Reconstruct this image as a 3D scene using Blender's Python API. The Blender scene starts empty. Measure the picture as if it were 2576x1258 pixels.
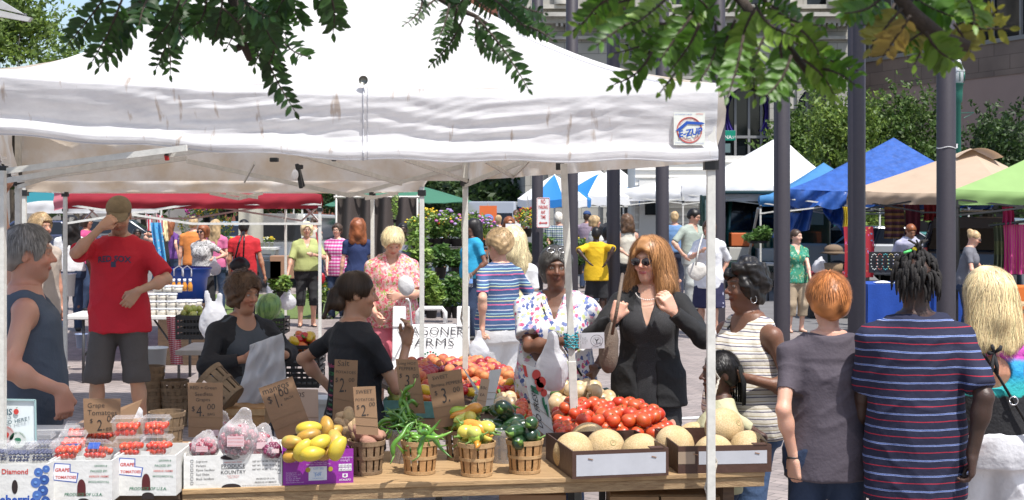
import bpy, math, random
import numpy as np
from mathutils import Vector, Matrix, Euler
R=math.radians; PI=math.pi
sc=bpy.context.scene
K=3609.0; CX=1288.0; YH=502.0; H=2.0      # focal length in picture units, principal column, horizon row, eye height
# ---------------------------------------------------------------- camera, world, sun, exposure
cam=bpy.data.cameras.new('camera'); co=bpy.data.objects.new('camera',cam); sc.collection.objects.link(co)
co.location=(0,0,H); co.rotation_euler=(R(90),0,0)
cam.sensor_width=36; cam.lens=36*K/2576.0; cam.shift_y=-(629-YH)/2576.0
cam.clip_start=.1; cam.clip_end=600
cam.dof.use_dof=True; cam.dof.focus_distance=8.0; cam.dof.aperture_fstop=13
sc.camera=co
SUN_EL=R(64); SUN_AZ=R(36)                # azimuth: to the right of straight behind the camera
w=bpy.data.worlds.new('World'); sc.world=w; w.use_nodes=True
nt=w.node_tree; bg=nt.nodes['Background']; sky=nt.nodes.new('ShaderNodeTexSky'); sky.sky_type='NISHITA'
sky.sun_disc=False; sky.sun_elevation=SUN_EL; sky.air_density=1.0; sky.dust_density=2.0
SD=Vector((math.sin(SUN_AZ)*math.cos(SUN_EL),-math.cos(SUN_AZ)*math.cos(SUN_EL),math.sin(SUN_EL)))
sky.sun_rotation=math.atan2(SD.x,SD.y)
nt.links.new(sky.outputs[0],bg.inputs[0]); bg.inputs[1].default_value=.15
sl=bpy.data.lights.new('sun','SUN'); sl.energy=4.6; sl.angle=R(.6); sl.color=(1,.965,.92)
so=bpy.data.objects.new('sun',sl); sc.collection.objects.link(so); so.rotation_euler=SD.to_track_quat('Z','Y').to_euler()
sc.view_settings.view_transform='Standard'; sc.view_settings.look='None'; sc.view_settings.exposure=.46
sc.cycles.max_bounces=6; sc.cycles.transparent_max_bounces=12
try: sc.cycles.use_denoising=True
except Exception: pass
# ---------------------------------------------------------------- placing
def W(x,y,s): return Vector(((x-CX)/s,K/s,H-(y-YH)/s))          # picture point at s picture units per metre
def on(x,y,z=.8): return W(x,y,(y-YH)/(H-z))                    # picture point lying on the level z
rnd=random.Random(7); nr=np.random.RandomState(3)
# ---------------------------------------------------------------- materials
MATS={}
def newmat(name):
 m=bpy.data.materials.new(name); m.use_nodes=True; return m,m.node_tree.nodes,m.node_tree.links,m.node_tree.nodes['Principled BSDF']
def hx(c): return tuple(c)+(1,) if len(c)==3 else tuple(c)
def mat(name,c,rough=.65,var=0,vs=8,c2=None,bump=0,bs=60,metal=0,trans=0,transl=0,coat=0,stretch=None,emit=0,rampw=.25):
 if name in MATS: return MATS[name]
 m,N,L,b=newmat(name); b.inputs['Base Color'].default_value=hx(c); b.inputs['Roughness'].default_value=rough
 b.inputs['Metallic'].default_value=metal
 if coat: b.inputs['Coat Weight'].default_value=coat
 if trans: b.inputs['Transmission Weight'].default_value=trans
 tc=N.new('ShaderNodeTexCoord'); mp=N.new('ShaderNodeMapping'); L.new(tc.outputs['Object'],mp.inputs[0])
 if stretch: mp.inputs['Scale'].default_value=stretch
 colout=None
 if var or c2:
  n=N.new('ShaderNodeTexNoise'); n.inputs['Scale'].default_value=vs; n.inputs['Detail'].default_value=5; n.inputs['Roughness'].default_value=.6
  L.new(mp.outputs[0],n.inputs[0]); r=N.new('ShaderNodeValToRGB'); e=r.color_ramp.elements
  e[0].position=.5-rampw; e[1].position=.5+rampw
  c2=c2 or tuple(x*(1-var) for x in c[:3]); e[0].color=hx(c2); e[1].color=hx(tuple(min(1,x*(1+var*.4)) for x in c[:3]))
  L.new(n.outputs[0],r.inputs[0]); L.new(r.outputs[0],b.inputs['Base Color']); colout=r.outputs[0]
 if bump:
  n=N.new('ShaderNodeTexNoise'); n.inputs['Scale'].default_value=bs; n.inputs['Detail'].default_value=4; L.new(mp.outputs[0],n.inputs[0])
  bp=N.new('ShaderNodeBump'); bp.inputs['Strength'].default_value=bump; bp.inputs['Distance'].default_value=.01
  L.new(n.outputs[0],bp.inputs['Height']); L.new(bp.outputs[0],b.inputs['Normal'])
 if transl:
  t=N.new('ShaderNodeBsdfTranslucent'); mx=N.new('ShaderNodeMixShader'); mx.inputs[0].default_value=transl
  if colout: L.new(colout,t.inputs[0])
  else: t.inputs[0].default_value=hx(c)
  L.new(b.outputs[0],mx.inputs[1]); L.new(t.outputs[0],mx.inputs[2]); L.new(mx.outputs[0],N['Material Output'].inputs[0])
 if emit: b.inputs['Emission Color'].default_value=hx(c); b.inputs['Emission Strength'].default_value=emit
 MATS[name]=m; return m
def cloth(name,c,rough=.85,var=.15,**k): return mat(name,c,rough,var=var,vs=6,bump=.35,bs=45,**k)
def attrmat(name,rough=.6,bump=0,bs=80,transl=0,coat=0,spec=.5):
 if name in MATS: return MATS[name]
 m,N,L,b=newmat(name); a=N.new('ShaderNodeAttribute'); a.attribute_name='Col'
 L.new(a.outputs[0],b.inputs['Base Color']); b.inputs['Roughness'].default_value=rough; b.inputs['Specular IOR Level'].default_value=spec
 if coat: b.inputs['Coat Weight'].default_value=coat
 if bump:
  tc=N.new('ShaderNodeTexCoord'); n=N.new('ShaderNodeTexNoise'); n.inputs['Scale'].default_value=bs; L.new(tc.outputs['Object'],n.inputs[0])
  bp=N.new('ShaderNodeBump'); bp.inputs['Strength'].default_value=bump; bp.inputs['Distance'].default_value=.005
  L.new(n.outputs[0],bp.inputs['Height']); L.new(bp.outputs[0],b.inputs['Normal'])
 if transl:
  t=N.new('ShaderNodeBsdfTranslucent'); mx=N.new('ShaderNodeMixShader'); mx.inputs[0].default_value=transl
  L.new(a.outputs[0],t.inputs[0]); L.new(b.outputs[0],mx.inputs[1]); L.new(t.outputs[0],mx.inputs[2]); L.new(mx.outputs[0],N['Material Output'].inputs[0])
 MATS[name]=m; return m
def stripes(name,period,stops,axis=2,wob=.004,rough=.85,plaid=None,off=0):
 """stops: [(position 0..1, colour)] repeated every period metres along an axis"""
 if name in MATS: return MATS[name]
 m,N,L,b=newmat(name); b.inputs['Roughness'].default_value=rough
 tc=N.new('ShaderNodeTexCoord'); n=N.new('ShaderNodeTexNoise'); n.inputs['Scale'].default_value=7; L.new(tc.outputs['Object'],n.inputs[0])
 sp=N.new('ShaderNodeSeparateXYZ'); L.new(tc.outputs['Object'],sp.inputs[0])
 def band(ax,per,sts):
  a=N.new('ShaderNodeMath'); a.operation='MULTIPLY_ADD'; L.new(n.outputs[0],a.inputs[0]); a.inputs[1].default_value=wob*4; L.new(sp.outputs[ax],a.inputs[2])
  d=N.new('ShaderNodeMath'); d.operation='MULTIPLY_ADD'; L.new(a.outputs[0],d.inputs[0]); d.inputs[1].default_value=1/per; d.inputs[2].default_value=10+off
  f=N.new('ShaderNodeMath'); f.operation='FRACT'; L.new(d.outputs[0],f.inputs[0])
  r=N.new('ShaderNodeValToRGB'); r.color_ramp.interpolation='CONSTANT'; e=r.color_ramp.elements
  e[0].position=sts[0][0]; e[0].color=hx(sts[0][1]); e[1].position=sts[1][0]; e[1].color=hx(sts[1][1])
  for p,c in sts[2:]: q=e.new(p); q.color=hx(c)
  L.new(f.outputs[0],r.inputs[0]); return r.outputs[0]
 o=band(axis,period,stops)
 if plaid:
  mx=N.new('ShaderNodeMix'); mx.data_type='RGBA'; mx.blend_type='MULTIPLY'; mx.inputs[0].default_value=1
  L.new(o,mx.inputs[6]); L.new(band(0,plaid[0],plaid[1]),mx.inputs[7]); o=mx.outputs[2]
 L.new(o,b.inputs['Base Color'])
 n2=N.new('ShaderNodeTexNoise'); n2.inputs['Scale'].default_value=40; L.new(tc.outputs['Object'],n2.inputs[0])
 bp=N.new('ShaderNodeBump'); bp.inputs['Strength'].default_value=.3; bp.inputs['Distance'].default_value=.01
 L.new(n2.outputs[0],bp.inputs['Height']); L.new(bp.outputs[0],b.inputs['Normal'])
 MATS[name]=m; return m
def spots(name,base,cols,scale=30,thr=.32,rough=.85,warp=.06):
 """a print of separate irregular motifs on a plain cloth"""
 if name in MATS: return MATS[name]
 m,N,L,b=newmat(name); b.inputs['Roughness'].default_value=rough
 tc=N.new('ShaderNodeTexCoord'); n=N.new('ShaderNodeTexNoise'); n.inputs['Scale'].default_value=scale*1.6; L.new(tc.outputs['Object'],n.inputs[0])
 mxv=N.new('ShaderNodeVectorMath'); mxv.operation='MULTIPLY_ADD'; L.new(n.outputs[1],mxv.inputs[0]); mxv.inputs[1].default_value=(warp,)*3; L.new(tc.outputs['Object'],mxv.inputs[2])
 v=N.new('ShaderNodeTexVoronoi'); v.inputs['Scale'].default_value=scale; L.new(mxv.outputs[0],v.inputs[0])
 sp=N.new('ShaderNodeSeparateColor'); L.new(v.outputs['Color'],sp.inputs[0])
 r=N.new('ShaderNodeValToRGB'); r.color_ramp.interpolation='CONSTANT'; e=r.color_ramp.elements
 k=len(cols); e[0].position=0; e[0].color=hx(cols[0]); e[1].position=1/k; e[1].color=hx(cols[1%k])
 for i in range(2,k): q=e.new(i/k); q.color=hx(cols[i])
 L.new(sp.outputs[0],r.inputs[0])
 lt=N.new('ShaderNodeMath'); lt.operation='LESS_THAN'; L.new(v.outputs['Distance'],lt.inputs[0]); lt.inputs[1].default_value=thr
 mx=N.new('ShaderNodeMix'); mx.data_type='RGBA'; L.new(lt.outputs[0],mx.inputs[0]); mx.inputs[6].default_value=hx(base); L.new(r.outputs[0],mx.inputs[7])
 L.new(mx.outputs[2],b.inputs['Base Color'])
 MATS[name]=m; return m
# ---------------------------------------------------------------- meshes
class MB:
 def __init__(s): s.V=[]; s.F=[]; s.n=0; s.M=[]; s.mi=0; s.C=[]; s.c=(1,1,1)
 def add(s,V,F):
  V=np.asarray(V,float).reshape(-1,3); s.V.append(V); s.F+= [tuple(i+s.n for i in f) for f in F]; s.M+=[s.mi]*len(F); s.n+=len(V); s.C+=[s.c]*len(V)
 def box(s,c,d,rot=None,bev=0):
  x,y,z=[q/2 for q in d]; V=np.array([(a*x,b*y,e*z) for a in(-1,1) for b in(-1,1) for e in(-1,1)])
  if rot is not None: V=V@np.array(rot.to_matrix() if hasattr(rot,'to_matrix') else rot).T
  s.add(V+np.array(c),[(0,1,3,2),(4,6,7,5),(0,4,5,1),(2,3,7,6),(0,2,6,4),(1,5,7,3)])
 def bar(s,a,b,w,h=None,up=(0,0,1)):
  a=Vector(a); b=Vector(b); d=(b-a); l=d.length; d.normalize(); u=Vector(up)
  if abs(d.dot(u))>.95: u=Vector((0,1,0))
  x=d.cross(u).normalized(); z=x.cross(d); s.box((a+b)/2,(w,l,h or w),Matrix((x,d,z)).transposed())
 def tube(s,P,r,n=8,cap=True,flat=1):
  P=[np.array(p,float) for p in P]; m=len(P); r=r if hasattr(r,'__len__') else [r]*m; V=[];F=[]
  T=[P[min(i+1,m-1)]-P[max(i-1,0)] for i in range(m)]; u=np.array((0.31,.22,.93));
  for i in range(m):
   t=T[i]/(np.linalg.norm(T[i])+1e-9)
   a=u-t*u.dot(t)
   if np.linalg.norm(a)<.2: a=np.array((1.,0,0))-t*t[0]
   a/=np.linalg.norm(a); u=a; b=np.cross(t,a)
   for k in range(n): q=2*PI*k/n; V.append(P[i]+r[i]*(a*math.cos(q)+b*math.sin(q)*flat))
  for i in range(m-1):
   for k in range(n): F.append((i*n+k,i*n+(k+1)%n,(i+1)*n+(k+1)%n,(i+1)*n+k))
  if cap: F.append(tuple(range(n))[::-1]); F.append(tuple(range((m-1)*n,m*n)))
  s.add(V,F)
 def lathe(s,prof,n=20,c=(0,0,0),a0=0,a1=2*PI,lob=0,lk=0):
  full=abs(a1-a0-2*PI)<1e-6; k=n if full else n+1; V=[];F=[]
  for r,z in prof:
   for i in range(k):
    q=a0+(a1-a0)*i/n; rr=r*(1+lob*math.cos(lk*q)); V.append((c[0]+rr*math.cos(q),c[1]+rr*math.sin(q),c[2]+z))
  for j in range(len(prof)-1):
   for i in range(n if full else n): F.append((j*k+i,j*k+(i+1)%k,(j+1)*k+(i+1)%k,(j+1)*k+i))
  s.add(V,F)
 def ball(s,c,r,n=12,m=8,rot=None):
  r=r if hasattr(r,'__len__') else (r,)*3; V=[(0,0,-1)]; F=[]
  for j in range(1,m):
   t=-PI/2+PI*j/m
   for i in range(n): V.append((math.cos(t)*math.cos(2*PI*i/n),math.cos(t)*math.sin(2*PI*i/n),math.sin(t)))
  V.append((0,0,1)); e=len(V)-1
  for i in range(n):
   F.append((0,1+(i+1)%n,1+i)); F.append((e,e-n+i,e-n+(i+1)%n))
   for j in range(m-2): F.append((1+j*n+i,1+j*n+(i+1)%n,1+(j+1)*n+(i+1)%n,1+(j+1)*n+i))
  V=np.array(V)*np.array(r)
  if rot is not None: V=V@np.array(rot.to_matrix() if hasattr(rot,'to_matrix') else rot).T
  s.add(V+np.array(c),F)
 def grid(s,f,nu,nv,back=False):
  V=[f(i/nu,j/nv) for j in range(nv+1) for i in range(nu+1)]
  s.add(V,[(j*(nu+1)+i,j*(nu+1)+i+1,(j+1)*(nu+1)+i+1,(j+1)*(nu+1)+i) for j in range(nv) for i in range(nu)])
 def poly(s,P,n,t):      # outline P (3d points) thickened by t along n
  P=[np.array(p,float) for p in P]; n=np.array(n,float); k=len(P)
  s.add(P+[p-n*t for p in P],[tuple(range(k)),tuple(range(2*k-1,k-1,-1))]+[(i,i+k,(i+1)%k+k,(i+1)%k) for i in range(k)])
 def build(s,name,m,parent=None,smooth=False,world=True,col=False,bev=0,label=None):
  V=np.concatenate(s.V);
  if parent is not None and world: V=V-np.array(wloc(parent))
  return mk(name,V,s.F,m,parent,smooth,np.array(s.C) if col else None,s.M if any(s.M) else None,bev,label)
def wloc(o):
 v=Vector(o.location); p=o.parent
 while p: v=v+p.location; p=p.parent
 return v
def mk(name,V,F,m,parent=None,smooth=False,col=None,mi=None,bev=0,label=None):
 me=bpy.data.meshes.new(name)
 if isinstance(F,np.ndarray):
  k=F.shape[1]; me.vertices.add(len(V)); me.vertices.foreach_set('co',np.ascontiguousarray(V,dtype=np.float32).ravel())
  me.loops.add(F.size); me.loops.foreach_set('vertex_index',F.astype(np.int32).ravel()); me.polygons.add(len(F))
  me.polygons.foreach_set('loop_start',np.arange(0,F.size,k,dtype=np.int32)); me.polygons.foreach_set('loop_total',np.full(len(F),k,dtype=np.int32)); me.update(calc_edges=True)
 else: me.from_pydata([tuple(v) for v in V],[],F); me.update()
 for x in (m if isinstance(m,(list,tuple)) else [m]): me.materials.append(x)
 if mi: me.polygons.foreach_set('material_index',mi)
 if smooth: me.polygons.foreach_set('use_smooth',[True]*len(me.polygons))
 if col is not None:
  a=me.color_attributes.new('Col','FLOAT_COLOR','POINT'); c4=np.ones((len(V),4),np.float32); c4[:,:3]=col; a.data.foreach_set('color',c4.ravel())
 o=bpy.data.objects.new(name,me); sc.collection.objects.link(o)
 if parent is not None: o.parent=parent
 if bev:
  b=o.modifiers.new('b','BEVEL'); b.width=bev; b.segments=2; b.limit_method='ANGLE'
 if label: o['label']=label
 return o
def tag(o,label,cat,group=None,kind=None):
 if label: o['label']=label
 if cat: o['category']=cat
 if group: o['group']=group
 if kind: o['kind']=kind
 return o
def thing(name,label,cat,loc=(0,0,0),rz=0,group=None):
 o=bpy.data.objects.new(name,None); sc.collection.objects.link(o); o.location=loc; o.rotation_euler=(0,0,rz); o.empty_display_size=.1
 return tag(o,label,cat,group)
def kids(o): return [c for c in KID.get(o.name,[])]
def dup(root,loc,rz=None,label=None,scale=None,group=None,rot=None):
 def cp(o,par):
  c=o.copy(); sc.collection.objects.link(c)
  if par is not None: c.parent=par
  for ch in list(o.children): cp(ch,c)
  return c
 r=cp(root,None); r.location=loc
 if rot is not None: r.rotation_euler=rot
 elif rz is not None: r.rotation_euler=(0,0,rz)
 if label: r['label']=label
 if group: r['group']=group
 if scale: r.scale=scale if hasattr(scale,'__len__') else (scale,)*3
 return r
# text as flat real lettering on a plane: origin O, right u, up v
def text(st,O,u,v,m,parent,width=None,size=None,name='lettering',align='CENTER',thin=0,lift=.0015,shear=0,wob=0,maxh=None):
 cu=bpy.data.curves.new('t','FONT'); cu.body=st; cu.align_x=align; cu.size=1; cu.offset=thin; cu.shear=shear; cu.resolution_u=2; cu.space_line=.85
 o=bpy.data.objects.new('t',cu); me=bpy.data.meshes.new_from_object(o); bpy.data.objects.remove(o)
 n=len(me.vertices); a=np.zeros(n*3); me.vertices.foreach_get('co',a); a=a.reshape(-1,3); F=[tuple(p.vertices) for p in me.polygons]; bpy.data.meshes.remove(me)
 if n==0: return None
 wd=a[:,0].max()-a[:,0].min(); k=(width/wd) if width else size
 kx=k; ky=k if size is None or width is None else size
 u=np.array(Vector(u).normalized()); v=np.array(Vector(v).normalized()); nn=np.cross(u,v)
 if wob: a[:,1]+=wob*np.sin(a[:,0]*2.3); a[:,0]+=wob*.5*np.sin(a[:,1]*3+a[:,0])
 V=np.array(O)+np.outer(a[:,0]*kx,u)+np.outer(a[:,1]*ky,v)+nn*lift
 p=parent
 if p is not None: V=V-np.array(wloc(p))
 return mk(name,V,F,m,parent)
def flatshape(P2,O,u,v,m,parent,name='print',lift=.001):
 u=np.array(Vector(u).normalized()); v=np.array(Vector(v).normalized()); nn=np.cross(u,v)
 V=[np.array(O)+u*a+v*b+nn*lift-(np.array(wloc(parent)) if parent else 0) for a,b in P2]
 return mk(name,V,[tuple(range(len(V)))],m,parent)
# ---------------------------------------------------------------- implicit surfaces
class SDF:
 def __init__(s): s.P=[]
 def ell(s,c,r,k=.02,rot=None,op='u'): s.P.append(('e',np.array(c,float),np.array(r if hasattr(r,'__len__') else (r,)*3,float),rot,k,op))
 def cone(s,a,b,ra,rb,k=.02,flat=False,op='u',sq=None): s.P.append(('c',np.array(a,float),np.array(b,float),(ra,rb,flat,sq),k,op))
 def loft(s,rings,k=.02,op='u',pw=2.0): s.P.append(('l',np.array(rings,float),None,pw,k,op))
 def half(s,p,n,k=.0): s.P.append(('h',np.array(p,float),np.array(n,float)/np.linalg.norm(n),None,k,'i'))
 def box_of(s,p):
  if p[0]=='e': r=p[2].max(); return p[1]-r,p[1]+r
  if p[0]=='c': r=max(p[3][0],p[3][1]); return np.minimum(p[1],p[2])-r,np.maximum(p[1],p[2])+r
  if p[0]=='l':
   g=p[1]; return np.array([(g[:,1]-g[:,3]).min(),(g[:,2]-g[:,4]).min(),g[0,0]]),np.array([(g[:,1]+g[:,3]).max(),(g[:,2]+g[:,4]).max(),g[-1,0]])
 def d(s,p,X,Y,Z):
  t=p[0]
  if t=='e':
   x,y,z=X-p[1][0],Y-p[1][1],Z-p[1][2]
   if p[3] is not None:
    M=np.array(p[3]).T; x,y,z=M[0,0]*x+M[0,1]*y+M[0,2]*z,M[1,0]*x+M[1,1]*y+M[1,2]*z,M[2,0]*x+M[2,1]*y+M[2,2]*z
   r=p[2]; k0=np.sqrt((x/r[0])**2+(y/r[1])**2+(z/r[2])**2); k1=np.sqrt((x/r[0]**2)**2+(y/r[1]**2)**2+(z/r[2]**2)**2)+1e-9
   return np.where(k0<.3,(k0-1)*r.min(),k0*(k0-1)/k1)
  if t=='c':
   ab=p[2]-p[1]; l=np.linalg.norm(ab)+1e-9; u=ab/l; x,y,z=X-p[1][0],Y-p[1][1],Z-p[1][2]
   h=x*u[0]+y*u[1]+z*u[2]; tt=np.clip(h/l,0,1); ra,rb,flat,sq=p[3]
   x,y,z=x-u[0]*tt*l,y-u[1]*tt*l,z-u[2]*tt*l
   if sq is not None:   # squash along a direction
    q=np.array(sq[:3],float); q/=np.linalg.norm(q); f=sq[3]; dd=x*q[0]+y*q[1]+z*q[2]; x,y,z=x+q[0]*dd*(1/f-1),y+q[1]*dd*(1/f-1),z+q[2]*dd*(1/f-1)
   d=np.sqrt(x*x+y*y+z*z)-(ra+(rb-ra)*tt)
   if flat: d=np.maximum(d,np.maximum(h-l,-h))
   return d
  if t=='l':
   g=p[1]; z=np.clip(Z,g[0,0],g[-1,0]); i=np.interp
   cx,cy,rx,ry=[i(z,g[:,0],g[:,q]) for q in(1,2,3,4)]; pw=p[3]
   k0=(np.abs((X-cx)/rx)**pw+np.abs((Y-cy)/ry)**pw)**(1/pw); d=(k0-1)*np.minimum(rx,ry)
   return np.maximum(d,np.maximum(Z-g[-1,0],g[0,0]-Z))
  if t=='h': return (X-p[1][0])*p[2][0]+(Y-p[1][1])*p[2][1]+(Z-p[1][2])*p[2][2]
 def comb(s,F,d,k,op):
  if op=='u':
   if k<=0: return np.minimum(F,d)
   h=np.clip(k-np.abs(F-d),0,None)/k; return np.minimum(F,d)-h*h*k*.25
  if op=='s': d=-d
  if k<=0: return np.maximum(F,d)
  h=np.clip(k-np.abs(F-d),0,None)/k; return np.maximum(F,d)+h*h*k*.25
 def at(s,Q):
  X,Y,Z=Q[:,0],Q[:,1],Q[:,2]; F=np.full(len(Q),9.)
  for p in s.P: F=s.comb(F,s.d(p,X,Y,Z),p[4],p[5])
  return F
 def mesh(s,vx):
  B=[s.box_of(p) for p in s.P if p[5]=='u' and p[0]!='h']; lo=np.min([b[0] for b in B],0)-3*vx; hi=np.max([b[1] for b in B],0)+3*vx
  n=np.ceil((hi-lo)/vx).astype(int)+1; ax=[lo[i]+vx*np.arange(n[i]) for i in range(3)]; F=np.full(tuple(n),.5,np.float32)
  for p in s.P:
   if p[0]=='h': i0=[0]*3; i1=n
   else:
    b=s.box_of(p); m=p[4]+3*vx+(.02 if p[5]=='u' else 0); i0=np.clip(((b[0]-m-lo)/vx).astype(int),0,n); i1=np.clip(((b[1]+m-lo)/vx).astype(int)+2,0,n)
   if min(np.array(i1)-np.array(i0))<=0: continue
   sl=tuple(slice(a,c) for a,c in zip(i0,i1)); X,Y,Z=np.meshgrid(*[ax[q][sl[q]].astype(np.float32) for q in range(3)],indexing='ij',sparse=True)
   F[sl]=s.comb(F[sl],s.d(p,X,Y,Z),p[4],p[5])
  return nets(F,lo,vx)
def nets(F,lo,vx):
 S=F<0; n=F.shape; c=[slice(0,-1),slice(1,None)]
 cnt=np.zeros((n[0]-1,n[1]-1,n[2]-1),np.int8)
 for a in(0,1):
  for b in(0,1):
   for e in(0,1): cnt+=S[c[a],c[b],c[e]]
 act=(cnt>0)&(cnt<8); I=np.argwhere(act); idx=np.full(act.shape,-1,np.int64); idx[tuple(I.T)]=np.arange(len(I))
 acc=np.zeros((len(I),3)); w=np.zeros(len(I)); off=[(a,b,e) for a in(0,1) for b in(0,1) for e in(0,1)]
 for ax in range(3):
  for o in off:
   if o[ax]: continue
   p=I+np.array(o); q=p.copy(); q[:,ax]+=1; f0=F[tuple(p.T)]; f1=F[tuple(q.T)]; m=(f0<0)!=(f1<0); t=np.where(m,f0/np.where(m,f0-f1,1),0)
   pos=np.array(o,float)+np.zeros((len(I),3)); pos[:,ax]+=t; acc+=pos*m[:,None]; w+=m
 V=lo+vx*(I+acc/w[:,None]); Q=[]
 for ax in range(3):
  sl0=[slice(None)]*3; sl1=[slice(None)]*3; sl0[ax]=slice(0,-1); sl1[ax]=slice(1,None)
  a=S[tuple(sl0)]; b=S[tuple(sl1)]; E=np.argwhere(a!=b); u,v=(ax+1)%3,(ax+2)%3
  E=E[(E[:,u]>0)&(E[:,v]>0)&(E[:,u]<n[u]-1)&(E[:,v]<n[v]-1)]
  if len(E)==0: continue
  ins=S[tuple(E.T)]
  def cell(du,dv): c=E.copy(); c[:,u]-=du; c[:,v]-=dv; return idx[tuple(c.T)]
  q=np.stack([cell(1,1),cell(0,1),cell(0,0),cell(1,0)],1); q[~ins]=q[~ins][:,::-1]; Q.append(q)
 return V,np.concatenate(Q)
def vnorm(V,F):
 a,b,c,d=[V[F[:,i]] for i in range(4)]; n=np.cross(c-a,d-b); N=np.zeros_like(V)
 for i in range(4): np.add.at(N,F[:,i],n)
 return N/(np.linalg.norm(N,axis=1)[:,None]+1e-12)
def wav(P,fr,seed=0,n=7,an=(1,1,1)):
 r=np.random.RandomState(seed); o=np.zeros(len(P))
 for i in range(n):
  k=r.normal(size=3)*np.array(an); k=k/np.linalg.norm(k)*fr*r.uniform(.6,1.5); o+=np.sin(P@k+r.uniform(0,6.28)+1.2*np.sin(P@(k[::-1]*.6)))
 return o/n**.5*.8
def smooth(V,F,it=1,k=.5):
 E=np.concatenate([F[:,[0,1]],F[:,[1,2]],F[:,[2,3]],F[:,[3,0]]]);
 for _ in range(it):
  A=np.zeros_like(V); c=np.zeros(len(V)); np.add.at(A,E[:,0],V[E[:,1]]); np.add.at(c,E[:,0],1); V=V*(1-k)+A/np.maximum(c,1)[:,None]*k
 return V
# ---------------------------------------------------------------- people
SK=dict(pale=(.66,.40,.30),fair=(.60,.34,.24),tan=(.44,.22,.135),ruddy=(.50,.25,.17),olive=(.42,.235,.15),brown=(.16,.072,.042),dark=(.085,.038,.024),deep=(.05,.024,.016))
HC=dict(black=(.012,.010,.009),dbrown=(.035,.02,.012),brown=(.10,.055,.03),auburn=(.22,.07,.025),red=(.42,.16,.05),ginger=(.38,.185,.07),saltp=(.085,.08,.075),blond=(.74,.58,.32),sand=(.42,.29,.15),pblond=(.72,.6,.36),grey=(.2,.19,.18),white=(.68,.64,.56),curlyb=(.24,.15,.09),cocoa=(.065,.04,.026))
M_SKIN=attrmat('skin',.48,.2,160); _s=M_SKIN.node_tree.nodes['Principled BSDF']; _s.inputs['Subsurface Weight'].default_value=.25; _s.inputs['Subsurface Radius'].default_value=(1,.4,.2); _s.inputs['Subsurface Scale'].default_value=.008; M_HAIR=attrmat('hair',.45,.25,160,spec=.4); M_HAIRS=attrmat('hair_strands',.4,0,spec=.4)
M_EYE=mat('eye_white',(.75,.72,.7),.2); M_IRIS=mat('iris_dark',(.03,.02,.015),.15); M_LENS=mat('dark_lens',(.012,.008,.012),.06,coat=1); M_METAL=mat('bright_metal',(.7,.7,.7),.25,metal=1)
def v3(*a): return np.array(a,float)
def ik(S,T,l1,l2,pole):
 S=np.array(S,float); T=np.array(T,float); d=T-S; L=np.linalg.norm(d); L2=min(L,(l1+l2)*.999); u=d/L; T=S+u*L2
 a=(l1*l1-l2*l2+L2*L2)/(2*L2); hgt=max(l1*l1-a*a,0)**.5; p=np.array(pole,float)-u*np.dot(pole,u); p/=np.linalg.norm(p)+1e-9
 return S+u*a+p*hgt,T
class Body: pass
def skeleton(o):
 b=Body(); b.w=o.get('w',1.); b.lean=np.array(o.get('lean',(0,0)),float)
 b.fat=o.get('fat',0.); b.fem=o.get('fem',False); L=b.lean
 def sp(z): t=max(0,min(1.2,(z-.95)/.5)); return t*t*(3-2*t) if t<1 else 1+(t-1)*.5
 b.sp=sp; P=lambda x,y,z:v3(x+L[0]*sp(z),y+L[1]*sp(z),z-o.get('drop',0)*min(1,max(0,(z-1)/.45))*1.0)
 b.P=P; sw=.185*b.w if not b.fem else .168*b.w
 b.neck=P(0,.012,1.46); b.hp=P(0,.0,1.545); hy,hpi,hr=[R(q) for q in o.get('head',(0,0,0))]
 b.HR=np.array((Matrix.Rotation(hy,3,'Z')@Matrix.Rotation(hpi,3,'X')@Matrix.Rotation(hr,3,'Y'))); b.hs=o.get('hs',1.)
 b.HT=lambda x,y,z:b.hp+b.HR@(v3(x,y,z-1.545)*b.hs)
 b.sh={};b.el={};b.wr={};b.hd={}
 for s in(-1,1):
  a=o.get('arm',{}).get(s,{}); up=a.get('lift',0); b.sh[s]=P(s*sw,.01,1.39+up)
  T=a.get('to',(s*(.245*b.w+.03*b.fat),.0,.86)); b.el[s],b.wr[s]=ik(b.sh[s],T,.285,.25,a.get('pole',(s*.5,.8,-.1)))
  f=b.wr[s]-b.el[s]; f/=np.linalg.norm(f); hd=a.get('hand',None); b.hd[s]=(np.array(hd[0],float) if hd else f*.9+v3(0,-.15,0), np.array(hd[1],float) if hd else v3(-s,.1,0), a.get('curl',.5))
 b.hip={};b.kn={};b.an={}
 for s in(-1,1):
  b.hip[s]=v3(s*.09,0,.9); T=np.array(o.get('foot',{}).get(s,(s*.11,.02,0)),float)+v3(0,0,.085); b.kn[s],b.an[s]=ik(b.hip[s],T,.425,.405,(s*.1,-1,0))
 return b
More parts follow.
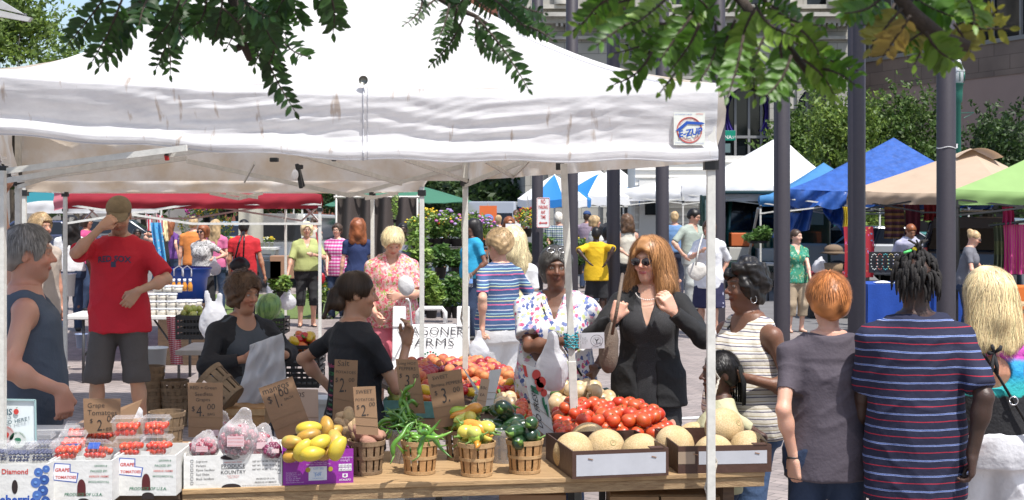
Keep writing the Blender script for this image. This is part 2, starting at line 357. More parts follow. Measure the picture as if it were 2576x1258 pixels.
def torso_rings(b,infl=0,z0=.84,z1=1.5,straight=0,hemw=0,over=0):
 f=b.fat; w=b.w; fe=b.fem
 if fe: T=[(.80,.165,.115),(.88,.178,.125),(.95,.172,.12),(1.03,.15,.105),(1.10,.138,.1),(1.2,.142,.108),(1.28,.152,.128),(1.34,.153,.118),(1.40,.14,.095),(1.445,.1,.08),(1.5,.07,.065)]
 else:  T=[(.80,.16,.11),(.88,.168,.115),(.95,.165,.115),(1.03,.157,.112),(1.10,.155,.112),(1.2,.165,.118),(1.28,.175,.125),(1.34,.178,.122),(1.40,.16,.102),(1.445,.11,.085),(1.5,.075,.07)]
 T=np.array(T); z=np.linspace(z0,z1,28); rx=np.interp(z,T[:,0],T[:,1])*w; ry=np.interp(z,T[:,0],T[:,2]);
 tum=np.exp(-((z-1.03)/.16)**2)*f; rx+=tum*.05; ry+=tum*.07
 if straight:
  m=np.interp(1.3,T[:,0],T[:,1])*w; mr=np.interp(1.3,T[:,0],T[:,2]); k=straight*(z<1.3); rx=np.maximum(rx,rx*(1-k)+(m+tum*.05)*k); ry=np.maximum(ry,ry*(1-k)+(mr+tum*.07)*k)
 rx+=infl+hemw*np.clip((1.15-z)/.3,0,1); ry+=infl+hemw*.7*np.clip((1.15-z)/.3,0,1)
 if over: k=np.clip((1.07-z)/.10,0,1); rx=rx*(1-k)+np.maximum(rx,over)*k; ry=ry*(1-k)+np.maximum(ry,over*.70)*k
 return [(zz,b.lean[0]*b.sp(zz),b.lean[1]*b.sp(zz)-(.02*np.exp(-((zz-1.05)/.15)**2)*f)+(.012 if zz>1.38 else 0),a,c) for zz,a,c in zip(z,rx,ry)]
def hand(S,b,s,fine):
 wr=b.wr[s]; f,nrm,cu=b.hd[s]; f=f/np.linalg.norm(f); nrm=nrm-f*np.dot(f,nrm); nrm/=np.linalg.norm(nrm); side=np.cross(f,nrm)   # nrm: the palm's outward normal
 th=side if np.dot(side,v3(0,-1,.2))>0 else -side                     # thumb side
 if not fine:
  S.cone(wr,wr+f*.09+nrm*.01,.026,.036,.02,sq=(*nrm,.55)); S.cone(wr+f*.08,wr+f*.15+nrm*.05*cu,.033,.022,.02,sq=(*nrm,.55)); S.cone(wr+f*.03+th*.02,wr+f*.09+th*.05+nrm*.02,.013,.01,.01); return
 S.cone(wr-f*.01,wr+f*.03,.024,.027,.02,sq=(*nrm,.7))
 for i in range(4):
  q=(i-1.5)*.0195; base=wr+f*.085+side*q*1.02; S.cone(wr+f*.02+side*q*.7,base,.0165,.0125,.012)
  ln=[.07,.078,.074,.058][i] if np.dot(side,th)<0 else [.058,.074,.078,.07][i]
  c=cu*(1+.18*(i-1.5)*.5); a1=c*.9; a2=c*2.1; a3=c*3.
  p=base;
  for a,l,r0,r1 in((a1,.42,.0098,.0092),(a2,.32,.0092,.0085),(a3,.26,.0085,.0072)):
   n=p+(f*math.cos(a)+nrm*math.sin(a))*ln*l+side*q*.03; S.cone(p,n,r0,r1,.004); p=n
 t0=wr+f*.02+th*.024; t1=wr+f*.055+th*.05+nrm*.012; t2=wr+f*.08+th*(.058-.03*cu)+nrm*(.02+.02*cu); t3=t2+(f*.8+nrm*.4*cu-th*.3*cu)*.028
 S.cone(t0,t1,.015,.0125,.012); S.cone(t1,t2,.0118,.0102,.006); S.cone(t2,t3,.0102,.0085,.004)
def body_sdf(b,o,fine):
 S=SDF(); S.loft(torso_rings(b),.03)
 if b.fem:
  for s in(-1,1): S.ell(b.P(s*.065,-.1,1.265),(.055,.045,.06),.04)
 for s in(-1,1):
  S.cone(b.P(s*.045,.02,1.44),b.sh[s],.047,.046,.05); m=.84+.1*b.w+ .10*b.fat; m*=(.86 if b.fem else 1.)
  S.cone(b.sh[s],b.el[s],.048*m,.039*m,.03); S.cone(b.el[s],b.wr[s],.040*m,.027*m,.02); mid=b.el[s]*.72+b.wr[s]*.28; S.ell(mid,(.04*m,.04*m,.055*m),.03)
  hand(S,b,s,fine)
  S.cone(b.hip[s],b.kn[s],.085+.012*b.fat,.054,.04); S.cone(b.kn[s],b.an[s],.052,.036,.03); S.ell(b.kn[s]*.68+b.an[s]*.32+v3(0,.018,0),(.05,.052,.09),.03)
  S.cone(b.an[s],b.an[s]+v3(0,.01,-.045),.036,.034,.02); S.cone(b.an[s]+v3(0,.02,-.045),b.an[s]+v3(s*.02,-.14,-.062),.034,.026,.02,sq=(0,0,1,.8))
 S.cone(b.neck-v3(0,-.01,.04),b.HT(0,.018,1.60),.056*(.88 if b.fem else 1.05),.05*(.9 if b.fem else 1.05),.03)
 j=.93 if b.fem else 1.; ft=1+.12*b.fat; HR=b.HR; h=b.hs
 S.ell(b.HT(0,.012,1.665),(.074*h,.094*h,.088*h),.02,HR)
 S.ell(b.HT(0,-.03,1.605),(.062*j*ft*h,.064*h,.078*h),.035,HR)
 S.ell(b.HT(0,-.062,1.545),(.026*j*ft*h,.024*h,.02*h),.04,HR)
 if b.fat>.5: S.ell(b.HT(0,-.03,1.535),(.045,.045,.03),.03,HR)
 S.ell(b.HT(0,-.078,1.672),(.045*h,.02*h,.012*h),.02,HR)                      # brow
 for s in(-1,1):
  S.ell(b.HT(s*.030,-.1,1.648),(.018*h,.014*h,.0105*h),.012,HR,'s')         # sockets
  S.ell(b.HT(s*.031,-.078,1.648),(.0135*h,.0125*h,.0125*h),.003,HR)         # eyeballs
  S.ell(b.HT(s*.036,-.07,1.612),(.022*h,.018*h,.017*h),.02,HR)              # cheeks
  S.ell(b.HT(s*.076*j,.012,1.632),(.008*h,.02*h,.031*h),.006,HR)            # ears
 S.cone(b.HT(0,-.09,1.652),b.HT(0,-.114,1.618),.0085*h,.0115*h,.012)
 for s in(-1,1): S.ell(b.HT(s*.011,-.1,1.613),(.009*h,.010*h,.0075*h),.006,HR)
 S.ell(b.HT(0,-.091,1.585),(.021*h,.012*h,.0055*h),.005,HR); S.ell(b.HT(0,-.089,1.576),(.018*h,.012*h,.006*h),.004,HR)
 return S
def lit(c,f): return np.clip(np.array(c)*f,0,1)
def body_cols(b,V,skin,hair,o,fine):
 C=np.tile(np.array(skin),(len(V),1)); C*= (1+.06*wav(V,60,3)+.08*wav(V,17,8))[:,None]; C*=1+np.outer(wav(V,30,5),(.03,-.05,-.05))
 Q=(V-b.hp)@b.HR/b.hs+v3(0,0,1.545); x,y,z=np.abs(Q[:,0]),Q[:,1],Q[:,2]; head=(z>1.53)&(x<.11)&(y>-.14)&(y<.13)&(z<1.8)
 fr=head&(y<-.05)
 C[fr&(x<.024)&(np.abs(z-1.581)<.0085)&(y<-.086)]=np.array(skin)*.62*v3(1.15,.75,.78) if not o.get('lip') else o['lip']
 C[head&(x<.05)&(y<-.06)&(np.abs(z-1.608)<.02)]*=v3(1.06,.94,.92)
 br=fr&(x>.011)&(x<.046)&(np.abs(z-(1.674+.0*x-(x-.03)**2*4))<.0048); C[br]=C[br]*.35+np.array(hair)*.5
 ed=np.sqrt((x-.031)**2+((z-1.648)*1.25)**2); C[fr&(ed<.0165)&(y<-.07)]*=.8
 ey=fr&(ed<.0105)&(y<-.083)&(np.abs(z-1.648)<.0045); C[ey]=(.36,.33,.31); C[fr&(ed<.0052)&(y<-.083)]=(.03,.02,.015)
 if o.get('beard'): m=head&(y<.01)&(z<1.60)&~(fr&(x<.02)&(np.abs(z-1.581)<.006)); C[m]=C[m]*(1-o['beard'])+np.array(hair)*o['beard']
 return C
def surf(S,vx,name,m,parent,wr=0,fr=18,seed=1,an=(1,1,1),colf=None,sm=1,sharp=0):
 V,F=S.mesh(vx); V=smooth(V,F,sm,.5)
 if wr:
  N=vnorm(V,F); n=wav(V,fr,seed,6,an)
  if fr<25: rg=lambda f,s_,a:np.clip(1-np.abs(wav(V,f,s_,5,a))*1.8,0,1)**1.4; n=.6*n+1.3*rg(fr*.8,seed+5,(1.5,1,.7))+.8*rg(fr*1.7,seed+9,(.5,1,1.3))-.6
  else: n=np.sign(n)*np.abs(n)**.8+.35*wav(V,fr*2.3,seed+5,5,an)
  V=V+N*(n*wr)[:,None]
 c=colf(V) if colf else None
 return mk(name,V,F,m,parent,True,c)
def haircols(c,V,seed,fr=90,amt=.35):
 n=wav(V,fr,seed,6,(1,1,.25)); return np.clip(np.array(c)[None]*(1+amt*n)[:,None],0,1)
def strands(S,b,c,parent,n,ln,seed,curl=0,wd=.0015,lift=.004,zmin=1.66,down=1.,name='hair_strands'):
 r=np.random.RandomState(seed); th=r.uniform(0,2*PI,n*3); zz=r.uniform(zmin,1.77,n*3); Q=[]
 el=r.uniform(.05,1.,n*3); Q=np.stack([np.cos(th)*np.cos(el*1.5),np.sin(th)*np.cos(el*1.5),np.sin(el*1.5)],1)*v3(.12,.14,.13)+v3(0,.02,1.665)
 Q=np.array([b.HT(*q) for q in Q])
 def grad(P,e=.003):
  g=np.stack([S.at(P+v3(*(e*np.eye(3)[i])))-S.at(P-v3(*(e*np.eye(3)[i]))) for i in range(3)],1); return g/(np.linalg.norm(g,axis=1)[:,None]+1e-9)
 for _ in range(4): g=grad(Q); Q=Q-g*S.at(Q)[:,None]
 ok=np.abs(S.at(Q))<.004; Q=Q[ok][:n]; n=len(Q); steps=12; P=[Q]; Nn=[grad(Q)]; L=ln*r.uniform(.5,1.1,n); ph=r.uniform(0,6.28,n)
 cen=b.HT(0,.03,1.72)
 vdir=Q-cen; vdir[:,2]*=.2; vdir/=np.linalg.norm(vdir,axis=1)[:,None]+1e-9
 for i in range(steps):
  p=P[-1]; t=i/steps; d=vdir*(1-t)*.9+v3(0,0,-1)*(.35+t)*down; d=d+curl*np.stack([np.sin(ph+t*9),np.cos(ph*1.7+t*8),.3*np.sin(ph+t*11)],1)
  d-=Nn[-1]*np.sum(d*Nn[-1],1)[:,None]; d/=np.linalg.norm(d,axis=1)[:,None]+1e-9
  p=p+d*(L/steps)[:,None]; dist=S.at(p); g=grad(p); stick=np.where(dist>.03,0,1.)[:,None]; p=p-g*(dist-lift*(.3+t)*(1+.8*np.sin(ph*3)+1.5*(np.sin(ph*7)>.93)))[:,None]*stick; P.append(p); Nn.append(g)
 P=np.array(P); Nn=np.array(Nn); Q=(P-b.hp)@b.HR/b.hs; bad=((np.abs(Q[:,:,0])<.062)&(Q[:,:,1]<-.06)&(Q[:,:,2]<.155)&(Q[:,:,2]>-.03)).any(0); P=P[:,~bad]; Nn=Nn[:,~bad]; n=P.shape[1]; T=np.gradient(P,axis=0); B=np.cross(T,Nn); B/=np.linalg.norm(B,axis=2)[:,:,None]+1e-9
 w=(wd*np.concatenate([np.linspace(.7,1,4),np.linspace(1,.15,steps-3)]))[:,None,None]; A=(P+B*w).transpose(1,0,2); D=(P-B*w).transpose(1,0,2); V=np.stack([A,D],2).reshape(-1,3); m=steps+1
 base=(np.arange(n)*m*2)[:,None]; k=np.arange(steps)[None]*2; F=np.stack([base+k,base+k+1,base+k+3,base+k+2],2).reshape(-1,4)
 f=np.repeat(r.uniform(.5,1.6,n),m*2)[:,None]; C=np.clip(np.array(c)[None]*f,0,1)
 return mk(name,V,F,M_HAIRS,parent,True,C)
def hair_sdf(b,o):
 st=o['hair'][0]; S=SDF(); T=o.get('thick',0); HR=b.HR; h=b.hs
 if st in('short','crop'):
  t=(.012 if st=='short' else .004)+T; S.ell(b.HT(0,.014,1.672),((.078+t)*h,(.097+t)*h,(.088+t)*h),.01,HR); S.ell(b.HT(0,.05,1.62),((.068+t*.7)*h,(.06+t)*h,(.07)*h),.03,HR)
  S.ell(b.HT(0,-.13,1.622),(.085,.11,.096),.008,HR,'s'); S.ell(b.HT(0,.0,1.54),(.12,.055,.07),.02,HR,'s')
  for s in(-1,1): S.ell(b.HT(s*.085,-.005,1.62),(.022,.028,.04),.01,HR,'s')
 elif st=='afro':
  t=.03+T; S.ell(b.HT(0,.012,1.685),((.078+t)*h,(.094+t)*h,(.085+t)*h),.01,HR); S.ell(b.HT(0,.06,1.63),((.07+t*.6)*h,(.05+t)*h,(.07)*h),.03,HR); S.ell(b.HT(0,-.135,1.615),(.08,.105,.085),.02,HR,'s')
 elif st=='bob':
  t=.02+T; S.ell(b.HT(0,.014,1.675),((.08+t)*h,(.1+t)*h,(.088+t)*h),.01,HR)
  S.cone(b.HT(0,.035,1.66),b.HT(0,.04,1.575),.085+t,.075+t,.03); S.ell(b.HT(0,-.135,1.612),(.066+T*.2,.12,.094),.012,HR,'s')
  S.P.append(('h',b.HT(0,0,1.54),b.HR@v3(0,.1,-1),None,.02,'i'))
 elif st in('long','mane'):
  t=.018+T; ln=o.get('hlen',.3); z=1.6-ln; S.ell(b.HT(0,.014,1.675),((.079+t)*h,(.1+t)*h,(.088+t)*h),.01,HR)
  S.cone(b.HT(0,.04,1.65),b.HT(0,.065,1.55),.085+t,.07+t,.03)
  for x in(-.06,0,.06): S.cone(b.HT(x*.8,.07,1.58),b.HT(0,.0,1.545)+v3(x*(1.1+T*10),.115+b.fat*.02,-(1.545-z)),.045+t*.5,.028,.04,sq=(0,1,0,.7))
  for s in(-1,1): S.cone(b.HT(s*.055,.05,1.6),b.HT(s*.085,.075,max(z,1.44)),.05+t*.5,.04+t*.5,.04)
  if st=='mane':
   for s in(-1,1): S.cone(b.HT(s*.075,-.01,1.62),b.HT(s*.105,-.01,1.5),.028+T*.6,.038+T*.6,.03); S.cone(b.HT(s*.105,-.01,1.5),b.HT(s*.1,-.075,1.545-ln*.62),.04+T*.6,.02,.03)
  S.ell(b.HT(0,-.14,1.618),(.060+T*.3,.12,.102),.015,HR,'s')
 elif st=='bun':
  S.ell(b.HT(0,.014,1.672),(.082*h,.102*h,.09*h),.01,HR); S.ell(b.HT(0,.1,1.63+o.get('bunz',0)),(.045,.042,.045),.015,HR); S.ell(b.HT(0,-.115,1.61),(.08,.09,.09),.012,HR,'s'); S.ell(b.HT(0,.0,1.54),(.12,.06,.07),.02,HR,'s')
  if o.get('tail'): S.cone(b.HT(0,.12,1.63),b.HT(.02,.16,1.5),.03,.012,.02)
 elif st=='fringe':   # bald crown
  S.ell(b.HT(0,.03,1.63),(.08,.085,.06),.01,HR); S.ell(b.HT(0,-.1,1.62),(.1,.09,.1),.01,HR,'s'); S.ell(b.HT(0,0,1.76),(.1,.12,.08),.01,HR,'s')
 return S
PC=[0]
GRP_SHOP='people walking and shopping between the far stalls'
def person(x,s,top,rz,label,o):
 """x: picture column, s: picture units per metre, top: picture row of the crown, rz: degrees, 0 faces the camera"""
 PC[0]+=1; sd=PC[0]*11; h=H-(top-YH)/s; zb=o.get('z',0); sclf=(h-zb)/1.765/(1 if not o.get('drop') else (1.765-o['drop'])/1.765)
 if 'size' in o: sclf=o['size']/1.765
 pos=W(x,0,s); pos.z=zb+ (h-zb-1.765*sclf if 'size' in o else 0)
 root=thing('person',label,o.get('cat','person'),pos,R(rz),o.get('group')); root.scale=(sclf,)*3
 vx=o.get('vx') or (.0062 if s>380 else .008 if s>240 else .012 if s>140 else .015); fine=vx<.009
 for q,a in o.get('arm',{}).items():
  if 'at' in a:
   dd=K/s+max(-.27,min(.27,K/a['at'][2]-K/s)); d=W(a['at'][0],a['at'][1],K/dd)-pos; c,sn=math.cos(R(rz)),math.sin(R(rz)); a['to']=((d.x*c+d.y*sn)/sclf,(-d.x*sn+d.y*c)/sclf,d.z/sclf)
  if 'wh' in a:
   c,sn=math.cos(R(rz)),math.sin(R(rz)); a['hand']=[(v[0]*c+v[1]*sn,-v[0]*sn+v[1]*c,v[2]) for v in a['wh']]
 b=skeleton(o); skin=SK[o['skin']]; hc=HC[o['hair'][1]]
 B=body_sdf(b,o,fine); surf(B,vx,'body',M_SKIN,root,colf=lambda V:body_cols(b,V,skin,hc,o,fine),sm=0 if fine else 1)
 # top
 t=o['top']; wk=t.get('wr',.0035); lo=t.get('loose',.012)
 if t['k']!='none':
  S=SDF(); hem=t.get('hem',.86); S.loft(torso_rings(b,lo+.004,z0=hem,z1=1.482 if t['k']!='tank' else 1.46,straight=t.get('straight',.6),hemw=t.get('flare',.0),over=(.187+.012*b.fat+(o.get('bot') or {}).get('loose',.014)*.6+.016) if t.get('hem',.86)<.98 else 0),.02)
  if b.fem:
   for q in(-1,1): S.ell(b.P(q*.065,-.1,1.265),(.062+lo,.05+lo,.065+lo),.05)
  if t['k']!='tank':
   for q in(-1,1):
    S.cone(b.P(q*.04,.02,1.445),b.sh[q],.047+lo*.5,.048+lo*.6,.05); sl=t.get('sleeve',.6); e=b.el[q]; m=(.95+.12*b.fat)*(.88 if b.fem else 1)
    if sl<=1: en=b.sh[q]+(e-b.sh[q])*sl; S.cone(b.sh[q],en,.048*m+lo*.6,.043*m+lo*.55+t.get('slf',.006)*.6,.035,flat=False);
    else:
     S.cone(b.sh[q],e,.049*m+lo*.7,.043*m+lo,.03); en=e+(b.wr[q]-e)*(sl-1); S.cone(e,en,.045*m+lo*1.2,.031*m+lo*1.3,.03,flat=False)
    if t.get('cut',True):
     dd=(b.el[q]-b.sh[q]) if sl<=1 else (b.wr[q]-e); dd=dd/np.linalg.norm(dd); S.cone(en+dd*.003,en+dd*.2,.085,.085,.0,flat=True,op='s') if t.get('sub',True) else None
  else:
   for q in(-1,1): S.cone(b.P(q*.06,.02,1.42),b.P(q*.115,.015,1.43),.05+lo*.4,.05+lo*.4,.03); S.ell(b.sh[q]+v3(q*.03,0,.0),(.075,.1,.1),.015,None,'s')
  nk=t.get('neck','crew')
  if nk=='v': S.loft([(t.get('vz',1.33),b.lean[0],b.lean[1]-.3,.004,.21),(1.43,b.lean[0],b.lean[1]-.27,.06,.235),(1.52,b.lean[0],b.lean[1]-.25,.075,.25)],.006,'s',3.); S.ell(b.P(0,-.02,1.5),(.075,.07,.05),.01,None,'s')
  elif nk=='scoop': S.ell(b.P(0,-.09,1.47),(.085,.08,.075),.01,None,'s'); S.ell(b.P(0,0,1.51),(.085,.085,.06),.01,None,'s')
  elif nk=='open': S.cone(b.P(0,-.13,1.47),b.P(0,-.17,1.1),.075,.05,.01,op='s')
  else: S.ell(b.P(0,-.02,1.515),(.07,.075,.05),.008,None,'s')
  if t.get('keyhole'): S.ell(b.P(0,.13,1.29),(.09,.06,.085),.01,None,'s')
  if t.get('raise'):pass
  surf(S,vx*1.15,t.get('name','shirt'),t['m'],root,wr=wk,fr=t.get('fr',16),seed=sd,an=(1,1,1.1))
  if nk=='polo':
   C=SDF(); C.cone(b.neck+v3(0,.005,.0),b.neck+v3(0,-.004,.035),.072,.064,.0,flat=True); C.cone(b.neck-v3(0,0,.05),b.neck+v3(0,-.008,.12),.057,.055,.004,op='s'); C.ell(b.P(0,-.09,1.46),(.02,.05,.06),.005,None,'s')
   surf(C,vx*.85,'collar',t.get('cm',t['m']),root)
 if o.get('over'):   # an open jacket or cardigan over the top
  t2=o['over']; S=SDF(); lo=t2.get('loose',.022); S.loft(torso_rings(b,lo,z0=t2.get('hem',.84),z1=1.485,straight=.35,hemw=t2.get('flare',.01),over=.222),.02)
  for q in(-1,1):
   e=b.el[q]; S.cone(b.P(q*.04,.02,1.445),b.sh[q],.054,.06,.04); S.cone(b.sh[q],e,.062,.056,.03); en=e+(b.wr[q]-e)*t2.get('sl',.93); S.cone(e,en,.06,.045,.03,flat=False); dd=(b.wr[q]-e); dd/=np.linalg.norm(dd); S.cone(en+dd*.002,en+dd*.2,.07,.07,0,flat=True,op='s')
  gp=t2.get('gap',.06); S.loft([(t2.get('hem',.84)-.1,b.lean[0]*0,-.25,gp*1.3,.2),(1.1,0,-.25,gp,.2),(1.2,b.lean[0]*.8,-.25+b.lean[1]*.8,gp,.2),(1.36,b.lean[0],-.25+b.lean[1],gp*1.5,.24),(1.5,b.lean[0],-.22+b.lean[1],.07,.22)],.01,'s',4.)
  S.ell(b.P(0,0,1.51),(.07,.075,.05),.008,None,'s')
  surf(S,vx*1.15,t2.get('name','jacket'),t2['m'],root,wr=t2.get('wr',.0035),fr=14,seed=sd+3)
 # bottoms
 q_=o.get('bot')
 if q_:
  S=SDF(); lo=q_.get('loose',.014); k=q_['k']; ztop=q_.get('top',.99)
  if k=='skirt':
   zh=q_['hem']; fl=q_.get('flare',.02); z=np.linspace(zh,ztop,12); tt=(ztop-z)/(ztop-zh); rr=.172*b.w+.04*b.fat
   S.loft([(a,0,0,rr+.012-.02*(1-min(1,c*4))+fl*c,.125+.05*b.fat+fl*c) for a,c in zip(z,tt)],.01)
  else:
   S.loft(torso_rings(b,lo*.8,z0=.82,z1=ztop),.03); zk={'pants':.04,'capri':.32,'shorts':.48}[k]; zk=q_.get('hem',zk)
   for q in(-1,1):
    S.cone(b.hip[q],b.kn[q],.088+lo*.45+.012*b.fat,.062+lo,.05)
    if zk<.47: S.cone(b.kn[q],b.an[q]+v3(0,0,-.02),.06+lo,.045+lo*q_.get('bell',1.5),.03)
    else: e=b.kn[q]+(b.kn[q]-b.hip[q])*.15; S.cone(b.kn[q],e,.062+lo,.066+lo*1.3,.02)
   S.half((0,0,zk),(0,0,-1))
  surf(S,vx*1.2,q_.get('name','trousers' if k!='skirt' else 'skirt'),q_['m'],root,wr=q_.get('wr',.004),fr=q_.get('fr',13),seed=sd+7,an=(1,1,.8) if k!='skirt' else (1,1,.25))
 # shoes
 if o.get('shoe'):
  for q in(-1,1):
   S=SDF(); a=b.an[q]; S.cone(a+v3(0,.03,-.045),a+v3(q*.02,-.13,-.055),.042,.04,.03,sq=(0,0,1,.85)); S.cone(a+v3(0,.01,-.02),a+v3(0,.02,-.05),.042,.045,.02); S.half(a+v3(0,0,-.084),(0,0,-1)); S.half(a+v3(0,0,.02 if not o.get('sandal') else -.06),(0,0,1))
   surf(S,max(vx,.008),'shoe',o['shoe'],root)
 # hair
 hst=o['hair'][0]; HS=None
 if hst not in('bald','dreads','cap'):
  HS=hair_sdf(b,o); cu=o.get('curl',0)
  surf(HS,vx,'hair',M_HAIR,root,wr=(.0048 if fine else .003)+cu*.005,fr=48 if not cu else 55,seed=sd+1,an=(1,1,.35) if not cu else (1,1,1),colf=lambda V:haircols(hc,V,sd,80 if not cu else 60),sm=0)
  if fine and o.get('strands',1): strands(HS,b,hc,root,int(o.get('ns',1700)*1.5),o.get('sl',{'short':.06,'crop':.03,'afro':.03,'bob':.13,'long':.4,'mane':.45,'bun':.12,'fringe':.04}[hst]),sd,curl=o.get('scurl',cu*.8),zmin=1.6,lift=o.get('slift',.004))
 if hst=='dreads':
  m=MB(); r=random.Random(5);
  for i in range(330):
   th=r.uniform(0,2*PI); el=r.uniform(-.55,1.5); d=v3(math.cos(th)*math.cos(el)*.078,math.sin(th)*math.cos(el)*.095,math.sin(el)*.09)
   if (d[1]<-.04 and el<.5) or (el<-.1 and d[1]<.02): continue
   p=b.HT(*(v3(0,.012,1.67)+d)); n=d/np.linalg.norm(d); L=r.uniform(.045,.075); P=[p]; q=p
   for j in range(6): q=q+(b.HR@(n*(.62-j*.13)+v3(0,0,.25-.42*j)+v3(r.uniform(-.2,.2),r.uniform(-.2,.2),0)))*L/5; P.append(q.copy())
   m.c=tuple(np.array(hc)*r.uniform(.7,1.7)); m.tube(P,[.0065,.0075,.008,.0075,.007,.005,.003],6)
  for i in range(7): p=b.HT(0,.03,1.745); m.tube([p,p+v3(r.uniform(-.02,.02),r.uniform(-.01,.03),.04),p+v3(r.uniform(-.05,.05),r.uniform(-.02,.05),.07)],[.007,.007,.004],6)
  m.build('dreadlocks',attrmat('dread_hair',.85,.5,150),root,True,False,True)
  t=MB(); t.ball(b.HT(.015,.05,1.775),(.011,.009,.009)); t.build('hair_bobble',mat('yellow_bead',(.8,.6,.02),.4),root,True,False); t=MB(); t.tube([b.HT(.03,.05,1.77),b.HT(.065,.06,1.76)],.006,6); t.build('hair_tie',mat('green_tie',(.1,.6,.15),.5),root,True,False)
 if hst=='cap' or o.get('cap'):
  c=o.get('cap') or mat('khaki_cap',(.19,.145,.085),.9,var=.3,vs=20,bump=.3); S=SDF(); S.ell(b.HT(0,.01,1.69),(.091,.108,.088),.01,b.HR); S.half(b.HT(0,0,1.677),b.HR@v3(0,.12,-1)); surf(S,vx,'cap_crown',c,root,wr=.001)
  S=SDF(); S.ell(b.HT(0,-.105,1.682),(.075,.075,.0115),.01,b.HR@np.array(Matrix.Rotation(R(14),3,'X'))); surf(S,min(vx,.007),'cap_brim',o.get('brim',c),root)
  if hst=='cap':
   o2=dict(o); o2['hair']=('crop',o['hair'][1]); S=hair_sdf(b,o2); S.half(b.HT(0,0,1.69),b.HR@v3(0,0,1)); surf(S,vx,'hair',M_HAIR,root,wr=.001,fr=60,colf=lambda V:haircols(hc,V,1))
 if o.get('glasses'):
  g=o['glasses']; m=MB()
  for q in(-1,1):
   if g=='sun': S=SDF(); S.ell(b.HT(q*.034,-.107,1.645),(.031,.009,.025),.01,b.HR); surf(S,.005,'sunglass_lens',M_LENS,root)
   else:
    m.tube([b.HT(q*.033+.024*math.cos(a),-.108,1.645+.019*math.sin(a)) for a in np.linspace(0,2*PI,15)],.0016 if fine else .003,5)
   m.tube([b.HT(q*.062,-.1,1.652),b.HT(q*.08,-.05,1.65),b.HT(q*.08,.02,1.645)],.0022,5)
  m.tube([b.HT(-.01,-.112,1.65),b.HT(.01,-.112,1.65)],.0022,5); m.build('glasses_frame',mat('dark_frame',(.05,.03,.02),.3),root,True,False)
 root_b[root.name]=b
 return root,b
root_b={}
from mathutils.bvhtree import BVHTree
def decal(root,on_,st,x,z,width,m,side=-1,curve=0,name='lettering',size=None,shear=0,thin=0):
 """lettering laid on the cloth itself, following its surface"""
 ob=[c for c in root.children if c.name.split('.')[0]==on_][0]; me=ob.data; bv=BVHTree.FromPolygons([v.co for v in me.vertices],[p.vertices[:] for p in me.polygons])
 cu=bpy.data.curves.new('t','FONT'); cu.body=st; cu.align_x='CENTER'; cu.size=1; cu.resolution_u=2; cu.shear=shear; cu.offset=thin; q=bpy.data.objects.new('t',cu); tm=bpy.data.meshes.new_from_object(q); bpy.data.objects.remove(q)
 a=np.array([v.co[:] for v in tm.vertices]); F=[tuple(p.vertices) for p in tm.polygons]; wd=a[:,0].max()-a[:,0].min(); k=width/wd; V=[]
 for v in a:
  px=x+v[0]*k*(-side); pz=z+v[1]*(size or k)-curve*(v[0]*k)**2; h=bv.ray_cast(Vector((px,side*1.0,pz)),Vector((0,-side,0))); y=h[0].y if h[0] else side*.12; V.append((px,y+side*.003,pz))
 return mk(name,V,F,m,root)
def wp(root,p):      # local canonical point -> world
 return np.array(Matrix.Translation(root.location)@Matrix.Rotation(root.rotation_euler.z,4,'Z')@Matrix.Scale(root.scale.x,4)@Vector(p).to_4d())[:3]
def wpart(root,mb,name,m,smooth=False):     # mesh given in the person's own frame
 return mb.build(name,m,root,smooth,False)
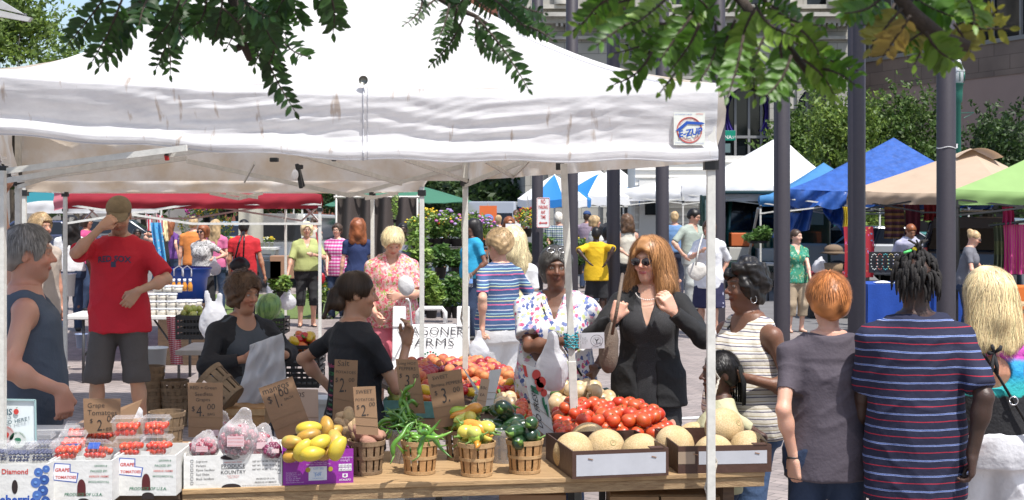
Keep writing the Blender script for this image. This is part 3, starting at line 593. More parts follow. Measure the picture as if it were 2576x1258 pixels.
# ---------------------------------------------------------------- ground
def ground():
 m,N,L,b=newmat('brick_paving'); b.inputs['Roughness'].default_value=.85
 tc=N.new('ShaderNodeTexCoord'); mp=N.new('ShaderNodeMapping'); mp.inputs['Rotation'].default_value=(0,0,R(38)); L.new(tc.outputs['Object'],mp.inputs[0])
 br=N.new('ShaderNodeTexBrick'); L.new(mp.outputs[0],br.inputs[0]); br.inputs['Scale'].default_value=1; br.inputs['Brick Width'].default_value=.2; br.inputs['Row Height'].default_value=.1; br.inputs['Mortar Size'].default_value=.006
 br.inputs['Color1'].default_value=(.33,.28,.255,1); br.inputs['Color2'].default_value=(.25,.215,.20,1); br.inputs['Mortar'].default_value=(.16,.14,.13,1)
 n=N.new('ShaderNodeTexNoise'); n.inputs['Scale'].default_value=.9; n.inputs['Detail'].default_value=8; n.inputs['Roughness'].default_value=.7; L.new(tc.outputs['Object'],n.inputs[0])
 r=N.new('ShaderNodeValToRGB'); r.color_ramp.elements[0].position=.3; r.color_ramp.elements[0].color=(.62,.6,.6,1); r.color_ramp.elements[1].position=.7; r.color_ramp.elements[1].color=(1.1,1.1,1.1,1); L.new(n.outputs[0],r.inputs[0])
 mx=N.new('ShaderNodeMix'); mx.data_type='RGBA'; mx.blend_type='MULTIPLY'; mx.inputs[0].default_value=1; L.new(br.outputs[0],mx.inputs[6]); L.new(r.outputs[0],mx.inputs[7]); L.new(mx.outputs[2],b.inputs['Base Color'])
 bp=N.new('ShaderNodeBump'); bp.inputs['Strength'].default_value=.4; bp.inputs['Distance'].default_value=.01; L.new(br.outputs[1],bp.inputs['Height']); bp.invert=True; L.new(bp.outputs[0],b.inputs['Normal'])
 g=MB(); g.grid(lambda u,v:((u-.5)*300,-20+v*320,0),4,4); o=g.build('paved_square',m); tag(o,None,None,kind='structure')
 a=MB(); a.poly([(6.4,15,.004),(60,15,.004),(60,120,.004),(4.9,120,.004),(4.3,21,.004)],(0,0,1),.002); o=a.build('asphalt_street',mat('asphalt',(.15,.145,.145),.9,var=.25,vs=2.5,bump=.3,bs=90)); tag(o,None,None,kind='structure')
 a=MB(); a.poly([(-60,34,.006),(4.1,34,.006),(4.1,60,.006),(-60,60,.006)],(0,0,1),.002); o=a.build('side_street',MATS['asphalt']); tag(o,None,None,kind='structure')
 a=MB(); a.poly([(-5.2,24,.02),(-3.0,24,.02),(-3.2,30,.02),(-6.2,30,.02)],(0,0,1),.014); o=a.build('grass_patch',mat('lawn',(.12,.17,.04),.9,var=.5,vs=30,bump=.6,bs=80)); tag(o,None,None,kind='structure')
 for (x,y,a_,l) in((1.2,13,.25,1.5),(4.9,18.2,.1,.7),(3.2,11.4,-.2,.6)):
  q=MB(); u=Vector((math.cos(a_),math.sin(a_),0)); v=Vector((-u.y,u.x,0)); p=Vector((x,y,.006)); q.poly([p-u*l/2-v*.06,p+u*l/2-v*.06,p+u*l/2+v*.06,p-u*l/2+v*.06],(0,0,1),.001); o=q.build('painted_bay_marking',mat('worn_paint',(.6,.6,.58),.8,var=.4,vs=20)); tag(o,None,None,kind='structure')
ground()
# ---------------------------------------------------------------- big buildings
def wallmat(name,c,bw,bh,c2=None,mort=None,ms=.012,var=.3,bump=.4):
 m,N,L,b=newmat(name); b.inputs['Roughness'].default_value=.85; tc=N.new('ShaderNodeTexCoord'); sp=N.new('ShaderNodeSeparateXYZ'); L.new(tc.outputs['Object'],sp.inputs[0])
 cb=N.new('ShaderNodeCombineXYZ'); ad=N.new('ShaderNodeMath'); L.new(sp.outputs[0],ad.inputs[0]); L.new(sp.outputs[1],ad.inputs[1]); L.new(ad.outputs[0],cb.inputs[0]); L.new(sp.outputs[2],cb.inputs[1])
 br=N.new('ShaderNodeTexBrick'); L.new(cb.outputs[0],br.inputs[0]); br.inputs['Scale'].default_value=1; br.inputs['Brick Width'].default_value=bw; br.inputs['Row Height'].default_value=bh; br.inputs['Mortar Size'].default_value=ms
 br.inputs['Color1'].default_value=hx(c); br.inputs['Color2'].default_value=hx(c2 or tuple(x*.8 for x in c)); br.inputs['Mortar'].default_value=hx(mort or tuple(x*.5 for x in c))
 n=N.new('ShaderNodeTexNoise'); n.inputs['Scale'].default_value=.7; n.inputs['Detail'].default_value=8; L.new(tc.outputs['Object'],n.inputs[0]); r=N.new('ShaderNodeValToRGB'); r.color_ramp.elements[0].position=.3; r.color_ramp.elements[0].color=(1-var,)*3+(1,); r.color_ramp.elements[1].position=.7; L.new(n.outputs[0],r.inputs[0])
 mx=N.new('ShaderNodeMix'); mx.data_type='RGBA'; mx.blend_type='MULTIPLY'; mx.inputs[0].default_value=1; L.new(br.outputs[0],mx.inputs[6]); L.new(r.outputs[0],mx.inputs[7]); L.new(mx.outputs[2],b.inputs['Base Color'])
 bp=N.new('ShaderNodeBump'); bp.invert=True; bp.inputs['Strength'].default_value=bump; bp.inputs['Distance'].default_value=.02; L.new(br.outputs[1],bp.inputs['Height']); L.new(bp.outputs[0],b.inputs['Normal'])
 MATS[name]=m; return m
STONE=wallmat('pale_stone',(.40,.385,.34),1.3,.42,(.35,.335,.295)); STONET=mat('stone_trim',(.42,.4,.355),.8,var=.3,vs=2,bump=.2,bs=15); GLASS=mat('dark_glass',(.01,.012,.015),.08)
GRAN=wallmat('brown_granite',(.25,.185,.15),.9,.5,(.20,.15,.125),ms=.01); BROWN=mat('brown_render',(.32,.225,.195),.8,var=.08,vs=1); BRICK=wallmat('red_brick',(.30,.11,.07),.22,.075,ms=.008); MUL=mat('grey_mullion',(.2,.2,.2),.5)
def frontwall(mb,y,x0,x1,z0,z1,holes,th=.6):
 """a wall across the view with real openings: holes [(x0,x1,z0,z1)]"""
 xs=sorted(set([x0,x1]+[h[0] for h in holes]+[h[1] for h in holes])); zs=sorted(set([z0,z1]+[h[2] for h in holes]+[h[3] for h in holes]))
 for a,b in zip(xs,xs[1:]):
  run=None
  for c,d in zip(zs,zs[1:]):
   solid=not any(h[0]<=(a+b)/2<=h[1] and h[2]<=(c+d)/2<=h[3] for h in holes)
   if solid: run=(run[0],d) if run else (c,d)
   if not solid or d==zs[-1]:
    if run: mb.box(((a+b)/2,y+th/2,(run[0]+run[1])/2),(b-a,th,run[1]-run[0])); run=None
def stonehall():
 s=66.; y=K/s; X=lambda p:(p-CX)/s; Z=lambda q:H-(q-YH)/s
 t=thing('stone_building','ornate pale stone bank building with cornices, arched dark windows and purple drapes','building',(X(1720),y,0))
 ar=[(X(1819),X(1944)),(X(2002),X(2116)),(X(1560),X(1663))]; holes=[(a,b,.3,Z(214)) for a,b in ar]
 sq=[(1572,1608,110,150),(1620,1652,110,150),(1686,1726,108,150),(1742,1780,108,150),(1836,1900,150,190),(2020,2075,150,190)]
 holes+=[(X(a),X(b),Z(d),Z(c)) for a,b,c,d in sq]; tall=[(1860,1930),(2030,2085),(1690,1740)]; holes+=[(X(a),X(b),Z(12),Z(-90)) for a,b in tall]
 m=MB(); frontwall(m,y,X(1345),X(2135),0,Z(-160),holes); m.build('wall',STONE,t)
 # side wall running away to the distance on the far side
 a=(X(1345),y); b_=(X(1270)*1.32,y*1.32); m=MB(); m.poly([(a[0],a[1]+.05,0),(b_[0],b_[1],0),(b_[0],b_[1],18),(a[0],a[1]+.05,18)],(-.9,-.3,0),-.4); m.build('side_wall',STONE,t)
 for (z0,z1,pr) in((Z(62),Z(48),.5),(Z(48),Z(38),.85),(Z(200),Z(192),.2),(Z(100),Z(92),.18),(Z(24),Z(14),.3)):
  m=MB(); m.box(((X(1345)+X(2135))/2-pr/2,y-pr/2+.02,(z0+z1)/2),(X(2135)-X(1345)+pr,pr+.1,z1-z0))
  d=Vector((b_[0]-a[0],b_[1]-a[1],0)); L=d.length; d.normalize(); n=Vector((-d.y,d.x,0)); c=Vector((a[0],a[1],0))+d*L/2+n*pr/2; m.box((c.x,c.y,(z0+z1)/2),(L,pr,z1-z0-.01),Matrix.Rotation(math.atan2(d.y,d.x),3,'Z')); m.build('cornice',STONET,t)
 m=MB()
 for i in range(60): m.box((X(1400)+i*.187,y-.3,Z(66)),(.1,.5,.12))
 m.build('dentil_course',STONET,t)
 for i in range(7):   # engaged pilasters of the upper storey
  x=X(1412)+i*1.72; m=MB(); m.lathe([(.28,0),(.28,.2),(.22,.3),(.2,2.9),(.28,3.05),(.3,3.2)],14,(x,y-.25,Z(14))); m.build('column',STONET,t,True)
 for px in(1400,1538,1690,1785,1955,2120):
  m=MB(); m.box((X(px),y-.12,Z(355)+(Z(200)-Z(355))/2-2.6),(.65,.25,Z(200)-Z(355)+5.2)); m.build('pilaster',STONE,t)
 for i in range(2):
  m=MB(); r=1.5; m.lathe([(.14,0),(.18,.02)],16);
 for a_,b in ar:     # arch ring, glass, mullions, drapes
  c=(a_+b)/2; r=(b-a_)/2; z=Z(217)-r+.75
  m=MB()
  n=18
  for i in range(n):
   q0=PI*i/n; q1=PI*(i+1)/n
   P=[(c+k*math.cos(q),y-.1,z-.75+k*math.sin(q)) for k,q in((r-.02,q0),(r+.32,q0),(r+.32,q1),(r-.02,q1))]; m.poly(P,(0,-1,0),.12)
  m.build('arch_ring',STONET,t)
  m=MB()
  for i in range(8):     # spandrels fill the square head down to the arch
   q0=PI*i/8; q1=PI*(i+1)/8; P=[(c+r*math.cos(q0),y+.05,z-r*.0-.75+r*math.sin(q0)),(c+r*math.cos(q0),y+.05,Z(214)),(c+r*math.cos(q1),y+.05,Z(214)),(c+r*math.cos(q1),y+.05,z-.75+r*math.sin(q1))]; m.poly(P,(0,-1,0),-.3)
  m.build('spandrel',STONE,t)
  wdw=MB(); wdw.box((c,y+.45,(z+r)/2),(r*2,.04,z+r-.4)); g=wdw.build('window',GLASS,t)
  m=MB()
  for q in(-.45,.1,.6): m.box((c+r*q,y+.36,(z+.3)/2),(.09,.08,z-.4))
  for zz in(2.2,4.4): m.box((c,y+.36,zz),(r*2,.09,.1))
  m.build('window_frame',MUL,g)
  for q in(-1,1):
   m=MB(); m.grid(lambda u,v:(c+q*(r-.05-u*(.75-.55*math.sin(v*PI*.8))),y+.3+.05*math.sin(u*22),z+.0-v*1.9-u*.1+.55*math.sin(u*1.2)),14,8); m.build('drape',mat('purple_drape',(.05,.03,.22),.8),t)
 for (a_,b,c,d) in sq:
  m=MB(); m.box(((X(a_)+X(b))/2,y+.4,(Z(c)+Z(d))/2),(X(b)-X(a_),.04,Z(c)-Z(d))); g=m.build('window',GLASS,t)
  m=MB();
  for q in(.33,.66): m.box((X(a_)+(X(b)-X(a_))*q,y+.3,(Z(c)+Z(d))/2),(.05,.05,Z(c)-Z(d))); m.box(((X(a_)+X(b))/2,y+.31,Z(d)+(Z(c)-Z(d))*q),(X(b)-X(a_),.05,.05))
  m.build('window_frame',MUL,g)
  m=MB(); m.box(((X(a_)+X(b))/2,y-.06,Z(d)-.07),(X(b)-X(a_)+.2,.15,.12)); m.build('sill',STONET,t)
 for a_,b in tall:
  m=MB(); m.box(((X(a_)+X(b))/2,y+.4,Z(-40)),(X(b)-X(a_),.04,2.6)); m.build('window',GLASS,t)
  m=MB(); m.box(((X(a_)+X(b))/2,y-.06,Z(12)-.06),(X(b)-X(a_)+.3,.15,.1)); m.build('sill',STONET,t)
 for px in(1430,1500):   # rosette ornaments
  m=MB(); m.tube([(X(px)+.13*math.cos(a),y-.03,Z(165)+.13*math.sin(a)) for a in np.linspace(0,2*PI,17)],.03,5); m.build('rosette',STONET,t)
stonehall()
def brownhall():
 # a wall coming towards the viewer on the far right side
 p0=np.array(((2133-CX)/62,K/62)); p1=np.array(((2720-CX)/78,K/78)); d=p1-p0; L=np.linalg.norm(d); u=d/L; n=np.array((u[1],-u[0])); n=n if n[1]<0 else -n
 t=thing('brown_building','modern brown office block with a band of dark glass windows above a granite strip','building',(p0[0],p0[1],0))
 def slab(z0,z1,off,th,name,m,par=t,a=0,b=L):
  q=MB(); A=p0+u*a+n*off; B=p0+u*b+n*off; C=B-n*th; D=A-n*th; q.add([(A[0],A[1],z0),(B[0],B[1],z0),(C[0],C[1],z0),(D[0],D[1],z0),(A[0],A[1],z1),(B[0],B[1],z1),(C[0],C[1],z1),(D[0],D[1],z1)],[(0,1,5,4),(1,2,6,5),(2,3,7,6),(3,0,4,7),(4,5,6,7),(3,2,1,0)]); return q.build(name,m,par)
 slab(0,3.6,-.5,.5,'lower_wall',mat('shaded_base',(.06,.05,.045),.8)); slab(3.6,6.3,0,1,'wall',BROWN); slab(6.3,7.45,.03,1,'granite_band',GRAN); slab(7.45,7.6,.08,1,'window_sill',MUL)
 slab(10.9,15,.03,1,'upper_wall',GRAN)
 k=9
 for i in range(k):
  a=i*L/k; w_=slab(7.6,10.9,-.12,.05,'window',GLASS,t,a+.04,a+L/k-.04); slab(7.6,10.9,-.02,.1,'window_frame',MUL,w_,a-.04,a+.04)
 slab(0,15,.02,1.2,'corner_pier',GRAN,t,-.9,0)
brownhall()
def block(name,label,x0,x1,s,top,m,wins,wm=GLASS,roof=None):
 y=K/s; X=lambda p:(p-CX)/s; Z=lambda q:H-(q-YH)/s
 t=thing(name,label,'building',((X(x0)+X(x1))/2,y,0)); hs=[(X(a),X(b),Z(d),Z(c)) for a,b,c,d in wins]; q=MB(); frontwall(q,y,X(x0),X(x1),0,Z(top),hs); q.box(((X(x0)+X(x1))/2,y+3,Z(top)/2),(X(x1)-X(x0)-.02,4,Z(top)-.02)); q.build('wall',m,t)
 for a,b,c,d in hs:
  q=MB(); q.box(((a+b)/2,y+.3,(c+d)/2),(b-a,.04,d-c)); g=q.build('window',wm,t); q=MB(); q.box(((a+b)/2,y+.25,(c+d)/2),(.07,.05,d-c)); q.box(((a+b)/2,y+.24,(c+d)/2),(b-a,.05,.06)); q.build('window_frame',MUL,g)
 q=MB(); q.box(((X(x0)+X(x1))/2,y-.15,Z(top)),(X(x1)-X(x0)+.4,.5,.4)); q.build('cornice',STONET,t)
 return t
block('brick_building','red brick building seen past the stone building, high above the white canopy',1180,1372,44,-60,BRICK,[(1200+i*42,1222+i*42,a,a+38) for i in range(4) for a in(-30,45,120,460)])
block('brick_shop','low brick shopfront building across the street behind the plants',560,1120,42,250,BRICK,[(580+i*60,615+i*60,a,a+50) for i in range(9) for a in(300,400)])
block('grey_building','plain grey building behind the far left trees',-250,540,40,330,mat('grey_render',(.24,.23,.22),.9,var=.2,vs=1),[(-200+i*60,-170+i*60,a,a+40) for i in range(12) for a in(360,430)])
# ---------------------------------------------------------------- trees
LEAFM=attrmat('tree_leaf',.55,0,transl=.35)
BARK=mat('bark',(.07,.055,.04),.9,var=.5,vs=20,bump=.8,bs=40,stretch=(1,1,.25))
def tree(x,s,top,label,rad,cols,n=9000,leaf=.11,seed=0,base=1.5,nlump=30,group=None,flat=1):
 r=np.random.RandomState(seed); p=W(x,0,s); zt=H-(top-YH)/s; t=thing('tree',label,'tree',(p.x,p.y,0),group=group)
 m=MB(); m.tube([(0,0,0),(.05,0,base*.5),(-.03,.05,base),(.05,0,zt*.55)],[.16,.13,.11,.07],8)
 m.build('trunk',BARK,t,True,False)
 hc=(zt+base)/2; C=[]
 for i in range(nlump):
  a=r.uniform(0,6.28); e=r.uniform(-.8,1); rr=r.uniform(.35,.85)
  C.append((rad*rr*math.cos(a)*(1-max(0,e)*.5),rad*rr*math.sin(a)*(1-max(0,e)*.5),hc+e*(zt-base)*.42))
 C=np.array(C); m=MB()
 for c in C[:10]: m.tube([(0,0,base),(c[0]*.5,c[1]*.5,(base+c[2])/2+.1),tuple(c)],[.07,.04,.012],5)
 m.build('limbs',BARK,t,True,False)
 k=r.randint(0,nlump,n); sz=r.uniform(.16,.42,nlump)*rad; d=r.normal(size=(n,3)); d/=np.linalg.norm(d,axis=1)[:,None]; q=C[k]+d*(sz[k]*r.uniform(.35,1.05,n)**.6)[:,None]*v3(1,1,.75)
 sp=r.normal(size=(nlump,7,3))+v3(0,0,.8); sp/=np.linalg.norm(sp,axis=2)[:,:,None]; ii=r.rand(n)<.38; kk=k[ii]; q[ii]=C[kk]+sp[kk,r.randint(0,7,ii.sum())]*(sz[kk]*r.uniform(.7,1.9,ii.sum()))[:,None]+r.normal(size=(ii.sum(),3))*leaf*.55
 q[:,2]=base+(q[:,2]-base)*(zt-base)/(np.percentile(q[:,2],99.3)-base); A=r.normal(size=(n,3)); A/=np.linalg.norm(A,axis=1)[:,None]; B=np.cross(A,r.normal(size=(n,3))); B/=np.linalg.norm(B,axis=1)[:,None]
 l=leaf*r.uniform(.5,1.2,n)[:,None]; V=np.stack([q-A*l,q-B*l*.45,q+A*l,q+B*l*.45],1).reshape(-1,3); F=np.arange(n*4).reshape(-1,4)
 cc=np.array(cols)[r.randint(0,len(cols),n)]*r.uniform(.75,1.3,n)[:,None]; cc*=(r.uniform(.85,1.15,nlump)[k])[:,None]
 mk('crown',V,F,LEAFM,t,False,np.repeat(cc,4,0)); return t
def v3(*a): return np.array(a,float)
G1=[(.05,.10,.02),(.08,.14,.03),(.10,.16,.03)]; G2=[(.12,.19,.03),(.17,.24,.04),(.09,.15,.03)]; G3=[(.03,.06,.02),(.05,.085,.025)]
def trees():
 tree(30,55,-40,'tall bright green tree in the top corner behind the white canopy',3.6,G2+[(.14,.2,.05)],16000,.15,1,2.5)
 tree(-150,50,-60,'bright green tree cut by the frame beside the top corner tree',3.5,G2,9000,.15,2,2.5)
 tree(190,60,95,'low leafy tree showing just above the slope of the white canopy',1.9,G2,7000,.12,3,2.5)
 tree(2045,78,262,'dark green shrubby tree behind the white peaked tent',2.0,G1+[(.12,.2,.04)],15000,.09,4,.8)
 tree(2130,84,242,'bright yellow green tree between the white tent and the blue tarpaulin',1.9,G2,15000,.09,5,.8)
 tree(2270,80,222,'airy dark tree with thin upright twigs behind the blue tarpaulin peak',2.2,G1,12000,.09,6,.8)
 tree(2480,80,285,'deep green tree above the tan canopy behind the lamp post',2.2,G3+[(.05,.1,.02)],15000,.1,7,.8)
 for i,(x,s,tp,l) in enumerate(((1235,62,440,'dark street tree behind the pickup truck'),(1160,60,380,'shady street tree behind the green umbrella'),(960,60,370,'dense street tree beyond the flower stall'),(760,58,390,'dark street tree beyond the parked estate car'),(560,58,380,'dense tree beyond the hanging flower baskets'),(360,58,390,'dark tree beyond the striped flags'),(160,58,380,'dense tree beyond the far white canopy'))):
  tree(x,s,tp,l,2.2,G3+[G1[0]],5000,.17,20+i,1.3)
trees()
# ---------------------------------------------------------------- tall dark poles
POLE=mat('dark_painted_steel',(.040,.034,.042),.55,var=.15,vs=30,bump=.1)
for i,(x,s,d) in enumerate(((1352,127,'nearest the no parking sign'),(1439,136,'behind the leaning tent leg'),(1543,150,'behind the woman in the black blazer'),(1666,150,'between the blazer woman and the man in a sage shirt'),(1806,164,'just behind the white tent corner leg'),(1967,182,'behind the striped tank top woman'),(2155,196,'behind the red haired woman'),(2380,210,'behind the striped polo man'))):
 p=W(x,0,s); t=thing('steel_pole','tall dark grey steel pole '+d,'pole',(p.x,p.y,0),group='tall dark steel poles along the square')
 m=MB(); m.lathe([(.112,0.02),(.112,9.5),(.0,9.55)],28); m.build('shaft',POLE,t,True,False); m=MB(); m.lathe([(.2,0),(.2,.02),(.115,.05)],28); m.build('base_flange',POLE,t,False,False)
 if i==7: m=MB(); m.tube([(.115*math.cos(a),.115*math.sin(a),2.62+.01*math.sin(a*3)) for a in np.linspace(PI,2*PI,14)],.006,5); m.box((.11,-.05,2.64),(.02,.03,.05)); m.build('tape_scrap',mat('tape',(.6,.6,.6),.5),t,False,False)
# ---------------------------------------------------------------- canopies
CAN=mat('white_canopy',(.80,.80,.80),.75,var=.04,vs=3,transl=.22,bump=.25,bs=9)
CANB=mat('worn_canopy',(.80,.77,.72),.8,c2=(.66,.56,.44),vs=3.2,transl=.40,bump=.3,bs=8,rampw=.12)
TUBEM=mat('white_tube',(.62,.61,.56),.45,var=.2,vs=25,bump=.1); BLACKP=mat('black_plastic',(.015,.015,.016),.4); ALU=mat('dull_aluminium',(.42,.40,.37),.45,metal=.3)
def tent(name,label,C,ev,vh,pk,m,group=None,legs=(0,1,2,3),peak=None,sag=.12,leg_m=TUBEM,mval=None,lean=0,truss=True,lw=.036,legz=0,seed=0,wr=.004,cat='canopy',nu=36,sides=(0,1,2,3),vwave=0,base=0):
 """C: four ground corners in order (front left, front right, rear right, rear left); ev: eave height; vh: valance height"""
 C=[np.array(c,float) for c in C]; cen=sum(C)/4; pkp=np.array(peak,float) if peak is not None else cen
 t=thing(name,label,cat,(cen[0],cen[1],0),group=group); evs=ev if hasattr(ev,'__len__') else [ev]*4
 E=[np.array((c[0],c[1],e)) for c,e in zip(C,evs)]; P=np.array((pkp[0],pkp[1],pk))
 q=MB()
 for k in sides:
  a,b=E[k],E[(k+1)%4]
  def f(u,v):
   e=a*(1-u)+b*u; p=e*(1-v)+P*v; sg=sag*(math.sin(PI*v)*(1.15-v*.5)*(.35+1.3*(abs(u-.5)*2)**2*.5+.3)); p=p.copy(); p[2]-=sg; p[2]-=.03*math.sin(PI*u)*(1-v)**3*2; return tuple(p)
  q.grid(f,nu,14)
 for k in sides:
  a,b=E[k],E[(k+1)%4]; o=(a+b)/2-P; o[2]=0; o/=np.linalg.norm(o)
  def g(u,v):
   e=a*(1-u)+b*u; p=e.copy(); p[2]-=v*vh+.03*math.sin(PI*u)*2*(1-v)+vwave*abs(math.sin(u*PI*7))*v; w_=.018*math.sin(v*PI*1.5)+wr*2.2*math.sin(u*23+v*3+seed)*(.3+v)+wr*1.5*math.sin(u*57+seed*2+v*5); return tuple(p+o*(.01+w_))
  q.grid(g,nu*2,6)
 V=np.concatenate(q.V)-np.array((cen[0],cen[1],0));
 # weld the roof seams by distance is not needed: the sheets share their edges
 cn=mk('canopy_top',V,q.F,m,t,True)
 for k in legs:
  e=E[k]; m_=MB(); zt=e[2]-.02; C[k]=C[k]+(cen-C[k])/np.linalg.norm(cen-C[k])*.028; m_.box((C[k][0],C[k][1],zt*.5+legz*.5),(lw,lw,zt-legz)); lg=m_.build('leg',leg_m,t,bev=.003)
  m_=MB(); m_.box((C[k][0],C[k][1],e[2]-vh-.01),(lw*1.7,lw*1.5,.045)); m_.build('corner_bracket',BLACKP,lg)
  m_=MB(); m_.box((C[k][0],C[k][1],.012+legz),(.1,.1,.02)); m_.build('foot_plate',ALU,lg)
 if truss:
  for k in sides:
   a,b=E[k]-v3(0,0,vh*.55+.02),E[(k+1)%4]-v3(0,0,vh*.55+.02); n=2; m_=MB(); hh=.26
   for i in range(n):
    p0=a+(b-a)*i/n; p1=a+(b-a)*(i+1)/n; z0=v3(0,0,0); z1=v3(0,0,-hh)
    m_.bar(p0+(z1 if 0 else z0),p1+z1*.9 if i==0 else p1+z0,.012,.026); m_.bar(p0+z1*(.9),p1+(z0 if i==0 else z1*.9),.013,.027)
   m_.build('truss',leg_m,t)
 return t
def sqp(x,s,w,d=3):
 p=W(x,0,s); f=(p.y+d)/p.y; return [v3(p.x,p.y),v3(p.x+w,p.y),v3(p.x*f+w*.98,p.y+d),v3(p.x*f,p.y+d)]
def sq(x,s,ang,w,d=None):
 """front left ground corner at a picture column, turned by ang degrees, w wide"""
 d=d or w; p=W(x,0,s); a=R(ang); u=v3(math.cos(a),math.sin(a)); v=v3(-math.sin(a),math.cos(a)); p=v3(p.x,p.y); return [p,p+u*w,p+u*w+v*d,p+v*d]
# ---------------------------------------------------------------- the white canopy over the produce stall
def fronttent():
 g=lambda x,s:v3((x-CX)/s,K/s)
 FL,FR,RR,RL=g(-10,620),g(1803,585),g(1176,390),g(40,390)
 t=tent('canopy_tent','big worn white pop up canopy over the produce with a shelter badge',[FL,FR,RR,RL],[2.53,2.50,2.46,2.46],.34,3.56,CANB,peak=(-1.05,7.36),sag=.16,legs=(1,2,3),sides=(1,2,3),truss=False,wr=.006)
 a=np.append(FL,2.53); b=np.append(FR,2.50); P=v3(-1.05,7.36,3.56); o=v3(.12,-.99,0)
 bx=[-10,300,600,892,1300,1812]; bz=[2.26,2.222,2.19,2.163,2.158,2.166]
 m=MB()
 def roof(u,v):
  e=a*(1-u)+b*u; p=e*(1-v)+P*v; p=p.copy(); p[2]-=.13*math.sin(PI*v)**.8*(1.2-v*.6)*(.3+1.1*(abs(u-.5)*2)**2); p[2]-=.05*math.sin(PI*u)*(1-v)**4; p[2]+=.004*math.sin(u*40+v*9)*(1-v)**2; return tuple(p)
 m.grid(roof,70,26)
 mc=attrmat('x') if 0 else CANB
 m.build('canopy_top',mat('bright_canopy',(.82,.82,.83),.75,c2=(.78,.77,.75),vs=2.5,transl=.38,bump=.15,bs=10),t,True)
 for u0,du in((.055,0),(.055,.008),(.945,0),(.945,.008)):
  m=MB(); m.tube([v3(*roof(u0+du+(.5-u0)*k*.1,.02+k*.55))+v3(0,0,.002) for k in np.linspace(0,1,24)],.0028,4)
  m.build('roof_seam',mat('roof_seam',(.55,.55,.58),.8),t)
 m=MB()
 def val(u,v):
  e=a*(1-u)+b*u; x=-10+u*1822; zb=np.interp(x,bx,bz); z0=e[2]-.05*math.sin(PI*u); z=z0*(1-v)+zb*v
  k=math.sin(PI*u)
  d=np.interp(v,[0,.12,.3,.5,.68,.78,.86,.94,1],[0,.022,.012,-.012,-.034,-.022,.03,.028,.012]); d*= (.45+.75*(1-u))
  cx=math.exp(-((u-.33)/.2)**2)+.8*math.exp(-((u-.66)/.12)**2)+.4*math.exp(-((u-.85)/.08)**2)
  d+=.005*math.sin(26*v-7*(u-.36)*math.cos(v*3)+2.5*math.sin(u*17))*cx*math.sin(PI*v)+.004*math.sin(u*12+v*3)*math.sin(u*7+2*v)+.0022*math.sin(u*120+v*60+3*math.sin(u*31))*cx*math.sin(PI*v)+.002*math.sin(u*50-v*22+3*math.sin(u*21+v*3))*math.sin(PI*v)+.008*math.sin(u*9+v*4)*v
  z+=.006*math.sin(u*38)*v
  return tuple(v3(e[0],e[1],z)+o*(.012+d))
 m.grid(val,260,46)
 # stained cloth: dirt has its own place on the cloth
 M,N,L,bs=newmat('stained_valance'); bs.inputs['Roughness'].default_value=.75; tc=N.new('ShaderNodeTexCoord'); mp=N.new('ShaderNodeMapping'); mp.inputs['Scale'].default_value=(1,1,2.2); L.new(tc.outputs['Object'],mp.inputs[0])
 n1=N.new('ShaderNodeTexNoise'); n1.inputs['Scale'].default_value=2.2; n1.inputs['Detail'].default_value=9; n1.inputs['Roughness'].default_value=.68; L.new(mp.outputs[0],n1.inputs[0])
 r=N.new('ShaderNodeValToRGB'); e=r.color_ramp.elements; e[0].position=.36; e[0].color=(.63,.63,.645,1); e[1].position=.56; e[1].color=(.78,.78,.79,1); L.new(n1.outputs[0],r.inputs[0])
 mp2=N.new('ShaderNodeMapping'); mp2.inputs['Rotation'].default_value=(0,R(50),0); mp2.inputs['Scale'].default_value=(26,5,6); L.new(tc.outputs['Object'],mp2.inputs[0]); n2=N.new('ShaderNodeTexNoise'); n2.inputs['Scale'].default_value=1; n2.inputs['Detail'].default_value=6; L.new(mp2.outputs[0],n2.inputs[0])
 r2=N.new('ShaderNodeValToRGB'); e=r2.color_ramp.elements; e[0].position=.29; e[0].color=(.66,.57,.49,1); e[1].position=.37; e[1].color=(1,1,1,1); L.new(n2.outputs[0],r2.inputs[0])
 mx=N.new('ShaderNodeMix'); mx.data_type='RGBA'; mx.blend_type='MULTIPLY'; mx.inputs[0].default_value=1; L.new(r.outputs[0],mx.inputs[6]); L.new(r2.outputs[0],mx.inputs[7]); L.new(mx.outputs[2],bs.inputs['Base Color'])
 n3=N.new('ShaderNodeTexNoise'); n3.inputs['Scale'].default_value=9; n3.inputs['Detail'].default_value=5; mp3=N.new('ShaderNodeMapping'); mp3.inputs['Scale'].default_value=(.5,1,2.2); mp3.inputs['Rotation'].default_value=(0,.25,0); L.new(tc.outputs['Object'],mp3.inputs[0]); L.new(mp3.outputs[0],n3.inputs[0]); bp=N.new('ShaderNodeBump'); bp.inputs['Strength'].default_value=.3; bp.inputs['Distance'].default_value=.02; L.new(n3.outputs[0],bp.inputs['Height']); L.new(bp.outputs[0],bs.inputs['Normal'])
 tr=N.new('ShaderNodeBsdfTranslucent'); L.new(mx.outputs[2],tr.inputs[0]); ms=N.new('ShaderNodeMixShader'); ms.inputs[0].default_value=.36; L.new(bs.outputs[0],ms.inputs[1]); L.new(tr.outputs[0],ms.inputs[2]); L.new(ms.outputs[0],N['Material Output'].inputs[0])
 vl=m.build('valance',M,t,True)
 V=lambda u,v,d=.004:v3(*val(u,v))+o*d
 seam=mat('seam',(.5,.5,.52),.8); m=MB(); uc=(892+10)/1822; m.tube([V(uc,k/20) for k in range(21)],.0035,5); m.tube([V(uc+.006,k/20) for k in range(21)],.002,5); m.build('centre_seam',seam,vl)
 m=MB(); m.tube([V(k/120,.985,.003) for k in range(121)],.0022,5); m.build('hem_seam',seam,vl)
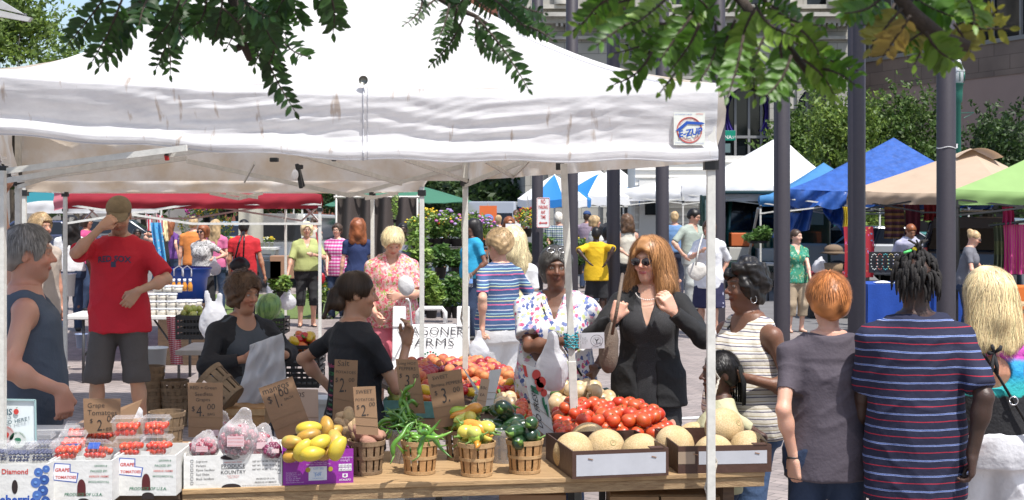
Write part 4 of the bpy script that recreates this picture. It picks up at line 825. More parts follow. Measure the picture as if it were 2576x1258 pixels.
 g_=MB(); p=v3(*val(uc,0))+o*.02+v3(0,0,.03); g_.lathe([(0,-.004),(.009,-.004),(.016,.0),(.016,.006),(.02,.006)],14); q=np.concatenate(g_.V); g_.V=[np.stack([q[:,0],q[:,2]*-1,q[:,1]],1)+p]; g_.build('grommet',mat('tarnished',(.25,.25,.22),.4,metal=.8),vl,True)
 # badge
 uu=V((1690+10)/1822,.3); k=585.; bw,bh=80/k,82/k; O=v3(*V((1693+10)/1822,.62,.02)); u=Vector(b-a).normalized(); u.z=0; u.normalize(); v=Vector((0,0,1)); n=np.array(u.cross(v))
 O=v3((1692-CX)/k,0,H-(366-YH)/k); O[1]=min(val((x_+10)/1822,q_)[1] for x_ in(1692,1730,1772) for q_ in np.linspace(.28,.80,9))-.005; O2=O.copy()
 bd=MB(); U=np.array(u); Z=v3(0,0,1); bd.poly([O,O+U*bw,O+U*bw+Z*bh,O+Z*bh],-n,-.002) if 0 else bd.poly([O,O+U*bw,O+U*bw+Z*bh,O+Z*bh],n,.003)
 badge=bd.build('badge',mat('badge_ground',(.66,.68,.62),.5,var=.12,vs=40),vl); q=lambda a_,c:O+U*bw*a_+Z*bh*c
 blue=mat('print_blue',(.012,.07,.36),.5); red=mat('print_red',(.5,.05,.04),.5)
 c=q(.5,.46); r0=bw*.4
 for rr,w_ in((r0,.0016),(r0*.93,.0009)):
  mm=MB(); mm.tube([c+U*rr*math.cos(x)+Z*rr*math.sin(x)+n*.001 for x in np.linspace(0,2*PI,49)],w_,4); mm.build('ring_print',red,badge)
 for st,a0,a1,flip in(("World's Fastest Shelters",150,30,0),("ORIGINAL SHADE",235,325,1)):
  for i,chr_ in enumerate(st):
   if chr_==' ': continue
   th=R(a0+(a1-a0)*i/(len(st)-1)); rad=r0*.80 if not flip else r0*.86; pr=c+U*rad*math.cos(th)+Z*rad*math.sin(th); uu_=(U*math.sin(th)-Z*math.cos(th))*(1 if not flip else -1); vv=(U*math.cos(th)+Z*math.sin(th))*(1 if not flip else -1); text(chr_,pr,uu_,vv,red,badge,size=bw*(.062 if not flip else .075))
 ur=U*math.cos(.16)+Z*math.sin(.16); vr=-U*math.sin(.16)+Z*math.cos(.16)
 text('E-ZUP',c-vr*bh*.17,ur,vr,blue,badge,width=bw*.78,thin=.03,lift=.006,shear=.15)
 flatshape([(-.46,.02),(-.05,.27),(.43,.16),(.52,.1),(.36,.09),(-.03,.17),(-.28,.02)],c+vr*bh*.02,tuple(ur),tuple(vr),blue,badge,lift=.003) if 0 else flatshape([(x*bw,y*bw) for x,y in((-.46,.02),(-.28,.02),(-.03,.17),(.36,.09),(.52,.1),(.43,.16),(-.05,.27))],c+vr*bh*.02,tuple(ur),tuple(vr),blue,badge,lift=.003)
 text('E-Z UP INSTANT SHELTER',q(.03,.92),U,Z,blue,badge,width=bw*.55,align='LEFT'); text('EXPRESS',q(.7,.93),U,Z,red,badge,width=bw*.24,align='LEFT',shear=.3); text('International E-Z UP, Inc.',q(.05,.06),U,Z,blue,badge,width=bw*.4,align='LEFT'); text('www.ezup.com',q(.7,.05),U,Z,blue,badge,width=bw*.25,align='LEFT')
 # front right leg already made; truss bars seen below the valance (picture points)
 tm=TUBEM
 for pts,wd in (([(0,432,600),(470,372,620)],.02),([(10,455,560),(560,368,610)],.02),([(45,455,400),(470,398,480)],.018),([(470,405,420),(880,492,395)],.02),([(700,372,480),(1010,462,430)],.02),([(880,492,395),(1160,418,390)],.02),([(1175,462,390),(1330,400,450)],.02),([(1015,400,480),(1175,455,400)],.017),([(1220,405,470),(1290,445,440)],.016),([(1290,445,440),(1330,404,450)],.016),([(615,457,400),(640,410,450)],.014),([(45,470,395),(240,410,420)],.018),([(1330,402,450),(1170,468,392)],.015)):
  m=MB(); A=W(*pts[0]); B=W(*pts[1]); m.bar(A,B,wd*.6,wd*1.25); m.build('truss_bar',tm,t)
 for x,y,s,w_,h_ in((10,432,600,.03,.05),(38,446,395,.07,.075),(690,402,600,.035,.018),(882,400,590,.03,.012),(757,420,560,.02,.02),(840,400,590,.02,.02)):
  m=MB(); m.box(W(x,y,s),(w_,w_,h_)); m.build('bracket',BLACKP,t,bev=.004)
 m=MB(); A=W(0,432,605); A.x=-2.17; m.box((A.x+.045,A.y,1.06),(.036,.036,2.12)); m.build('leg',TUBEM,t)
 return t
fronttent()
def clips():
 k=thing('spring_clamp','big black plastic spring clamp hanging from the canopy truss near the middle','clamp',W(755,440,560)); p=W(755,440,560)
 m=MB(); m.bar(W(747,412,560),W(758,474,560),.018,.02); m.build('jaw',BLACKP,k,bev=.004); m=MB(); m.bar(W(752,424,557),W(764,470,557),.014,.02); m.build('handle',BLACKP,k,bev=.004); m=MB(); m.ball(W(742,440,562),(.016,.014,.025)); m.build('plastic_wrap',mat('clear_wrap',(.7,.7,.7),.3),k,True)
 k=thing('spring_clip','small red tipped black clip hanging under the canopy hem','clip',W(420,385,600)); m=MB(); m.bar(W(418,372,600),W(419,392,600),.012,.02); m.build('jaw',BLACKP,k); m=MB(); m.bar(W(418.5,388,598),W(421,404,598),.017,.022); m.build('handle',mat('red_plastic',(.45,.01,.015),.35),k,bev=.004)
clips()
def ropepole():
 A=W(1418,412,480); B=W(1462,502+2*480,480); t=thing('leaning_tent_pole','leaning white tent leg with a turquoise bead cord wound round it','tent leg',(B.x,B.y,0)); m=MB(); m.bar(A,B,.036,.036,up=(0,1,0)); m.build('tube',TUBEM,t,bev=.003)
 m=MB(); m.box(W(1409,416,470),(.045,.045,.05)); m.build('corner_bracket',BLACKP,t)
 m=MB(); q=A+(B-A)*((985-412)/(1462-412)); m.bar(q+(A-B).normalized()*.16,B,.043,.043,up=(0,1,0)); m.build('lower_tube',TUBEM,t,bev=.003)
 c=MB(); P=[]
 for i in range(90): a=i*.36; f=(838+i*.42-412)/(1462-412); p=A+(B-A)*f; P.append((p.x+.033*math.cos(a)*(1+.2*math.sin(i*1.7)),p.y+.033*math.sin(a),p.z+.006*math.sin(i*2.3)))
 c.tube(P,.0042,6); o=c.build('bead_cord',mat('turquoise_cord',(.03,.3,.36),.5,var=.5,vs=90),None,True); tag(o,'turquoise beaded cord wound round the leaning white tent leg','cord')
ropepole()
def ropes():
 rp=mat('rope',(.55,.5,.42),.9,var=.35,vs=120,bump=.6,bs=200)
 P=[W(*p) for p in((1788,905,578),(1796,935,575),(1806,950,572),(1797,985,575),(1780,1050,580),(1778,1090,578),(1786,1120,578),(1800,1160,575),(1795,1185,576),(1778,1200,580),(1772,1225,580),(1785,1262,580))]
 Q=[];
 for i in range(len(P)-1):
  for k in range(6): p=P[i].lerp(P[i+1],k/6); Q.append((p.x+.0015*math.sin(k*3+i),p.y-.03+.001*math.cos(k*5),p.z))
 m=MB(); m.tube(Q,.0055,7); o=m.build('rope',rp,None,True); tag(o,'off white rope tied down the corner leg of the white canopy','rope')
 P=[W(*p) for p in((1171,470,388),(1163,560,388),(1166,650,388),(1180,700,388),(1166,760,388),(1160,800,388),(1176,850,388),(1180,905,388))]; Q=[]
 for i in range(len(P)-1):
  for k in range(6): p=P[i].lerp(P[i+1],k/6); Q.append((p.x,p.y-.03,p.z))
 m=MB(); m.tube(Q,.0065,7); o=m.build('rope',rp,None,True); tag(o,'slack grey rope hanging along the middle tent leg beside the sandwich board','rope')
ropes()
def legsplit(): pass
# ---------------------------------------------------------------- the other canopies
def canopies():
 g=lambda x,s:v3((x-CX)/s,K/s)
 RED=mat('red_canopy',(.30,.012,.025),.75,var=.2,vs=5,transl=.25,bump=.2,bs=10); LB=mat('light_blue_canopy',(.06,.24,.5),.7,var=.15,vs=4,transl=.25); TAN=mat('tan_canopy',(.50,.375,.27),.8,var=.1,vs=3,transl=.15,bump=.3,bs=6); GRN=mat('green_canopy',(.27,.43,.15),.8,var=.08,vs=3,transl=.2,bump=.2,bs=6); BT=mat('blue_tarp',(.035,.115,.42),.33,var=.4,vs=7,transl=.15,bump=1.,bs=12,stretch=(1,1,.6))
 t0=tent('canopy_tent','white canopy with a plain hem standing directly behind the big front canopy',[g(52,330),g(1068,330),g(942,258),g(160,258)],2.22,.16,3.1,CANB,seed=3,truss=False)
 for P_ in(((528,486,325),(600,500,325)),((570,486,320),(648,497,325)),((600,500,325),(660,486,320)),((1000,486,325),(920,500,300)),((880,486,300),(950,498,300))): m=MB(); m.bar(W(*P_[0]),W(*P_[1]),.012,.024); m.build('truss_bar',TUBEM,t0)
 t=tent('canopy_tent','red canopy whose hem hangs above the man in the khaki cap',[g(160,212),g(808,212),g(721,165),g(250,165)],2.06,.17,2.9,RED,legs=(0,1,2),seed=5)
 m=MB(); m.grid(lambda u,v:tuple(W(135+u*26,484+v*46-(u*6),213)+Vector((0,.02*math.sin(v*9),0))),6,10); m.build('corner_flap',mat('pink_underside',(.5,.16,.2),.8,transl=.3),t,True)
 tent('canopy_tent','far white canopy showing under the red hem above the woman in the white tee shirt',[g(62,112),g(400,112),g(400,95),g(90,95)],2.02,.33,2.8,CAN,seed=6,truss=False);
 tent('canopy_tent','far white canopy over the shoppers beside the striped flags',[g(404,118),g(762,118),g(740,100),g(424,100)],1.99,.16,2.8,CAN,seed=7,truss=False)
 m=MB(); m.grid(lambda u,v:tuple(W(40+u*110,489+v*18+10*(1-u)*v,116)+Vector((0,0,.05*math.sin(u*3)))),10,4); o=m.build('awning_banner',mat('teal_cloth',(.05,.32,.38),.8,transl=.2),None,True); tag(o,'teal edged awning strip seen at the far corner over the curly haired man','awning')
 tent('canopy_tent','large white peaked tent in front of the shrubby trees',sqp(1716,112,3.7,3.2),2.36,.40,3.50,CAN,seed=8,peak=((1962-CX)/107,33.7),legs=(0,1,3))
 tent('canopy_tent','lower white tent left of the large white peaked tent',sqp(1566,98,4.2,3.2),2.26,.3,3.22,CAN,seed=9,peak=((1812-CX)/93,38.6),legs=(0,1,3))
 tent('canopy_tent','small far white tent with a sharp peak beyond the leaning leg',sqp(1368,82,3.0),2.2,.3,3.15,CAN,seed=10); tent('canopy_tent','farthest small white tent peak beyond the blue and white umbrella',sqp(1436,77,3.0),2.2,.3,3.15,CAN,seed=11)
 tent('canopy_tent','light blue canopy half hidden under the crumpled blue tarpaulin',sqp(1911,122,2.8),2.08,.22,2.8,LB,seed=12)
 tent('tarp_shelter','crumpled royal blue tarpaulin shelter with drooping corners',sqp(1984,132,3.9,3),2.2,.3,3.24,BT,seed=13,sag=.05,wr=.03,vwave=.09,peak=((2250-CX)/126,28.7),legs=(2,),nu=50)
 for lb,pts in(('folded blue tarpaulin end hanging beside the tan canopy',[(2080,505,20),(2135,470,130)]),('loose blue tarpaulin flap hanging towards the light blue canopy',[(1935,520,0),(1992,470,0)])):
  pass
 BD=BT
 m=MB(); m.grid(lambda u,v:tuple(W(2082+u*52-12*v*(1-u),498+v*98*(.25+.75*u**.6)+4*math.sin(u*9),126)+Vector((0,.1*math.sin(u*14+v*2)+.04*math.sin(v*12),0))),26,16); o=m.build('tarpaulin_drape',BD,None,True); tag(o,'bunched blue tarpaulin corner hanging down beside the tan canopy','tarpaulin')
 m=MB(); m.grid(lambda u,v:tuple(W(1937+u*110-10*v,600-(1-v)*(u*70+12)-u*22+10*math.sin(u*11)*(1-v),128)+Vector((0,.12*math.sin(u*17+v*2),0))),30,12); o=m.build('tarpaulin_drape',BD,None,True); tag(o,'dark gathered blue tarpaulin side hanging behind the woman in the green top','tarpaulin')
 m=MB(); m.bar(W(1907,524,120),W(1872,702,110),.045); o=m.build('tent_strut',TUBEM,None); tag(o,'slanting white leg of the light blue canopy','tent leg')
 FL=g(2134,138); FR=g(2530,148); u=(FR-FL)/np.linalg.norm(FR-FL); v=v3(-u[1],u[0])*3.05
 BLK=mat('black_tube',(.02,.02,.022),.4)
 t=tent('canopy_tent','tan canopy with a vent flap at its peak and a gathered middle seam',[FL,FR,FR+v,FL+v],2.17,.26,2.96,TAN,leg_m=BLK,peak=((2440-CX)/134,26.9),seed=14,wr=.008,sag=.02)
 m=MB(); c=W(2452,382,135); m.grid(lambda a,b:(c.x-.42+a*.84,c.y-.35+b*.7,c.z+.06-.17*((a-.5)*2)**2-.03*b),14,5); m.build('vent_flap',TAN,t,True)
 tent('canopy_tent','bright lime green canopy cut off by the frame edge',[g(2404,175),g(2404,175)+v3(4.2,.3),g(2404,175)+v3(5.2,4),g(2404,175)+v3(1.2,3.8)],2.15,.23,3.05,GRN,leg_m=BLK,seed=15,peak=(8.9,22.5),sag=.03,legs=(0,2,3))
canopies()
def umbrella(x,s,ztop,zed,r,label,mats,n=8,val=.15,pole=True,sq_=False,pm=None,poleh=0):
 p=W(x,0,s); t=thing('market_umbrella',label,'umbrella',(p.x,p.y,0))
 for i in range(n):
  m=MB(); a0=2*PI*i/n+.2; a1=2*PI*(i+1)/n+.2
  def f(u,v):
   rr=r*v; q=v3(math.cos(a0),math.sin(a0))*(1-u)+v3(math.cos(a1),math.sin(a1))*u; return (q[0]*rr,q[1]*rr,ztop-(ztop-zed)*v**1.15+.04*math.sin(PI*u)*v*-1)
  m.grid(f,6,8); m.grid(lambda u,v:(f(u,1)[0]*(1+.0*v),f(u,1)[1],f(u,1)[2]-val*v+.02*abs(math.sin(u*9))*v),6,2); m.build('canopy_panel',mats[i%len(mats)],t,True,False)
  m=MB(); m.bar((0,0,ztop-.05),(r*math.cos(a0)*.97,r*math.sin(a0)*.97,zed+.0),.018); m.build('rib_arm',TUBEM,t,False,False)
 m=MB(); m.tube([(0,0,0),(0,0,ztop+.1)],.022,8); m.build('pole',pm or TUBEM,t,True,False)
GU=mat('green_umbrella',(.055,.19,.12),.8,var=.1,vs=4,transl=.25); UB=mat('blue_panel',(.02,.2,.55),.7,transl=.2)
umbrella(1015,88,2.5,1.95,2.0,'wide dark green market umbrella over the flower stall',[GU],8,.03); umbrella(935,84,2.3,1.84,1.4,'smaller green market umbrella mostly behind the wide green one',[GU],8,.03)
umbrella(1508,96,2.68,2.12,1.12,'blue and white striped market umbrella with scalloped skirt',[CAN,CAN,UB],9,.25); umbrella(1395,100,2.62,2.02,.95,'second blue and white umbrella partly behind the no parking pole',[CAN,UB],8,.2)
# ---------------------------------------------------------------- lamp post, signs
def lamp():
 p=W(2410,0,96); t=thing('street_lamp','ornamental green lamp post with a clear acorn lantern','street lamp',(p.x,p.y,0)); z=lambda y:H-(y-YH)/96
 g=mat('lamp_green',(.015,.12,.085),.4)
 m=MB(); m.lathe([(.16,0),(.16,.6),(.1,.75),(.085,1.2),(.075,z(260)),(.11,z(255)),(.12,z(235)),(.14,z(212)),(.17,z(210)),(.0,z(208))],14); m.build('post',g,t,True,False)
 m=MB(); m.lathe([(.12,z(209)),(.16,z(200)),(.165,z(180)),(.15,z(178)),(.0,z(177))],16); m.build('globe',mat('lamp_glass',(.6,.62,.62),.15,transl=.4),t,True,False)
 m=MB(); m.lathe([(.17,z(181)),(.18,z(178)),(.14,z(172)),(.09,z(162)),(.085,z(155)),(.05,z(150)),(.0,z(149))],16); m.build('lantern_cap',mat('bright_cap',(.7,.7,.68),.3,metal=.6),t,True,False)
 m=MB(); m.lathe([(.012,z(150)),(.02,z(146)),(.055,z(141)),(.03,z(137)),(.0,z(134))],10); m.build('finial',g,t,True,False)
 m=MB();
 for i in range(8): a=i*PI/4; m.tube([(.175*math.cos(a),.175*math.sin(a),z(181)),(.17*math.cos(a),.17*math.sin(a),z(205))],.012,4)
 m.build('lantern_cage',g,t,True,False)
 m=MB(); m.tube([(0,0,z(285)),(.42,0,z(283)),(.15,0,z(297))],.012,5); m.build('banner_arm',g,t,False,False)
lamp()
def nopark():
 p=W(1366,535,128); t=thing('no_parking_sign','white no parking any time sign with red letters on the nearest dark pole','sign',p-Vector((0,.16,0))); O=np.array(p)-v3(0,.16,0); w,h=33/128,76/128; s=128.
 wt=mat('sign_white',(.75,.75,.73),.4); rd=mat('sign_red',(.55,.02,.02),.4);
 def rr(w,h,r): return [(x*(w/2-r)+r*math.cos(a),y*(h/2-r)+r*math.sin(a)) for x,y,a0 in((1,1,0),(-1,1,PI/2),(-1,-1,PI),(1,-1,1.5*PI)) for a in np.linspace(a0,a0+PI/2,5)]
 m=MB(); m.poly([O+v3(a,0,b) for a,b in rr(w,h,.03)],(0,-1,0),.004); m.build('panel',wt,t)
 m=MB(); ro=rr(w-.02,h-.02,.025); m.tube([O+v3(a,-.003,b) for a,b in ro+[ro[0]]],.004,4); m.build('border_line',rd,t)
 for st,y,wd in(('NO',.205,.085),('PARKING',.105,.175),('ANY',.005,.09),('TIME',-.09,.10)): text(st,O+v3(0,-.001,y-.03),(1,0,0),(0,0,1),rd,t,width=wd,size=.1 if st!='NO' else .13,thin=.012,lift=.004)
 y=-.2; flatshape([(-.085,y),(-.05,y-.03),(-.05,y-.01),(.05,y-.01),(.05,y-.03),(.085,y),(.05,y+.03),(.05,y+.01),(-.05,y+.01),(-.05,y+.03)],O,(1,0,0),(0,0,1),rd,t,lift=.006)
 for z in(.26,-.27): m=MB(); m.box((O[0]-.05,O[1]+.03,O[2]+z),(.16,.05,.03)); m.build('strap',ALU,t)
 s=75.; p=W(1828,341,s); t=thing('street_sign','green street name sign ending in NA ST beyond the canopy corner','sign',p); O=np.array(p); m=MB(); m.box(O+v3(-.25,.01,0),(1.1,.02,.34),bev=0); m.build('panel',mat('sign_green',(.0,.22,.14),.4),t,bev=.01)
 text('NA',O+v3(.05,0,-.11),(1,0,0),(0,0,1),wt,t,width=.24,thin=.01,lift=.004); text('ST',O+v3(.25,0,-.10),(1,0,0),(0,0,1),wt,t,width=.12,lift=.004); text('TE',O+v3(-.32,0,-.11),(1,0,0),(0,0,1),wt,t,width=.22,lift=.004) if 0 else None
 m=MB(); m.tube([O+v3(-.2,.06,-4.1),O+v3(-.2,.06,.2)],.04,8); m.build('post',ALU,t); m=MB(); m.box(O+v3(-.02,.03,-.42),(.28,.1,.3)); m.build('signal_box',mat('signal_teal',(.12,.18,.18),.5),t)
nopark()
# ---------------------------------------------------------------- vehicles
TYRE=mat('tyre',(.02,.02,.02),.8); RIM=mat('rim',(.4,.4,.42),.3,metal=.7); TAIL=mat('tail_light',(.4,.01,.01),.2,coat=1); HEADL=mat('headlight',(.7,.7,.72),.1,coat=1); PLATE=mat('number_plate',(.6,.6,.55),.4)
def paint(n,c): return mat(n,c,.3,coat=.8,metal=.3)
def vehicle(name,cat,label,x,s,rz,prof,cab,w,m,group=None,wheels=(.2,.8),wr=.34,zoff=0,glassside=True,L=4.6):
 """prof: lower body side outline [(along,z)], cab: greenhouse outline; front of the car points to +x before turning"""
 p=W(x,0,s); t=thing(name,label,cat,(p.x,p.y,zoff),R(rz)); b=MB()
 def ex(P,w0,w1,zl,zh):
  n=len(P); V=[]
  for sgn in(-1,1):
   for a,z in P: k=(z-zl)/(zh-zl+1e-6); V.append((a,sgn*(w0*(1-k)+w1*k)/2,z))
  return V,[tuple(range(n))[::-1],tuple(range(n,2*n))]+[(i,(i+1)%n,(i+1)%n+n,i+n) for i in range(n)]
 b.add(*ex(prof,w,w*.97,min(z for a,z in prof),max(z for a,z in prof))); b.build('body',m,t,False,False,bev=.05)
 zl=min(z for a,z in cab); zh=max(z for a,z in cab); b=MB(); b.add(*ex(cab,w*.94,w*.78,zl,zh)); b.build('cabin',m,t,False,False,bev=.05)
 cx=sum(a for a,z in cab)/len(cab); g=[(cx+(a-cx)*.93,zl+.06+(z-zl)*.78) for a,z in cab]; b=MB(); b.add(*ex(g,w*.95,w*.83,zl,zh)); b.build('side_window',GLASS,t,False,False)
 g=[(cx+(a-cx)*1.012,zl+.08+(z-zl)*.76) for a,z in cab]; b=MB(); b.add(*ex(g,w*.84,w*.68,zl,zh)); b.build('windscreen',GLASS,t,False,False)
 a0=min(a for a,z in prof); a1=max(a for a,z in prof)
 for k in wheels:
  for sg in(-1,1):
   c=MB(); xx=a0+(a1-a0)*k; c.lathe([(0,-.11),(wr,-.11),(wr,.11),(0,.11)],18); V=np.concatenate(c.V); c.V=[np.stack([V[:,0]+xx,V[:,2]+sg*(w/2-.09),V[:,1]+wr],1)]; wl=c.build('wheel',TYRE,t,True,False); c=MB(); c.lathe([(0,-.12),(wr*.6,-.12),(wr*.6,.12),(0,.12)],10); V=np.concatenate(c.V); c.V=[np.stack([V[:,0]+xx,V[:,2]+sg*(w/2-.09),V[:,1]+wr],1)]; c.build('rim',RIM,wl,False,False)
 for sg in(-1,1):
  c=MB(); c.box((a0-.01,sg*w*.42,.95),(.06,.14,.32)); c.build('tail_light',TAIL,t,False,False); c=MB(); c.box((a1+.01,sg*w*.36,.72),(.06,.3,.16)); c.build('headlight',HEADL,t,False,False)
 c=MB(); c.box((a0-.03,0,.55),(.08,w*.9,.18)); c.build('bumper',mat('bumper_grey',(.15,.15,.16),.4),t,False,False); c=MB(); c.box((a0-.045,0,.85),(.03,.34,.16)); c.build('number_plate',PLATE,t,False,False)
 return t
SUVP=[(-2.2,.35),(2.2,.35),(2.25,.8),(1.2,1.02),(-2.2,1.05),(-2.28,.7)]; SUVC=[(-2.15,1.0),(1.1,1.0),(.5,1.62),(-1.9,1.68)]
SEDC=[(-1.5,.95),(1.0,.95),(.4,1.4),(-.9,1.42)]
vehicle('pickup_truck','truck','silver pickup truck parked under the dark street trees',1255,88,62,[(-2.8,.5),(2.7,.5),(2.75,1.05),(1.5,1.25),(-2.8,1.28)],[(-.7,1.2),(1.3,1.2),(.75,1.9),(-.45,1.95)],1.95,paint('silver_paint',(.35,.36,.38)))
vehicle('parked_car','car','pale silver estate car parked beyond the woman in the lime shirt',757,104,80,SUVP,SUVC,1.85,paint('pale_silver',(.45,.45,.43)))
vehicle('parked_car','car','light blue car parked behind the hanging flower baskets',640,92,75,SUVP,SEDC,1.8,paint('ice_blue',(.28,.36,.42)))
vehicle('parked_car','car','dark grey car parked behind the flag seller',300,86,10,SUVP,SEDC,1.8,paint('dark_grey_paint',(.06,.065,.07)))
vehicle('parked_car','car','dark blue car behind the far white canopy and the woman with black hair',130,88,8,SUVP,SEDC,1.8,paint('navy_paint',(.03,.04,.09)))
vehicle('parked_car','car','pale car in the side street beyond the green umbrellas',1130,78,0,SUVP,SEDC,1.8,paint('cream_paint',(.4,.39,.36)))
vehicle('parked_car','car','silver car showing between the tan canopy scarves',2225,112,5,SUVP,SEDC,1.8,paint('silver_b',(.38,.4,.42)))
vehicle('parked_car','car','dark blue estate car with its rear towards the scarf stall',2500,128,60,SUVP,SUVC,1.9,paint('midnight_paint',(.025,.035,.06)))
VANP=[(-2.6,.4),(2.6,.4),(2.65,1.0),(2.2,1.25),(-2.6,1.3)]; VANC=[(-2.58,1.2),(2.1,1.2),(1.5,2.1),(-2.5,2.15)]
TEAL=paint('teal_paint',(.01,.12,.11)); DG=paint('bottle_green',(.01,.035,.03))
vehicle('delivery_van','van','teal van parked side on behind the woman in the green top',2085,106,0,VANP,[(-2.58,1.2),(-.0,1.2),(-.0,2.1),(-2.5,2.15)],2.0,TEAL)
def openvan():
 p=W(1905,0,112); t=thing('cargo_van','dark green van with its back doors open and crates inside','van',(p.x,p.y,0))
 m=MB(); m.box((0,2.6,1.25),(1.9,.1,1.9)); m.box((-.95,1.2,1.25),(.06,2.8,1.8)); m.box((.95,1.2,1.25),(.06,2.8,1.8)); m.box((0,1.2,2.16),(1.95,2.9,.08)); m.box((0,1.2,.55),(1.95,2.9,.1)); m.box((0,-.22,.5),(1.95,.1,.25)); m.build('body',DG,t,False,False,bev=.02)
 for s_ in(-1,1):
  a=R(100)*s_; m=MB(); Mx=Matrix.Rotation(R(-62)*s_,3,'Z'); d=Mx@Vector((s_*.92,0,0)); m.box((s_*.97+d.x/2,-.22+d.y/2,1.3),(.92,.07,1.6),Mx); dr=m.build('door',DG,t,False,False,bev=.02); m=MB(); m.box((s_*.97+d.x/2,-.22+d.y/2,1.72),(.6,.09,.55),Mx); m.build('window',mat('van_glass',(.15,.2,.2),.1),dr,False,False)
 for sg in(-1,1): m=MB(); m.ball((sg*.8,.3,.33),(.1,.33,.33)); m.build('wheel',TYRE,t,True,False)
 for i,(x,z,c,l) in enumerate(((-.4,.78,(.45,.44,.4),'cream plastic tote with an orange lid in the open green van'),(.25,.75,(.5,.5,.48),'white basket in the open green van'),(-.35,1.1,(.5,.12,.03),'orange crate on top of the tote in the open green van'))):
  m=MB(); m.box((p.x+x,p.y+.1,z),(.5,.4,.3)); o=m.build('tote',mat('tote%d'%i,c,.6),None,bev=.02); tag(o,l,'tote')
openvan()
def trailer():
 s=96.; x0=(1598-CX)/s; x1=(1960-CX)/s; y=K/s; t=thing('market_trailer','long white ribbed trailer behind the white tents','trailer',((x0+x1)/2,y,0)); m=MB(); m.box(((x0+x1)/2,y+1.25,1.8),(x1-x0,2.4,2.7)); m.build('body',mat('trailer_white',(.62,.60,.55),.5,var=.15,vs=2),t)
 for i in range(13): m=MB() if i==0 else m; m.box(((x0+x1)/2,y+.03,.6+i*.2),(x1-x0,.06,.05))
 m.build('siding_ribs',mat('trailer_rib',(.72,.70,.64),.5),t); m=MB(); m.box((x0+.45,y-.02,1.5),(.7,.06,2)); d=m.build('door',mat('trailer_door',(.5,.49,.46),.5),t); m=MB(); m.box((x0+.45,y-.06,1.9),(.4,.03,.6)); m.build('window',GLASS,d)
 for q in(.3,.7): m=MB(); m.ball((x0+(x1-x0)*q,y+.2,.35),(.35,.12,.35)); m.build('wheel',TYRE,t,True)
trailer()
# ---------------------------------------------------------------- plants
PLM=attrmat('plant_leaf',.5,0,transl=.3); POT=mat('black_pot',(.02,.02,.022),.6); TERR=mat('clay_pot',(.3,.12,.06),.8)
def plant(x,y,s,h,r,cols,label,flow=None,nf=0,n=420,leaf=.06,pot=POT,ph=.18,pr=.1,seed=0,name='potted_plant',spiky=0,hang=False,group=None,fs=.022,cat='plant'):
 rr=np.random.RandomState(seed*7+int(x)); p=W(x,y,s); t=thing(name,label,cat,p,group=group)
 m=MB(); m.lathe([(0,.0),(pr*.75,0),(pr,ph),(pr*1.06,ph),(pr*.9,ph-.01),(0,ph-.02)],12); m.build('pot',pot,t,True,False)
 if hang: m=MB(); [m.tube([(pr*math.cos(a),pr*math.sin(a),ph),(0,0,ph+.7)],.006,4) for a in(0,2.1,4.2)]; m.build('hanger_wire',ALU,t,False,False)
 d=rr.normal(size=(n,3)); d/=np.linalg.norm(d,axis=1)[:,None]; q=d*rr.uniform(.3,1,n)[:,None]**.5*v3(r,r,h/2);
 if spiky: th=rr.uniform(0,6.28,n); tt=rr.uniform(0,1,n); q=np.stack([r*.7*np.cos(th)*(tt+.3)*.8,r*.7*np.sin(th)*(tt+.3)*.8,(tt-.5)*h],1)
 q+=v3(0,0,ph+h*.45); A=rr.normal(size=(n,3))*v3(1,1,.5 if not spiky else 2.2); A/=np.linalg.norm(A,axis=1)[:,None]; B=np.cross(A,rr.normal(size=(n,3))); B/=np.linalg.norm(B,axis=1)[:,None]; l=leaf*rr.uniform(.5,1.2,n)[:,None]
 V=np.stack([q-A*l,q-B*l*(.4 if not spiky else .15),q+A*l,q+B*l*(.4 if not spiky else .15)],1).reshape(-1,3); cc=np.array(cols)[rr.randint(0,len(cols),n)]*rr.uniform(.7,1.3,n)[:,None]; mk('foliage',V,np.arange(n*4).reshape(-1,4),PLM,t,False,np.repeat(cc,4,0))
 if flow:
  m=MB()
  for i in range(nf):
   d=rr.normal(size=3); d/=np.linalg.norm(d); d[2]=abs(d[2])*.9 if not hang else d[2]; m.c=tuple(np.array(flow[rr.randint(0,len(flow))])*rr.uniform(.8,1.15)); m.ball(d*v3(r,r,h/2)*rr.uniform(.85,1.1)+v3(0,0,ph+h*.48),(fs,fs,fs*.7),6,4)
  m.build('blossoms',attrmat('petal',.6,transl=.2),t,True,False,True)
 return t
YG=[(.18,.29,.05),(.25,.36,.08),(.12,.22,.04)]; DGc=[(.05,.12,.025),(.08,.17,.035),(.12,.22,.05)]; YEL=[(.75,.5,.02),(.7,.55,.05)]; RDf=[(.5,.02,.03),(.45,.02,.2),(.5,.05,.02)]; WHf=[(.7,.7,.65),(.75,.7,.4)]; PUR=[(.35,.25,.5),(.45,.35,.6),(.5,.15,.4)]; ORF=[(.7,.2,.02),(.65,.05,.02)]
